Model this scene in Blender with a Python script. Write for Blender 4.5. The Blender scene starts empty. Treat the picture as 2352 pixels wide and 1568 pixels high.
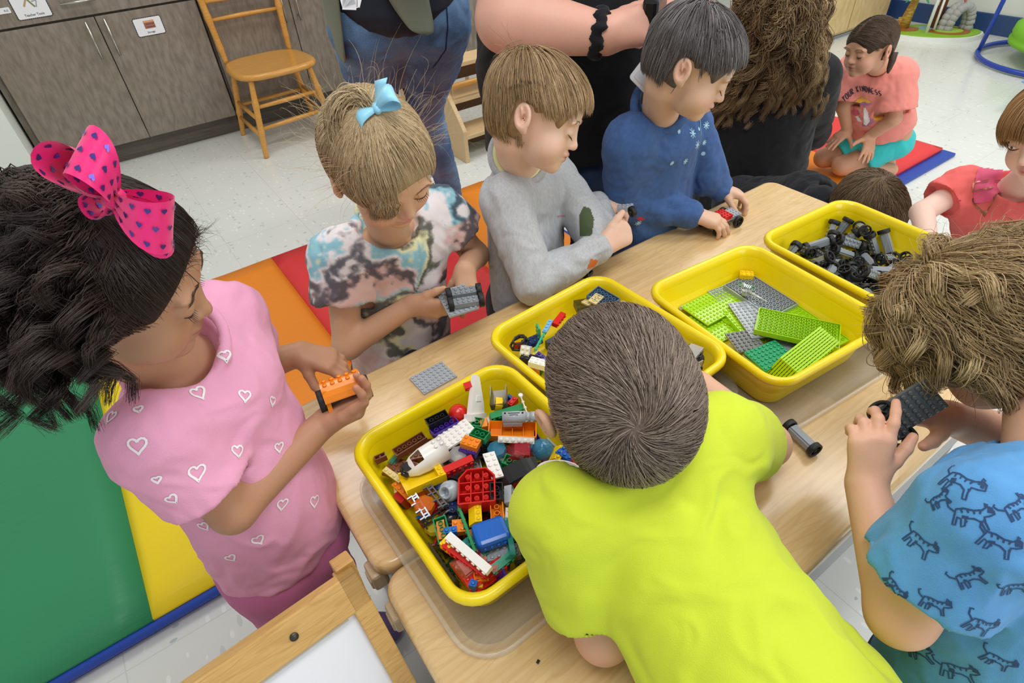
import bpy, bmesh, math, random
import numpy as np
from mathutils import Vector, Matrix, Quaternion
from mathutils.bvhtree import BVHTree
PI = math.pi
sc = bpy.context.scene
COL = sc.collection
R0 = random.Random(7)
NP = np.random.default_rng(11)

# ---------------------------------------------------------------- camera
CW, CH, CF = 2352, 1568, 1340.0
CTH, CRO, CAZ, CAMH = math.radians(41.3), math.radians(3.7), math.radians(33.3), 1.2
def _turn(p):
    c, s = math.cos(CAZ), math.sin(CAZ)
    return np.array([c*p[0]+s*p[1], -s*p[0]+c*p[1], p[2]])
_fw = np.array([0, math.cos(CTH), -math.sin(CTH)])
_r0 = np.array([1., 0, 0]); _d0 = -np.cross(_r0, _fw)
_ex = math.cos(CRO)*_r0 + math.sin(CRO)*_d0
_ey = -math.sin(CRO)*_r0 + math.cos(CRO)*_d0
FW, EX, EY = _turn(_fw), _turn(_ex), _turn(_ey)
EYE = np.array([0, 0, CAMH])
def at(u, v, z):
    'point of the world at height z seen at photo pixel u, v'
    d = FW + EX*(u-CW/2)/CF + EY*(v-CH/2)/CF
    return EYE + d*((z-CAMH)/d[2])
def dep(u, v, dd):
    'point of the world at distance dd along the viewing axis'
    return EYE + (FW + EX*(u-CW/2)/CF + EY*(v-CH/2)/CF)*dd
def pix(p):
    q = np.asarray(p, float)-EYE; w = q@FW
    return CW/2+CF*(q@EX)/w, CH/2+CF*(q@EY)/w, w
cam_d = bpy.data.cameras.new('camera'); cam = bpy.data.objects.new('camera', cam_d); COL.objects.link(cam)
cam_d.sensor_width = 36; cam_d.lens = CF/CW*36; cam_d.clip_start = .02
cam.matrix_world = Matrix([[EX[0], -EY[0], -FW[0], 0], [EX[1], -EY[1], -FW[1], 0], [EX[2], -EY[2], -FW[2], CAMH], [0, 0, 0, 1]])
sc.camera = cam

# ---------------------------------------------------------------- world, lamps, exposure
w = bpy.data.worlds.new('world'); sc.world = w; w.use_nodes = True
w.node_tree.nodes['Background'].inputs[0].default_value = (.985, .985, .97, 1)
w.node_tree.nodes['Background'].inputs[1].default_value = .55
def area(name, loc, size, energy, color=(1, 1, 1), aim=None):
    l = bpy.data.lights.new(name, 'AREA'); l.shape = 'RECTANGLE'; l.size, l.size_y = size; l.energy = energy; l.color = color
    o = bpy.data.objects.new(name, l); COL.objects.link(o); o.location = loc
    if aim is not None:
        o.rotation_euler = (Vector(aim)-Vector(loc)).to_track_quat('-Z', 'Y').to_euler()
    return o
area('ceiling_light', (0.2, 0.1, 2.62), (1.2, .6), 21, (1, .985, .96))
area('ceiling_light', (2.0, 0.4, 2.62), (1.2, .6), 21, (1, .985, .96))
area('ceiling_light', (0.4, 2.3, 2.62), (1.2, .6), 17, (1, .985, .96))
area('ceiling_light', (2.9, 2.0, 2.62), (1.2, .6), 22, (1, .985, .96))
area('ceiling_light', (4.2, 0.2, 2.62), (1.2, .6), 18, (1, .985, .96))
area('window_daylight', (1.6, -2.6, 1.7), (2.4, 1.5), 42, (.93, .97, 1), aim=(.9, .4, .3))
vs = sc.view_settings
sc.display_settings.display_device = 'sRGB'
vs.view_transform = 'Standard'; vs.look = 'None'; vs.gamma = 1; vs.exposure = -.12
try: vs.use_curve_mapping = False
except Exception: pass
cy = sc.cycles
cy.max_bounces = 7; cy.diffuse_bounces = 3; cy.glossy_bounces = 3; cy.transmission_bounces = 6; cy.transparent_max_bounces = 10
cy.caustics_reflective = False; cy.caustics_refractive = False
cy.use_denoising = True

# ---------------------------------------------------------------- materials
def lin(c):
    if isinstance(c, str):
        c = c.lstrip('#'); c = [int(c[i:i+2], 16)/255 for i in (0, 2, 4)]
    return tuple(x/12.92 if x <= .04045 else ((x+.055)/1.055)**2.4 for x in c[:3]) + (1,)
MATS = {}
def mat(name, color=None, rough=.5, spec=.5, metal=0, sss=0, trans=0, alpha=1, bump=None, coat=0, sheen=0, emit=0, ior=None, attr=None, noise=None):
    'principled material; bump=(scale,strength[,stretch xyz]); noise=(scale,color2,detail,stretch,lo,hi)'
    if name in MATS: return MATS[name]
    m = bpy.data.materials.new(name); MATS[name] = m; m.use_nodes = True
    nt = m.node_tree; N = nt.nodes; L = nt.links; b = N['Principled BSDF']
    b.inputs['Base Color'].default_value = lin(color) if color else (.8, .8, .8, 1)
    b.inputs['Roughness'].default_value = rough; b.inputs['Specular IOR Level'].default_value = spec
    b.inputs['Metallic'].default_value = metal
    if sss:
        b.inputs['Subsurface Weight'].default_value = sss; b.inputs['Subsurface Radius'].default_value = (.9, .35, .2); b.inputs['Subsurface Scale'].default_value = .006
    if trans: b.inputs['Transmission Weight'].default_value = trans
    if alpha < 1: b.inputs['Alpha'].default_value = alpha
    if coat: b.inputs['Coat Weight'].default_value = coat; b.inputs['Coat Roughness'].default_value = .08
    if sheen: b.inputs['Sheen Weight'].default_value = sheen; b.inputs['Sheen Roughness'].default_value = .5
    if ior: b.inputs['IOR'].default_value = ior
    if emit: b.inputs['Emission Color'].default_value = lin(color); b.inputs['Emission Strength'].default_value = emit
    tc = N.new('ShaderNodeTexCoord')
    src = None
    if attr:
        a = N.new('ShaderNodeAttribute'); a.attribute_name = attr; src = a.outputs['Color']
    if noise:
        sca, c2, det, st, lo, hi = noise
        mp = N.new('ShaderNodeMapping'); mp.inputs['Scale'].default_value = st; L.new(tc.outputs['Object'], mp.inputs[0])
        nz = N.new('ShaderNodeTexNoise'); nz.inputs['Scale'].default_value = sca; nz.inputs['Detail'].default_value = det; L.new(mp.outputs[0], nz.inputs['Vector'])
        rp = N.new('ShaderNodeMapRange'); rp.inputs[1].default_value = lo; rp.inputs[2].default_value = hi; L.new(nz.outputs[0], rp.inputs[0])
        mx = N.new('ShaderNodeMix'); mx.data_type = 'RGBA'; L.new(rp.outputs[0], mx.inputs[0])
        if src: L.new(src, mx.inputs[6])
        else: mx.inputs[6].default_value = lin(color)
        mx.inputs[7].default_value = lin(c2)
        if src and c2 == 'mul':
            pass
        src = mx.outputs[2]
    if src: L.new(src, b.inputs['Base Color'])
    if bump:
        mp = N.new('ShaderNodeMapping'); mp.inputs['Scale'].default_value = bump[2] if len(bump) > 2 else (1, 1, 1); L.new(tc.outputs['Object'], mp.inputs[0])
        nz = N.new('ShaderNodeTexNoise'); nz.inputs['Scale'].default_value = bump[0]; nz.inputs['Detail'].default_value = 3; L.new(mp.outputs[0], nz.inputs['Vector'])
        bp = N.new('ShaderNodeBump'); bp.inputs['Strength'].default_value = bump[1]; bp.inputs['Distance'].default_value = .002; L.new(nz.outputs[0], bp.inputs['Height']); L.new(bp.outputs[0], b.inputs['Normal'])
    return m
def wood(name, c1, c2, c3, scale=(1, 1, 1), rough=.35, ring=6., grain=60., spec=.5, plank=None, coat=0, amt=.5):
    'wood with long grain along local X'
    if name in MATS: return MATS[name]
    m = bpy.data.materials.new(name); MATS[name] = m; m.use_nodes = True
    nt = m.node_tree; N = nt.nodes; L = nt.links; b = N['Principled BSDF']
    tc = N.new('ShaderNodeTexCoord'); mp = N.new('ShaderNodeMapping'); mp.inputs['Scale'].default_value = scale; L.new(tc.outputs['Object'], mp.inputs[0])
    n1 = N.new('ShaderNodeTexNoise'); n1.inputs['Scale'].default_value = ring; n1.inputs['Detail'].default_value = 2; n1.inputs['Distortion'].default_value = .6; L.new(mp.outputs[0], n1.inputs['Vector'])
    mu = N.new('ShaderNodeMath'); mu.operation = 'MULTIPLY'; mu.inputs[1].default_value = 9; L.new(n1.outputs[0], mu.inputs[0])
    fr = N.new('ShaderNodeMath'); fr.operation = 'PINGPONG'; fr.inputs[1].default_value = .5; L.new(mu.outputs[0], fr.inputs[0])
    pw = N.new('ShaderNodeMapRange'); pw.inputs[1].default_value = .0; pw.inputs[2].default_value = .16; pw.inputs[3].default_value = 1; pw.inputs[4].default_value = 0; L.new(fr.outputs[0], pw.inputs[0])
    mp2 = N.new('ShaderNodeMapping'); mp2.inputs['Scale'].default_value = (scale[0]*.25, scale[1], scale[2]); L.new(tc.outputs['Object'], mp2.inputs[0])
    n2 = N.new('ShaderNodeTexNoise'); n2.inputs['Scale'].default_value = grain; n2.inputs['Detail'].default_value = 4; L.new(mp2.outputs[0], n2.inputs['Vector'])
    mx = N.new('ShaderNodeMix'); mx.data_type = 'RGBA'; mx.inputs[6].default_value = lin(c1); mx.inputs[7].default_value = lin(c2)
    rr = N.new('ShaderNodeMapRange'); rr.inputs[1].default_value = .35; rr.inputs[2].default_value = .65; L.new(n2.outputs[0], rr.inputs[0]); L.new(rr.outputs[0], mx.inputs[0])
    mx2 = N.new('ShaderNodeMix'); mx2.data_type = 'RGBA'; L.new(mx.outputs[2], mx2.inputs[6]); mx2.inputs[7].default_value = lin(c3)
    m3 = N.new('ShaderNodeMath'); m3.operation = 'MULTIPLY'; m3.inputs[1].default_value = amt; L.new(pw.outputs[0], m3.inputs[0]); L.new(m3.outputs[0], mx2.inputs[0])
    out = mx2.outputs[2]
    if plank:   # boards of differing tone across local Y
        sp = N.new('ShaderNodeSeparateXYZ'); L.new(tc.outputs['Object'], sp.inputs[0])
        vc = N.new('ShaderNodeCombineXYZ')
        d1 = N.new('ShaderNodeMath'); d1.operation = 'DIVIDE'; d1.inputs[1].default_value = plank[0]; L.new(sp.outputs[1], d1.inputs[0])
        f1 = N.new('ShaderNodeMath'); f1.operation = 'FLOOR'; L.new(d1.outputs[0], f1.inputs[0])
        k1 = N.new('ShaderNodeMath'); k1.operation = 'MULTIPLY'; k1.inputs[1].default_value = .37; L.new(f1.outputs[0], k1.inputs[0])
        a1 = N.new('ShaderNodeMath'); a1.operation = 'ADD'; L.new(sp.outputs[0], a1.inputs[0]); L.new(k1.outputs[0], a1.inputs[1])
        d2 = N.new('ShaderNodeMath'); d2.operation = 'DIVIDE'; d2.inputs[1].default_value = plank[1]; L.new(a1.outputs[0], d2.inputs[0])
        f2 = N.new('ShaderNodeMath'); f2.operation = 'FLOOR'; L.new(d2.outputs[0], f2.inputs[0])
        L.new(f1.outputs[0], vc.inputs[0]); L.new(f2.outputs[0], vc.inputs[1])
        wn = N.new('ShaderNodeTexWhiteNoise'); wn.noise_dimensions = '3D'; L.new(vc.outputs[0], wn.inputs['Vector'])
        mr = N.new('ShaderNodeMapRange'); mr.inputs[3].default_value = 1-plank[2]; mr.inputs[4].default_value = 1+plank[2]*.4; L.new(wn.outputs['Value'], mr.inputs[0])
        vm = N.new('ShaderNodeVectorMath'); vm.operation = 'SCALE'; L.new(out, vm.inputs[0]); L.new(mr.outputs[0], vm.inputs['Scale']); out = vm.outputs[0]
    L.new(out, b.inputs['Base Color']); b.inputs['Roughness'].default_value = rough; b.inputs['Specular IOR Level'].default_value = spec
    if coat: b.inputs['Coat Weight'].default_value = coat; b.inputs['Coat Roughness'].default_value = .12
    return m

# ---------------------------------------------------------------- object helpers
def tag(o, label=None, cat=None, group=None, kind=None):
    for k, v in (('label', label), ('category', cat), ('group', group), ('kind', kind)):
        if v: o[k] = v
    return o
def empty(name, loc=(0, 0, 0), rz=0, label=None, cat=None, group=None):
    o = bpy.data.objects.new(name, None); COL.objects.link(o); o.location = loc; o.rotation_euler = (0, 0, rz); o.empty_display_size = .05
    return tag(o, label, cat, group)
def link(name, me, m=None, parent=None, loc=None, rot=None):
    o = bpy.data.objects.new(name, me); COL.objects.link(o)
    if m is not None:
        for x in (m if isinstance(m, (list, tuple)) else [m]): me.materials.append(x)
    if parent is not None: o.parent = parent
    if loc is not None: o.location = loc
    if rot is not None: o.rotation_euler = rot
    return o
def pyd(V, F, smooth=False, name='m', mi=None):
    me = bpy.data.meshes.new(name); me.from_pydata([tuple(map(float, v)) for v in V], [], [tuple(map(int, f)) for f in F])
    if smooth: me.polygons.foreach_set('use_smooth', [True]*len(me.polygons))
    if mi is not None: me.polygons.foreach_set('material_index', list(mi))
    me.update(); return me
class MB:
    'collects boxes, bars, tubes, lathes and prisms into one mesh'
    def __init__(s): s.V = []; s.F = []; s.S = []; s.M = []; s.mi = 0
    def add(s, V, F, smooth=False, M=None):
        n = len(s.V)
        for v in V: s.V.append(tuple(M @ Vector(v)) if M is not None else tuple(v))
        for f in F: s.F.append([n+i for i in f]); s.S.append(smooth); s.M.append(s.mi)
        return s
    def box(s, c, d, rz=0, M=None, bev=0):
        x, y, z = [k/2 for k in d]
        T = Matrix.Translation(c) @ Matrix.Rotation(rz, 4, 'Z')
        if M is not None: T = M @ T
        if bev:
            bm = bmesh.new(); bmesh.ops.create_cube(bm, size=1)
            for q in bm.verts: q.co = Vector((q.co.x*d[0], q.co.y*d[1], q.co.z*d[2]))
            bmesh.ops.bevel(bm, geom=bm.edges[:], offset=min(bev, min(d)*.49), segments=2, affect='EDGES', profile=.5)
            bm.verts.index_update()
            s.add([q.co.copy() for q in bm.verts], [[q.index for q in f.verts] for f in bm.faces], False, T); bm.free(); return s
        V = [(i*x, j*y, k*z) for i in (-1, 1) for j in (-1, 1) for k in (-1, 1)]
        F = [(0, 1, 3, 2), (4, 6, 7, 5), (0, 4, 5, 1), (2, 3, 7, 6), (0, 2, 6, 4), (1, 5, 7, 3)]
        return s.add(V, F, False, T)
    def tube(s, pts, r, n=10, caps=True, closed=False, flat=None):
        'round tube along points; r number or list; flat=(vector, factor) squashes the section'
        P = [Vector(p) for p in pts]; m = len(P); rr = r if hasattr(r, '__len__') else [r]*m
        V = []; up = None
        for i, p in enumerate(P):
            if closed: t = P[(i+1) % m]-P[i-1]
            else: t = P[min(i+1, m-1)]-P[max(i-1, 0)]
            t.normalize()
            if up is None: up = Vector((0, 0, 1)) if abs(t.z) < .9 else Vector((1, 0, 0))
            a = up.cross(t)
            if a.length < 1e-6: a = Vector((0, 1, 0)).cross(t)
            a.normalize(); b = t.cross(a); up = b
            for k in range(n):
                q = 2*PI*k/n; o = (a*math.cos(q)+b*math.sin(q))*rr[i]
                if flat: fv = Vector(flat[0]); o = o - fv*(o.dot(fv))*(1-flat[1])
                V.append(p+o)
        F = []
        for i in range(m if closed else m-1):
            j = (i+1) % m
            for k in range(n): F.append((i*n+k, i*n+(k+1) % n, j*n+(k+1) % n, j*n+k))
        if caps and not closed: F.append(tuple(range(n-1, -1, -1))); F.append(tuple((m-1)*n+k for k in range(n)))
        return s.add(V, F, True)
    def lathe(s, prof, n=24, M=None, smooth=True):
        'profile of (radius, height) about local Z'
        V = []; F = []
        for r, z in prof:
            for k in range(n): V.append((r*math.cos(2*PI*k/n), r*math.sin(2*PI*k/n), z))
        for i in range(len(prof)-1):
            for k in range(n): F.append((i*n+k, i*n+(k+1) % n, (i+1)*n+(k+1) % n, (i+1)*n+k))
        if prof[0][0] > 1e-6: F.append(tuple(range(n-1, -1, -1)))
        if prof[-1][0] > 1e-6: F.append(tuple((len(prof)-1)*n+k for k in range(n)))
        return s.add(V, F, smooth, M)
    def prism(s, poly, z0, z1, M=None, smooth=False):
        n = len(poly); V = [(x, y, z0) for x, y in poly]+[(x, y, z1) for x, y in poly]
        F = [tuple(range(n-1, -1, -1)), tuple(range(n, 2*n))]+[(i, (i+1) % n, n+(i+1) % n, n+i) for i in range(n)]
        return s.add(V, F, smooth, M)
    def build(s, name, m, parent=None, loc=None, rot=None, bevel=0):
        me = pyd(s.V, s.F, name=name, mi=s.M if max(s.M or [0]) else None); me.polygons.foreach_set('use_smooth', s.S)
        o = link(name, me, m, parent, loc, rot)
        if bevel:
            b = o.modifiers.new('bevel', 'BEVEL'); b.width = bevel; b.segments = 2; b.limit_method = 'ANGLE'; b.angle_limit = .6
        return o
def rrect(w, l, r, n=6):
    'rounded rectangle outline, counter-clockwise'
    P = []
    for cx, cy, a in ((w/2-r, l/2-r, 0), (-w/2+r, l/2-r, 90), (-w/2+r, -l/2+r, 180), (w/2-r, -l/2+r, 270)):
        for k in range(n+1): t = math.radians(a+90*k/n); P.append((cx+r*math.cos(t), cy+r*math.sin(t)))
    return P

# ================================================================ the room
def floor_mat():
    m = bpy.data.materials.new('vinyl_tile'); m.use_nodes = True; nt = m.node_tree; N = nt.nodes; L = nt.links; b = N['Principled BSDF']
    tc = N.new('ShaderNodeTexCoord')
    nz = N.new('ShaderNodeTexNoise'); nz.inputs['Scale'].default_value = 3; L.new(tc.outputs['Object'], nz.inputs['Vector'])
    base = N.new('ShaderNodeMix'); base.data_type = 'RGBA'; base.inputs[6].default_value = lin('#e6e8e3'); base.inputs[7].default_value = lin('#dcdfd9'); L.new(nz.outputs[0], base.inputs[0])
    cur = base.outputs[2]
    for sca, col, thr, st, rot in ((62, '#cbd1cf', .85, (1, .35, 1), .5), (85, '#aab9be', .885, (.5, 1, 1), 1.1), (70, '#f2f3ef', .74, (1, .5, 1), 2.0)):
        mp = N.new('ShaderNodeMapping'); mp.inputs['Scale'].default_value = st; mp.inputs['Rotation'].default_value = (0, 0, rot); L.new(tc.outputs['Object'], mp.inputs[0])
        v = N.new('ShaderNodeTexVoronoi'); v.inputs['Scale'].default_value = sca; L.new(mp.outputs[0], v.inputs['Vector'])
        sp = N.new('ShaderNodeSeparateColor'); L.new(v.outputs['Color'], sp.inputs[0])
        g = N.new('ShaderNodeMath'); g.operation = 'GREATER_THAN'; g.inputs[1].default_value = thr+.08; L.new(sp.outputs[0], g.inputs[0])
        d = N.new('ShaderNodeMath'); d.operation = 'LESS_THAN'; d.inputs[1].default_value = .33; L.new(v.outputs['Distance'], d.inputs[0])
        a = N.new('ShaderNodeMath'); a.operation = 'MULTIPLY'; L.new(g.outputs[0], a.inputs[0]); L.new(d.outputs[0], a.inputs[1])
        a2 = N.new('ShaderNodeMath'); a2.operation = 'MULTIPLY'; a2.inputs[1].default_value = .8; L.new(a.outputs[0], a2.inputs[0])
        mx = N.new('ShaderNodeMix'); mx.data_type = 'RGBA'; L.new(a2.outputs[0], mx.inputs[0]); L.new(cur, mx.inputs[6]); mx.inputs[7].default_value = lin(col); cur = mx.outputs[2]
    br = N.new('ShaderNodeTexBrick'); br.offset = 0; br.inputs['Scale'].default_value = 1; br.inputs['Brick Width'].default_value = .3048; br.inputs['Row Height'].default_value = .3048; br.inputs['Mortar Size'].default_value = .0012
    mp = N.new('ShaderNodeMapping'); mp.inputs['Location'].default_value = (.105, .09, 0); L.new(tc.outputs['Object'], mp.inputs[0]); L.new(mp.outputs[0], br.inputs['Vector'])
    mx = N.new('ShaderNodeMix'); mx.data_type = 'RGBA'; L.new(br.outputs['Fac'], mx.inputs[0]); L.new(cur, mx.inputs[6]); mx.inputs[7].default_value = lin('#d0d3cd')
    L.new(mx.outputs[2], b.inputs['Base Color']); b.inputs['Roughness'].default_value = .22; b.inputs['Specular IOR Level'].default_value = .45
    return m
def struct(name, V, F, m): 
    o = link(name, pyd(V, F), m); o['kind'] = 'structure'; return o
o = MB().box((2.2, 1.2, -.05), (8.4, 7.2, .1)).build('floor', floor_mat()); o['kind'] = 'structure'
wallm = mat('wall_paint', '#dfe5dd', .7, bump=(40, .1))
trimm = mat('blue_cove_base', '#2c4a7c', .35)
MB().box((-1.36, 3.20, 1.3), (2.1, .1, 2.6)).box((-.345, 3.68, 1.3), (.05, .86, 2.6)).build('wall_left', wallm)['kind'] = 'structure'
MB().box((-1.36, 3.145, .05), (2.1, .012, .1), bev=.004).build('baseboard_left', trimm)['kind'] = 'structure'
MB().box((2.4, 4.20, 1.3), (5.6, .1, 2.6)).build('wall_back', wallm)['kind'] = 'structure'
MB().box((5.15, .4, 1.3), (.1, 7.4, 2.6)).box((5.0, 2.42, 1.3), (.2, .1, 2.6)).build('wall_right', wallm)['kind'] = 'structure'
MB().box((5.093, .3, .06), (.014, 4.3, .12), bev=.004).box((5.0, 2.36, .06), (.2, .014, .12), bev=.004).build('baseboard_right', trimm)['kind'] = 'structure'

# base cabinets along the back wall
lam = wood('grey_brown_laminate', '#948a7e', '#7f7569', '#6d6459', scale=(7, 7, .6), ring=1.6, grain=30, rough=.45, amt=.35, spec=.35)
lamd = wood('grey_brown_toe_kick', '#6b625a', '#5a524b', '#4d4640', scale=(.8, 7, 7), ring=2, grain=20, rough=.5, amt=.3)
darkm = mat('dark_gap', '#2b2724', .8)
nick = mat('brushed_nickel', '#c9c6bf', .28, metal=1)
DX = [(-.28, .163), (.167, .603), (.622, 1.046), (1.05, 1.49), (1.51, 1.95)]
cabs = [((-.31, .612), [0, 1]), ((.616, 1.5), [2, 3]), ((1.504, 2.4), [4])]
for ci, ((x0, x1), ds) in enumerate(cabs):
    t = empty('base_cabinet', ((x0+x1)/2, 3.8, 0), label=['grey-brown wood laminate base cabinet with paper labels beside the wall corner', 'grey-brown wood laminate base cabinet behind the yellow wooden chair', 'grey-brown wood laminate base cabinet behind the wooden climber'][ci], cat='cabinet', group='base cabinets along the wall')
    inv = Vector((-(x0+x1)/2, -3.8, 0))
    def P(mb, name, m, par=t, inv=inv, **k):
        o = mb.build(name, m, par, **k)
        return o
    def bx(c, d): return (c[0]-(x0+x1)/2, c[1]-3.8, c[2]), d
    c, d = bx(((x0+x1)/2, 3.82, .483), (x1-x0, .56, .774)); MB().box(c, d).build('carcass', lam if ci == 0 else lam, t)
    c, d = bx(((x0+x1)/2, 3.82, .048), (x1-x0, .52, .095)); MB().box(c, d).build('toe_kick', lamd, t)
    for k in ds:
        a, b2 = DX[k]; c, d = bx(((a+b2)/2, 3.51, .377), (b2-a, .02, .552))
        dr = MB().box(c, d, bev=.0015).build('door', lam, t)
        hx = [b2-.042, a+.03, b2-.045, a+.027, b2-.04][k]
        c, _ = bx((hx, 3.47, .567), (0, 0, 0))
        h = MB().tube([(c[0], c[1]+.028, .622), (c[0], c[1], .622)], .004, 8).tube([(c[0], c[1]+.028, .512), (c[0], c[1], .512)], .004, 8).tube([(c[0], c[1], .49), (c[0], c[1], .645)], .005, 10).build('handle', nick, dr)
    for k in range(0, len(ds), 2):
        a = DX[ds[k]][0]; b2 = DX[ds[min(k+1, len(ds)-1)]][1]
        c, d = bx(((a+b2)/2, 3.51, .765), (b2-a, .02, .205)); dw = MB().box(c, d, bev=.0015).build('drawer', lam, t)
        if ci != 1:
            cx = [.13, 0, 1.75][ci]-(x0+x1)/2
            MB().tube([(cx-.05, -.302, .722), (cx-.05, -.33, .722)], .004, 8).tube([(cx+.05, -.302, .722), (cx+.05, -.33, .722)], .004, 8).tube([(cx-.07, -.33, .722), (cx+.07, -.33, .722)], .005, 10).build('handle', nick, dw)
cm = mat('speckled_worktop', '#cfc9bd', .3, noise=(90, '#b5ab9b', 4, (1, 1, 1), .4, .6))
tag(MB().box((1.05, 3.79, .895), (2.74, .64, .04), bev=.006).build('worktop', cm), 'pale worktop running along the top of the grey-brown cabinets', 'worktop')

# paper labels on the cabinets
paper = mat('white_paper', '#eff1f6', .35); ink = mat('black_ink', '#26262a', .6)
def text_mesh(s, size, m, parent, loc, rot, align='CENTER', thick=.0004, name='lettering'):
    cu = bpy.data.curves.new('t', 'FONT'); cu.body = s; cu.size = size; cu.align_x = align; cu.align_y = 'CENTER'; cu.extrude = thick; cu.resolution_u = 2
    o = bpy.data.objects.new('t', cu); COL.objects.link(o); dg = bpy.context.evaluated_depsgraph_get(); dg.update()
    me = bpy.data.meshes.new_from_object(o.evaluated_get(dg)); bpy.data.objects.remove(o)
    me.materials.clear()
    return link(name, me, m, parent, loc, rot)
def card(x, y, z, w_, h_, label, words, art=None):
    t = empty('paper_label', (x, y, z), label=label, cat='label', group='paper labels on the cabinets')
    mb = MB(); mb.prism(rrect(w_, h_, .006), 0, .0012, M=Matrix.Rotation(PI/2, 4, 'X')); 
    c_ = mb.build('card', paper, t)
    mb = MB(); n = int(w_/.0075)
    for i in range(n):
        for s in (-1, 1): mb.box((-w_/2+(i+.5)*w_/n, 0, s*(h_/2+.0012)), (w_/n*.5, .001, .005))
    n = int(h_/.0075)
    for i in range(n):
        for s in (-1, 1): mb.box((s*(w_/2+.0012), 0, -h_/2+(i+.5)*h_/n), (.005, .001, h_/n*.5))
    mb.build('checked_border', ink, t)
    text_mesh(words, .0125 if len(words) > 8 else .011, ink, t, (0, -.0016, -h_/2+.012), (PI/2, 0, 0))
    if art: art(t)
    return t
def art_box(t):
    MB().box((.004, -.0018, .008), (.046, .001, .032)).build('picture', mat('brick_brown', '#a2695a', .7), t)
    MB().box((.004, -.0024, .021), (.046, .001, .008)).build('picture_lid', mat('peach', '#dda27e', .7), t)
    for k in range(2): MB().box((.006, -.0026, .010-k*.012), (.036, .0006, .002)).build('picture_line', mat('maroon', '#6a3538', .7), t)
def art_tools(t):
    MB().box((-.02, -.0018, .01), (.006, .001, .04), M=Matrix.Rotation(.6, 4, 'Y')).build('picture_pencil', mat('tan_ink', '#b59a6a', .7), t)
    MB().box((.012, -.0018, .008), (.006, .001, .036), M=Matrix.Rotation(-.5, 4, 'Y')).build('picture_ruler', mat('olive_ink', '#7c8a55', .7), t)
    MB().tube([(.02, -.002, -.004), (.03, -.002, .02), (.012, -.002, .018)], .0015, 6).build('picture_clip', mat('grey_ink', '#8d9095', .7), t)
card(.366, 3.4985, .58, .118, .072, 'white paper label with checked border and a brown box picture reading Storage', 'Storage', art_box)
card(-.045, 3.4985, .728, .125, .085, 'white paper label with checked border reading Teacher Tools on a drawer', 'Teacher Tools', art_tools)
t = empty('paper_label', (-.155, 3.4985, .727), label='small plain white label strip with handwriting at the drawer end', cat='label', group='paper labels on the cabinets')
MB().prism(rrect(.07, .022, .004), 0, .0012, M=Matrix.Rotation(PI/2, 4, 'X')).build('card', paper, t); text_mesh('n.c', .014, ink, t, (.02, -.0016, 0), (PI/2, 0, 0))

# yellow wooden chair
cw = wood('honey_beech', '#dba24f', '#cf9340', '#c08435', scale=(1, 5, 5), ring=5, grain=40, rough=.3, amt=.3, coat=.3)
ch = empty('wooden_chair', (.80, 3.27, 0), label='honey-coloured wooden chair with ladder back and turned legs before the cabinets', cat='chair')
def chl(p): return (p[0]-.80, p[1]-3.27, p[2])
mb = MB(); out = []
for a in range(40):
    t_ = 2*PI*a/40; c_, s_ = math.cos(t_), math.sin(t_); e = 3.2
    x = abs(c_)**(2/e)*math.copysign(1, c_)*.205; y = abs(s_)**(2/e)*math.copysign(1, s_)*.195
    out.append((x*(1-.06*(y/.195)), y))
V = []; 
for (sx, z) in ((.93, .352), (1, .360), (1, .372), (.96, .382), (.9, .381)):
    for (x, y) in out: V.append((x*sx, y*sx, z))
V.append((0, 0, .376)); n = 40; F = [(i*n+k, i*n+(k+1) % n, (i+1)*n+(k+1) % n, (i+1)*n+k) for i in range(4) for k in range(n)]+[tuple(range(n-1, -1, -1))]+[(4*n+k, 4*n+(k+1) % n, 5*n) for k in range(n)]
mb.add(V, F, True, Matrix.Rotation(.03, 4, 'Z')); mb.build('seat', cw, ch)
def turned(a, b, r=.015, rings=(.35, .7)):
    a, b = Vector(a), Vector(b); L_ = 28; pts = []; rr = []
    for i in range(L_+1):
        f = i/L_; q = r*(.82+.2*math.sin(PI*f))
        for g in rings:
            if abs(f-g) < .03: q *= 1.22-abs(f-g)*5
        pts.append(a.lerp(b, f)); rr.append(q)
    return pts, rr
legs = [((.60-.8, 3.075-3.27, 0), (-.145, -.15, .355)), ((1.007-.8, 3.21-3.27-.06, 0), (.15, -.145, .355)), ((-.2, .205, 0), (-.15, .15, .36)), ((.215, .225, 0), (.15, .15, .36))]
for a, b in legs: p_, r_ = turned(a, b); MB().tube(p_, r_, 12).build('leg', cw, ch)
def lp(i, f): return Vector(legs[i][0]).lerp(Vector(legs[i][1]), f)
for (i, j, f) in ((0, 1, .38), (0, 1, .66), (2, 3, .45), (0, 2, .5), (1, 3, .5), (0, 2, .28), (1, 3, .28)):
    MB().tube([lp(i, f), (lp(i, f)+lp(j, f))/2, lp(j, f)], [.008, .011, .008], 10).build('stretcher', cw, ch)
bp = [((-.165, .17, .37), (-.19, .195, .86)), ((.165, .17, .37), (.19, .195, .86))]
for a, b in bp: p_, r_ = turned(a, b, .0155, (.15, .42, .62)); MB().tube(p_, r_, 12).build('back_post', cw, ch)
for z in (.4, .56, .72, .9):
    a = Vector(bp[0][0]).lerp(Vector(bp[0][1]), z); b = Vector(bp[1][0]).lerp(Vector(bp[1][1]), z)
    MB().tube([a, (a+b)/2+Vector((0, .012, 0)), b], [.008, .011, .008], 10).build('back_rail', cw, ch)

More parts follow.
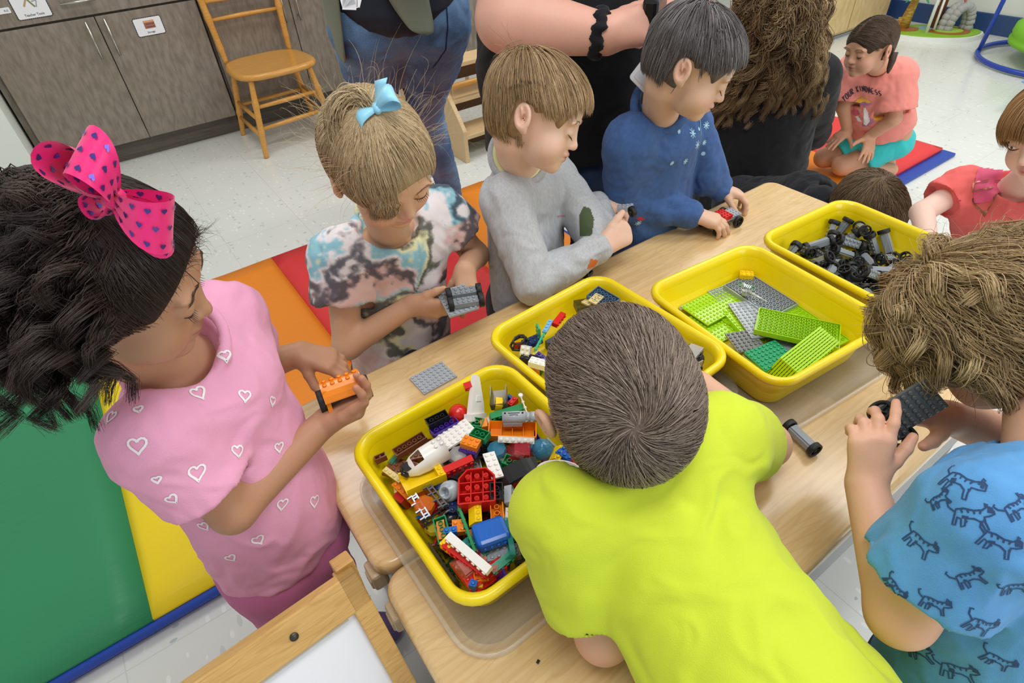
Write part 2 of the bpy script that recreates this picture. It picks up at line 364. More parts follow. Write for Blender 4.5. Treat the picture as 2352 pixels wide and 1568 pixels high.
# wooden steps with a plywood panel behind
birch = wood('pale_birch', '#dcbf92', '#d2b283', '#c3a06e', scale=(1.2, 6, 6), ring=4, grain=50, rough=.4, amt=.3)
bsc = wood('birch_edge', '#cfae80', '#bd9868', '#a98453', scale=(1, 8, 8), ring=5, grain=60, rough=.5, amt=.4)
st = empty('toddler_steps', (1.335, 2.33, 0), label='pale wooden toddler steps with open treads behind the tie-dye shirt girl', cat='steps')
def stringer(x): 
    prof = [(0, 0), (0, .15), (.03, .19), (.30, .50), (.62, .52), (.62, 0), (.54, 0)]
    mb = MB(); M = Matrix(((0, 0, 1, x), (1, 0, 0, 0), (0, 1, 0, 0), (0, 0, 0, 1))); mb.prism(prof, 0, .022, M=M)
    return mb.build('side_panel', birch, st, bevel=.003)
stringer(0); stringer(.74)
for y, z in ((.02, .10), (.10, .245), (.13, .385)):
    MB().box((.38, y+.08, z+.01), (.72, .16 if z < .3 else .13, .02), bev=.003).build('tread', birch, st)
    MB().box((.38, y+.16, z-.05), (.72, .014, .09)).build('tread_shade', mat('shadow_brown', '#6b5238', .7), st)  # dark brown strip painted in for the shade behind each open tread
MB().tube([(.02, .10, .325), (.74, .10, .325)], .014, 10).build('rail', cw, st)
pn = empty('climber_panel', (1.60, 3.02, .0), label='tall pale plywood panel with a silver bolt above the wooden steps', cat='panel')
mb = MB(); M = Matrix(((1, 0, 0, 0), (0, 0, -1, 0), (0, 1, 0, 0), (0, 0, 0, 1)))
mb.prism([(-.22, .42), (-.22, .92), (.16, .92), (.23, .78), (.24, .52), (.20, .40)], 0, .02, M=M); mb.build('board', birch, pn, bevel=.003)
MB().lathe([(0, 0), (.022, 0), (.022, .004), (.008, .005), (.008, .012), (0, .015)], 20, M=Matrix.Translation((.07, -.02, .68)) @ Matrix.Rotation(PI/2, 4, 'X')).build('bolt', mat('zinc', '#c8ccd2', .25, metal=1), pn)
MB().tube([(-.2, -.04, .97), (.05, -.04, .93), (.2, -.03, .86)], .006, 8).build('cord', mat('green_cord', '#6f9b86', .7), pn)
MB().tube([(.2, .012, 0), (.2, .012, .42)], .012, 8).tube([(-.18, .012, 0), (-.18, .012, .44)], .012, 8).build('post', birch, pn)

# folding mats
def mat_panel(name, x0, x1, y0, y1, z1, m, parent, z0=.0):
    w_, l_ = x1-x0, y1-y0; n = 14; mb = MB(); V = []; F = []
    me_ = []
    # soft pillowed slab
    bm = bmesh.new(); bmesh.ops.create_grid(bm, x_segments=n, y_segments=n, size=.5)
    for v in bm.verts:
        x, y = v.co.x*2, v.co.y*2
        edge = 1-max(abs(x), abs(y)) 
        v.co.z = z1-.012*math.exp(-edge*9)+.0016*math.sin(y*17+x*2.3)*(1-abs(x))
        v.co.x = (x0+x1)/2+x*w_/2*(1-.0*edge); v.co.y = (y0+y1)/2+y*l_/2
    ret = bmesh.ops.extrude_face_region(bm, geom=bm.faces[:]); 
    for g in ret['geom']:
        if isinstance(g, bmesh.types.BMVert): g.co.z = z0
    bmesh.ops.reverse_faces(bm, faces=bm.faces[:]); bmesh.ops.recalc_face_normals(bm, faces=bm.faces[:])
    me = bpy.data.meshes.new(name); bm.to_mesh(me); bm.free(); me.polygons.foreach_set('use_smooth', [True]*len(me.polygons))
    o = link(name, me, m, parent); return o
def vinyl(name, c): return mat(name, c, .42, .35, bump=(14, .35, (1, 6, 1)))
VG, VY, VO, VR, VB, VP_ = [vinyl('vinyl_'+a, b) for a, b in (('green', '#2f8a5c'), ('yellow', '#f0d21a'), ('orange', '#f28c22'), ('red', '#e0383b'), ('blue', '#2447a8'), ('purple', '#5a3490'))]
fm = empty('folding_mat', (0, 0, 0), label='large rainbow folding floor mat in green, yellow, orange and red beside the table', cat='mat')
for a, b, m_ in ((-1.25, -.335, VG), (-.335, -.03, VY), (-.03, .30, VO), (.30, .89, VR), (.89, 1.25, VO)):
    mat_panel('panel', a, b, .875, 2.06, .05, m_, fm, .012)
MB().box((0, 1.467, .008), (2.53, 1.2, .016), bev=.004).tube([(-1.26, .868, .022), (1.26, .868, .022)], .011, 8).tube([(1.262, .868, .022), (1.262, 2.066, .022)], .011, 8).build('blue_base', VB, fm)
f2 = empty('folding_mat', (0, 0, 0), label='red, orange and yellow floor mat under the kneeling girl in the coral shirt', cat='mat')
mat_panel('panel', 2.56, 3.0, .96, 1.56, .045, VR, f2, .016); mat_panel('panel', 2.2, 2.56, .96, 1.56, .045, VO, f2, .016); mat_panel('panel', 1.85, 2.2, .96, 1.56, .045, VY, f2, .016)
MB().box((2.43, 1.24, .008), (1.2, .66, .016), bev=.004).build('blue_base', VB, f2)
f3 = empty('folding_mat', (0, 0, 0), label='bright blue floor mat with a green end glimpsed between the two sweatshirt boys', cat='mat')
mat_panel('panel', 1.52, 1.90, 1.5, 1.96, .045, vinyl('vinyl_bright_blue', '#2a5bd0'), f3, .002); mat_panel('panel', 1.52, 1.90, 1.96, 2.3, .045, VG, f3, .002)
tag(MB().box((2.75, 2.75, .008), (.55, .5, .016), bev=.004).build('floor_mat', mat('navy_vinyl', '#27407c', .45)), 'dark blue mat on the floor beyond the curly haired adult', 'mat')

# pale wooden cupboard at the far side
cp = empty('wooden_cupboard', (4.42, 2.45, 0), label='tall pale maple cupboard front beyond the curly haired adult', cat='cupboard')
mp_ = wood('maple_panel', '#dfc695', '#d3b57f', '#c09a60', scale=(5, 5, .7), ring=2, grain=20, rough=.4, amt=.35)
MB().box((0, .0, .65), (.98, .30, 1.26)).build('body', mp_, cp)
for x in (-.245, .245): MB().box((x, -.16, .66), (.475, .02, 1.23), bev=.003).build('door', mp_, cp)
MB().box((0, -.14, .012), (.98, .02, .024)).build('plinth', mat('grey_plinth', '#8b8f90', .5), cp)
MB().box((-.5, -.02, .65), (.02, .34, 1.28)).build('end_panel', mat('grey_edge', '#8f9096', .5), cp)

# blue hoop frame with round green seat
sw = empty('hoop_swing', (4.69, 1.15, 0), label='blue tubular hoop frame holding a round lime green cushion', cat='swing')
bt = mat('blue_tube', '#2342a8', .3)
MB().tube([(.38*math.cos(a*PI/24), .38*math.sin(a*PI/24), .022) for a in range(48)], .014, 10, closed=True).build('floor_ring', bt, sw)
MB().tube([(-.12, .355, .02), (-.10, .35, .3), (-.02, .30, 1.0), (0, .05, 1.25), (.0, -.2, 1.2), (.02, -.375, .02)], .013, 10).build('upright', bt, sw)
lime = mat('lime_fabric', '#7fc62e', .75, bump=(60, .2))
MB().lathe([(0, .09), (.30, .09), (.335, .105), (.338, .13), (.325, .145), (.335, .16), (.33, .20), (.29, .222), (0, .21)], 40).build('cushion', lime, sw, loc=(0, -.08, 0))
tag(MB().lathe([(0, 0), (.07, .0), (.08, .03), (.06, .05), (0, .05)], 20, M=Matrix.Translation((4.95, 1.25, .62)) @ Matrix.Rotation(.9, 4, 'X')).build('lime_pillow', lime), 'small lime green pillow hanging by the blue hoop frame', 'pillow')
# light blue cloth
bm = bmesh.new(); bmesh.ops.create_grid(bm, x_segments=16, y_segments=16, size=.5)
for v in bm.verts: v.co = Vector((v.co.x*.5, v.co.y*.42, .10+.05*math.sin(v.co.x*9)+.03*math.cos(v.co.y*13+v.co.x*5)+.08*math.cos(v.co.x*2.5)))
me = bpy.data.meshes.new('cloth'); bm.to_mesh(me); bm.free(); me.polygons.foreach_set('use_smooth', [True]*len(me.polygons))
o = link('blue_blanket', me, mat('sky_cloth', '#86bde6', .85), None, (3.98, .78, 0)); o.modifiers.new('s', 'SOLIDIFY').thickness = .01
tag(o, 'crumpled pale blue cloth on the floor past the blue hoop', 'cloth')

# play island with palm, tree and rock
il = empty('play_island', (4.80, 1.90, 0), label='round green play island toy with palm, tree trunk and grey rock', cat='toy')
def blob(c, rx, ry, n=30, w=0): return [(c[0]+rx*math.cos(2*PI*k/n)*(1+w*math.sin(6*PI*k/n)), c[1]+ry*math.sin(2*PI*k/n)) for k in range(n)]
R_ = Matrix.Rotation(-.95, 4, 'Z')
MB().prism(blob((0, 0), .30, .17, w=.06), 0, .03, M=R_).build('base', mat('white_plastic', '#eef0ec', .4), il)
MB().prism(blob((0, 0), .285, .155, w=.06), .03, .036, M=R_).build('grass_top', mat('island_green', '#8fbf2e', .5), il)
MB().prism(blob((.09, 0), .13, .10), .036, .039, M=R_).build('brown_track', mat('island_brown', '#a5642c', .5), il)
MB().prism(blob((.09, 0), .09, .065), .039, .042, M=R_).build('inner_green', mat('island_lime', '#a9d048', .5), il)
MB().prism(blob((-.17, .02), .09, .07), .036, .039, M=R_).build('brown_patch', mat('island_brown', '#a5642c', .5), il)
MB().prism(blob((-.03, .05), .05, .04), .036, .041, M=R_).build('pond', mat('pond_blue', '#8fb6c8', .3), il)
MB().tube([(-.06, .17, .03), (-.06, .16, .12), (-.05, .15, .22)], [.04, .03, .022], 10).tube([(-.075, .185, .03), (-.08, .19, .10)], [.022, .018], 8).build('palm_trunk', mat('palm_brown', '#9c6a2e', .7, noise=(30, '#b8a03a', 3, (1, 1, 4), .4, .6)), il)
mb = MB()
for k in range(6): a = k*PI/3; mb.tube([(-.05, .15, .22), (-.05+.06*math.cos(a), .15+.06*math.sin(a), .26), (-.05+.13*math.cos(a), .15+.13*math.sin(a), .21)], [.006, .022, .004], 8, flat=((0, 0, 1), .3))
mb.build('palm_fronds', mat('leaf_green', '#3aa060', .6), il)
MB().tube([(.06, .02, .03), (.07, .02, .3), (.07, .0, .62)], [.026, .022, .02], 10).build('tree_trunk', mat('trunk_brown', '#7d4126', .7), il)
MB().tube([(-.08, .0, .03), (-.02, .03, .62)], .011, 8).build('post', mat('white_plastic', '#eef0ec', .4), il)
MB().tube([(-.03, -.02, .05), (.0, .0, .34)], .008, 8).build('post', mat('white_plastic', '#eef0ec', .4), il)
mb = MB(); rr_ = random.Random(3)
for k in range(26):
    a = PI*(k % 13)/12; r = .075+.01*(k//13); c = Vector((.10+r*math.cos(a)*.75, -.11+(k//13)*.035+r*math.cos(a)*-.5, .05+.13*math.sin(a)))
    mb.lathe([(0, -.03), (.022, -.02), (.031, 0), (.022, .02), (0, .03)], 8, M=Matrix.Translation(c) @ Matrix.Rotation(rr_.random()*3, 4, 'X'))
mb.build('rock_arch', mat('rock_grey', '#a9aaa6', .7), il)
MB().lathe([(0, -.01), (.01, 0), (0, .01)], 8, M=Matrix.Translation((.07, -.1, .215))).build('red_bead', mat('bead_red', '#c8504a', .5), il)

# ---------------------------------------------------------------- easel beside the table
pine = wood('easel_pine', '#cfa766', '#c49a58', '#aa7f42', scale=(1.5, 8, 8), ring=4, grain=50, rough=.4, amt=.4)
ea = empty('easel', (0, 0, 0), label='low wooden easel with a white board between the pink shirt girl and the table end', cat='easel')
A0 = Vector(at(812, 1302, .60)); A1 = Vector(at(430, 1566, .60))
xd = (A0-A1); xd.z = 0; xd.normalize(); zt = Vector((0, 0, 1)); yd = zt.cross(xd)   # yd points to the girl
dn = (Vector((0, 0, -1))*math.cos(.50)-yd*math.sin(.50)).normalized()          # down the board face
nn = xd.cross(-dn).normalized()
def EM(o_, sx=.40, dd=dn): return Matrix(((xd.x, dd.x, nn.x, o_.x), (xd.y, dd.y, nn.y, o_.y), (xd.z, dd.z, nn.z, o_.z), (0, 0, 0, 1)))
E0 = A0 - xd*.50; M = EM(E0)
MB().box((.25, .022, 0), (.50, .044, .018), M=M, bev=.002).build('top_rail', pine, ea)
MB().box((.25, .60, 0), (.50, .044, .018), M=M, bev=.002).build('bottom_rail', pine, ea)
for x in (.011, .489): MB().box((x, .34, -.004), (.022, .68, .026), M=M, bev=.002).build('side_post', pine, ea)
MB().box((.25, .31, -.003), (.46, .58, .006), M=M).build('white_board', mat('whiteboard', '#e9ebf2', .18, coat=.3), ea)
MB().box((.25, .046, .004), (.44, .004, .004), M=M).build('board_trim', mat('aluminium_trim', '#b9b4aa', .4), ea)
for x in (.085, .418): MB().lathe([(0, 0), (.0045, 0), (.0045, .0015), (0, .002)], 14, M=M @ Matrix.Translation((x, .022, .0092))).build('screw', mat('dark_screw', '#4c463e', .4, metal=.6), ea)
dn2 = (Vector((0, 0, -1))*math.cos(.08)+yd*math.sin(.08)).normalized(); M2 = EM(E0 + yd*.012, dd=dn2)
for x in (.007, .493): MB().box((x, .32, -.008), (.022, .64, .03), M=M2, bev=.002).build('rear_leg', pine, ea)
MB().box((.25, .16, -.008), (.50, .044, .018), M=M2, bev=.002).build('rear_rail', pine, ea)

# ================================================================ building toys: shapes
U8, PH = .008, .0032
def abs_(name, c, **k): return mat('plastic_'+name, c, k.pop('rough', .22), .5, **k)
C_ = dict(red='#d3221c', yellow='#f6cf12', blue='#1465c8', green='#178a4c', lime='#a6d61c', orange='#f08a1a', white='#f2f1ec', black='#202122', grey='#a9b1b8', dark='#6b6e6c', purple='#4a2f98', brown='#7d4a33', tan='#e6d49a', navy='#1c3566', slate='#5d7894', teal='#3f9a86', sky='#7fb9e0')
PM = {k: abs_(k, v) for k, v in C_.items()}
def clear(name, c, a): return mat('clear_'+name, c, .08, .6, alpha=a)
CM = dict(c_blue=clear('blue', '#3f93b8', .55), c_teal=clear('teal', '#2fa39a', .6), c_orange=clear('orange', '#d0661a', .75), c_red=clear('red', '#a3182a', .75), c_smoke=clear('smoke', '#5c5236', .6), c_white=clear('white', '#e8e6e4', .35), c_pink=clear('pink', '#d98a80', .5), c_green=clear('green', '#3fbf8f', .65), c_yellow=clear('yellow', '#e2d83c', .55))
PM.update(CM); PM['silver'] = mat('plastic_silver', '#8f939a', .25, metal=.8)
BR = {}
def brick_mesh(w_, l_, h=3, lod=0):
    'w x l studs, h plates tall, hollow underneath with tubes; origin at the centre'
    key = (w_, l_, h, lod)
    if key in BR: return BR[key]
    W_, L_, H_ = w_*U8-.0002, l_*U8-.0002, h*PH; t = .0013; mb = MB(); z0, z1 = -H_/2, H_/2
    x, y = W_/2, L_/2; xi, yi = x-t, y-t; zt = z1-t
    V = [(sx*x, sy*y, z) for z in (z0, z1) for sx, sy in ((-1, -1), (1, -1), (1, 1), (-1, 1))]+[(sx*xi, sy*yi, z) for z in (z0, zt) for sx, sy in ((-1, -1), (1, -1), (1, 1), (-1, 1))]
    F = [(4, 5, 6, 7), (15, 14, 13, 12)]
    for i in range(4):
        j = (i+1) % 4; F.append((i, j, 4+j, 4+i)); F.append((8+j, 8+i, 12+i, 12+j)); F.append((i, 8+i, 8+j, j))
    mb.add(V, F)
    n = 10 if not lod else 8; r = .0024; hs = .0017
    for i in range(w_):
        for j in range(l_):
            cx, cy_ = (i-(w_-1)/2)*U8, (j-(l_-1)/2)*U8
            mb.lathe([(r, z1-.0001), (r, z1+hs-.0003), (r*.86, z1+hs), ], n, M=Matrix.Translation((cx, cy_, 0)))
    if h >= 1:
        for i in range(w_-1):
            for j in range(l_-1):
                cx, cy_ = (i-(w_-2)/2)*U8, (j-(l_-2)/2)*U8; ro, ri = .0032, .0023
                V = []; 
                for rr, z in ((ro, zt), (ro, z0+.0001), (ri, z0+.0001), (ri, zt-.0002)):
                    for k in range(n): V.append((cx+rr*math.cos(2*PI*k/n), cy_+rr*math.sin(2*PI*k/n), z))
                mb.add(V, [(q*n+k, (q+1)*n+k, (q+1)*n+(k+1) % n, q*n+(k+1) % n) for q in range(3) for k in range(n)]+[tuple(3*n+k for k in range(n))], False)
        if w_ == 1:
            for j in range(l_-1): mb.lathe([(.0015, z0+.0002), (.0015, zt)], 8, M=Matrix.Translation((0, (j-(l_-2)/2)*U8, 0)))
    me = pyd(mb.V, mb.F, name='brick'); me.polygons.foreach_set('use_smooth', mb.S)
    BR[key] = me; return me
def sub(mb, fn):  # reshape the vertices
    mb.V = [fn(*v) for v in mb.V]; return mb
def shape(kind):
    'special pieces, centred, long axis on local Y; returns list of (part name, MB, colour override)'
    m = MB()
    if kind == 'tail_fin':
        m.prism([(-.016, -.028), (.016, -.028), (.016, -.012), (.006, .030), (-.002, .034), (-.006, .02)], -.004, .004); m.box((0, -.026, 0), (.034, .01, .014)).prism([(-.003, -.004), (.008, -.004), (.006, .004), (-.002, .004)], .0041, .005)
    elif kind == 'panel':
        for x in (-.011, .011): m.box((x, 0, .004), (.0016, .034, .012))
        m.box((0, 0, -.002), (.022, .034, .0016)); m.box((0, -.016, .003), (.022, .0016, .011))
    elif kind == 'dome':
        m.lathe([(.014, -.008), (.0145, -.002), (.0125, .005), (.008, .010), (0, .012)], 20); m.box((0, -.014, -.007), (.016, .014, .003))
    elif kind == 'cup':
        V = []; n = 18
        for r, z in ((.006, -.012), (.012, -.009), (.016, 0), (.018, .012), (.0165, .012), (.0145, 0), (.010, -.007), (.002, -.009)):
            for k in range(n): V.append((r*math.cos(2*PI*k/n), 1.5*r*math.sin(2*PI*k/n), z))
        m.add(V, [(i*n+k, i*n+(k+1) % n, (i+1)*n+(k+1) % n, (i+1)*n+k) for i in range(7) for k in range(n)]+[tuple(range(n-1, -1, -1)), tuple(7*n+k for k in range(n))], True)
    elif kind == 'shell':
        V = []; n = 24
        for r, z in ((.004, -.009), (.016, -.006), (.020, .004), (.0205, .008), (.0185, .008), (.017, .003), (.013, -.003), (.002, -.005)):
            for k in range(n): V.append((r*.85*math.cos(2*PI*k/n), 1.45*r*math.sin(2*PI*k/n), z))
        m.add(V, [(i*n+k, i*n+(k+1) % n, (i+1)*n+(k+1) % n, (i+1)*n+k) for i in range(7) for k in range(n)]+[tuple(range(n-1, -1, -1)), tuple(7*n+k for k in range(n))], True)
        m.box((0, .006, .001), (.018, .002, .01)).box((0, -.008, .001), (.022, .002, .01)).box((0, 0, .001), (.002, .026, .01)).box((.004, .012, .005), (.010, .010, .004))
    elif kind == 'motor':
        m.tube([(0, -.022, 0), (0, .010, 0)], .0085, 16); m.tube([(0, .010, 0), (0, .016, 0)], .0065, 14); m.tube([(0, .016, 0), (0, .024, 0)], .0075, 14); m.box((0, -.008, -.006), (.018, .026, .006))
        for s in (-.004, .004):
            for j in range(3): m.lathe([(.0024, 0), (.0024, .0017), (0, .0017)], 8, M=Matrix.Translation((s*1.6, .002+j*.008, -.0015)))
        m.mi = 1; m.box((.0, -.006, .0083), (.0012, .016, .0008)); m.box((.003, -.006, .0079), (.0008, .012, .0008)); m.lathe([(0, 0), (.0014, .0004)], 10, M=Matrix.Translation((0, -.018, .0084))); m.lathe([(0, 0), (.0014, .0004)], 10, M=Matrix.Translation((0, .006, .0084)))
    elif kind == 'engine':
        m.lathe([(.0, -.008), (.012, -.008), (.013, -.004), (.013, .004), (.0105, .008), (.0085, .008), (.0085, .012), (.006, .012), (.006, .002), (0, .002)], 22); m.box((.012, 0, -.004), (.012, .016, .008))
        for i in (-1, 1):
            for j in (-1, 1): m.lathe([(.0024, 0), (.0024, .0017), (0, .0017)], 8, M=Matrix.Translation((.013+i*.003, j*.004, 0)))
    elif kind == 'trough':
        m.box((0, 0, -.006), (.022, .06, .0015)); 
        for x in (-1, 1): m.box((0, 0, 0), (.0015, .064, .013), M=Matrix.Translation((x*.0125, 0, 0)) @ Matrix.Rotation(x*.25, 4, 'Y'))
        for y in (-.032, .032): m.box((0, y, 0), (.026, .0015, .013))
        for y in (-.015, 0, .015): m.box((0, y, -.001), (.022, .001, .009))
    elif kind == 'open_box':
        m.box((0, 0, -.004), (.032, .046, .0018)); m.box((-.0155, 0, .001), (.0018, .046, .012)); m.box((.0155, 0, .001), (.0018, .046, .012)); m.box((0, -.025, .001), (.033, .009, .012))
        for k in range(4): m.lathe([(.0024, 0), (.0024, .0017), (0, .0017)], 8, M=Matrix.Translation((-.012+k*.008, -.025, .007)))
    elif kind == 'cockpit':
        prof = [(-.034, .0, -.006), (-.030, .009, .000), (-.020, .014, .007), (-.006, .016, .013), (.012, .016, .015), (.026, .016, .015)]
        n = 14; V = []
        for y, hw, top in prof:
            for k in range(n):
                a = PI*k/(n-1); V.append((hw*math.cos(a)*1.0 if hw else 0, y, -.008+(top+.008)*(max(0, math.sin(a))**.6)))
        m.add(V, [(i*n+k, (i+1)*n+k, (i+1)*n+k+1, i*n+k+1) for i in range(5) for k in range(n-1) if not (i == 2 and 4 <= k <= 8)]+[tuple(5*n+k for k in range(n))], True)
        for i in range(2):
            for j in range(2): m.lathe([(.0024, 0), (.0024, .0017), (0, .0017)], 8, M=Matrix.Translation((-.004+i*.008, .014+j*.008, .015)))
        m.mi = 1; m.box((0, -.029, .0025), (.013, .009, .0012), M=Matrix.Rotation(0, 4, 'X')); m.tube([(-.008, -.032, -.005), (0, -.037, -.005), (.008, -.032, -.005)], .0035, 8)
    elif kind == 'wedge':   # big ribbed underside block
        m.prism([(-.022, -.024), (.022, -.024), (.022, .012), (.012, .024), (-.012, .024), (-.022, .012)], -.010, -.0085)
        pts = [(-.022, -.024), (.022, -.024), (.022, .012), (.012, .024), (-.012, .024), (-.022, .012)]
        for i in range(6):
            a, b = pts[i], pts[(i+1) % 6]; L_ = math.dist(a, b); m.box(((a[0]+b[0])/2, (a[1]+b[1])/2, 0), (L_, .0018, .02), rz=math.atan2(b[1]-a[1], b[0]-a[0]))
        for x in (-.0075, .0075): m.box((x, 0, -.001), (.0014, .044, .016))
        for y in (-.009, .007): m.box((0, y, -.001), (.043, .0014, .016))
        for x in (-.015, 0, .015):
            for y in (-.001, -.017, .015): m.lathe([(.0032, -.009), (.0032, .0085), (.0023, .0085), (.0023, 0)], 10, M=Matrix.Translation((x*.75, y, 0)))
    elif kind == 'rounded_block':
        m.box((0, 0, 0), (.032, .040, .018), bev=.005)
        for k in range(4): m.lathe([(.0024, 0), (.0024, .0017), (0, .0017)], 8, M=Matrix.Translation((.0155, -.012+k*.008, -.001)) @ Matrix.Rotation(PI/2, 4, 'Y'))
    elif kind == 'arch':
        n = 12; V = []
        for k in range(n+1):
            a = math.radians(20+100*k/n); c_, s_ = math.cos(a), math.sin(a)
            for r in (.046, .040):
                for x in (-.012, .012): V.append((x, -c_*r, s_*r-.036))
        F = []
        for k in range(n): a = k*4; b = a+4; F += [(a, a+1, b+1, b), (a+2, b+2, b+3, a+3), (a, b, b+2, a+2), (a+1, a+3, b+3, b+1)]
        F += [(0, 2, 3, 1), (4*n, 4*n+1, 4*n+3, 4*n+2)]; m.add(V, F, False)
    elif kind == 'ladder':
        for y in (-.014, .014): m.box((0, y, 0), (.004, .0025, .004))
        for x in (-.003, .003): m.box((x, 0, 0), (.0018, .040, .004))
        for y in (-.018, -.006, .006, .018): m.box((0, y, 0), (.008, .002, .003)).box((.006, y, .002), (.006, .002, .002))
    elif kind == 'ring_window':
        m.tube([(.012*math.cos(a*PI/4), .017*math.sin(a*PI/4), 0) for a in range(8)], .0022, 6, closed=True); m.tube([(.008*math.cos(a*PI/4), .012*math.sin(a*PI/4), .009) for a in range(8)], .0018, 6, closed=True)
        for a in range(8): m.tube([(.012*math.cos(a*PI/4), .017*math.sin(a*PI/4), 0), (.008*math.cos(a*PI/4), .012*math.sin(a*PI/4), .009)], .0014, 5)
    elif kind == 'gem':
        m.lathe([(0, -.008), (.010, -.007), (.0135, 0), (.0125, .006), (.006, .009), (0, .009)], 8, smooth=False)
    elif kind == 'cylinder':
        m.lathe([(.011, -.010), (.0115, .008), (.0095, .010), (.0095, .002), (0, .002)], 20)
    elif kind == 'windscreen':
        V = [(-.016, -.016, -.006), (.016, -.016, -.006), (.016, .016, -.006), (-.016, .016, -.006), (-.013, -.004, .009), (.013, -.004, .009), (.015, .016, .009), (-.015, .016, .009)]
        m.add(V, [(0, 1, 5, 4), (4, 5, 6, 7), (0, 4, 7, 3), (1, 2, 6, 5)]); m.box((0, .016, 0), (.03, .0012, .012))
    elif kind == 'beads':
        m.tube([(0, -.016, 0), (0, .016, 0)], .001, 6)
        for k in range(4): m.lathe([(0, -.0024), (.0022, -.0012), (.0022, .0012), (0, .0024)], 8, M=Matrix.Translation((0, -.016+k*.0107, 0)))
        m.lathe([(0, -.001), (.0034, -.001), (.0034, .002), (0, .002)], 12, M=Matrix.Translation((0, .018, 0)))
    elif kind == 'long_panel':
        m.box((0, 0, 0), (.012, .046, .0012)).box((-.006, 0, .003), (.0012, .046, .007)).box((0, .0225, .003), (.012, .0012, .007))
    elif kind == 'slope':
        x, y = .012, .008; m.add([(-x, -y, -.0048), (x, -y, -.0048), (x, y, -.0048), (-x, y, -.0048), (-x, -y, -.002), (x, -y, -.002), (-x, 0, .0048), (x, 0, .0048), (-x, y, .0048), (x, y, .0048)], [(3, 2, 1, 0), (0, 1, 5, 4), (4, 5, 7, 6), (6, 7, 9, 8), (2, 3, 8, 9), (0, 4, 6, 8, 3), (1, 2, 9, 7, 5)])
        for k in (-.008, 0, .008): m.lathe([(.0024, 0), (.0024, .0017), (0, .0017)], 8, M=Matrix.Translation((k, .004, .0048)))
    return m
SH = {}
def piece_mesh(kind):
    if isinstance(kind, tuple):
        me = brick_mesh(*kind)
        if not me.materials: me.materials.append(PM['white'])
        return me
    if kind not in SH:
        mb = shape(kind); me = pyd(mb.V, mb.F, name=kind, mi=mb.M); me.polygons.foreach_set('use_smooth', mb.S); SH[kind] = me
    return SH[kind]
CN = dict(c_blue='clear blue', c_teal='clear teal', c_orange='clear orange', c_red='clear dark red', c_smoke='smoky clear', c_white='clear', c_pink='clear pink', c_green='clear green', c_yellow='clear yellow', dark='dark grey', grey='light grey', sky='pale blue', tan='sand-coloured', teal='sea green', slate='slate blue')
def cname(c): return CN.get(c, c)
def put(kind, col, loc, quat=None, euler=None, label=None, group=None, name=None):
    me = piece_mesh(kind)
    if len(me.materials) == 0:
        me.materials.append(PM['white'])
        if not isinstance(kind, tuple) and kind in ('motor', 'cockpit'): me.materials.append(PM['black'])
    o = bpy.data.objects.new(name or ('toy_'+{'panel': 'channel', 'long_panel': 'channel', 'tail_fin': 'fin_piece', 'shell': 'canopy', 'arch': 'curved_slab', 'ladder': 'ladder_piece'}.get(kind, kind) if not isinstance(kind, tuple) else ('toy_plate' if kind[2] == 1 else 'toy_brick')), me); COL.objects.link(o)
    o.material_slots[0].link = 'OBJECT'; o.material_slots[0].material = PM[col]
    o.location = loc
    if quat is not None: o.rotation_mode = 'QUATERNION'; o.rotation_quaternion = quat
    elif euler is not None: o.rotation_euler = euler
    cat = 'toy plate' if isinstance(kind, tuple) and kind[2] == 1 else 'toy brick' if isinstance(kind, tuple) else 'toy piece'
    return tag(o, label, cat, group)
# wheel axle: a grey studded bar with two black spoked wheels
def wheel_mb(r=.0108, w_=.0078):
    m = MB(); m.lathe([(r*.78, -w_/2), (r*.95, -w_/2), (r, -w_/2+.001), (r, w_/2-.001), (r*.95, w_/2), (r*.78, w_/2), (r*.78, -w_/2)], 24); m.F = m.F[:-2] if False else m.F
    return m
def wheel_mesh():
    if 'wheel' in SH: return SH['wheel']
    r, w_ = .0112, .0078; m = MB(); n = 24
    prof = [(r*.80, -w_/2), (r*.96, -w_/2), (r, -w_/2+.0008), (r, w_/2-.0008), (r*.96, w_/2), (r*.80, w_/2), (r*.74, w_/2-.0015), (r*.74, -w_/2+.0015)]
    V = [(a*math.cos(2*PI*k/n), a*math.sin(2*PI*k/n), z) for a, z in prof for k in range(n)]; q = len(prof)
    m.add(V, [(i*n+k, i*n+(k+1) % n, ((i+1) % q)*n+(k+1) % n, ((i+1) % q)*n+k) for i in range(q) for k in range(n)], True)
    for k in range(5): a = 2*PI*k/5; m.box((r*.42*math.cos(a), r*.42*math.sin(a), 0), (r*.70, .0015, w_*.45), rz=a)
    m.lathe([(0, -w_*.32), (.0022, -w_*.32), (.0022, w_*.32), (0, w_*.36)], 10)
    m.mi = 1; m.lathe([(0, w_*.3), (.0011, w_*.33), (0, w_*.5)], 8); m.lathe([(0, -w_*.5), (.0011, -w_*.33), (0, -w_*.3)], 8)
    me = pyd(m.V, m.F, name='wheel', mi=m.M); me.polygons.foreach_set('use_smooth', m.S); me.materials.append(PM['tyre']); me.materials.append(PM['silver']); SH['wheel'] = me; return me
PM['tyre'] = mat('black_tyre', '#1f2021', .5, .4)
PM['bar'] = abs_('bar', '#8f979e', rough=.18); PM['bar_dark'] = abs_('bar_dark', '#55595c', rough=.25)
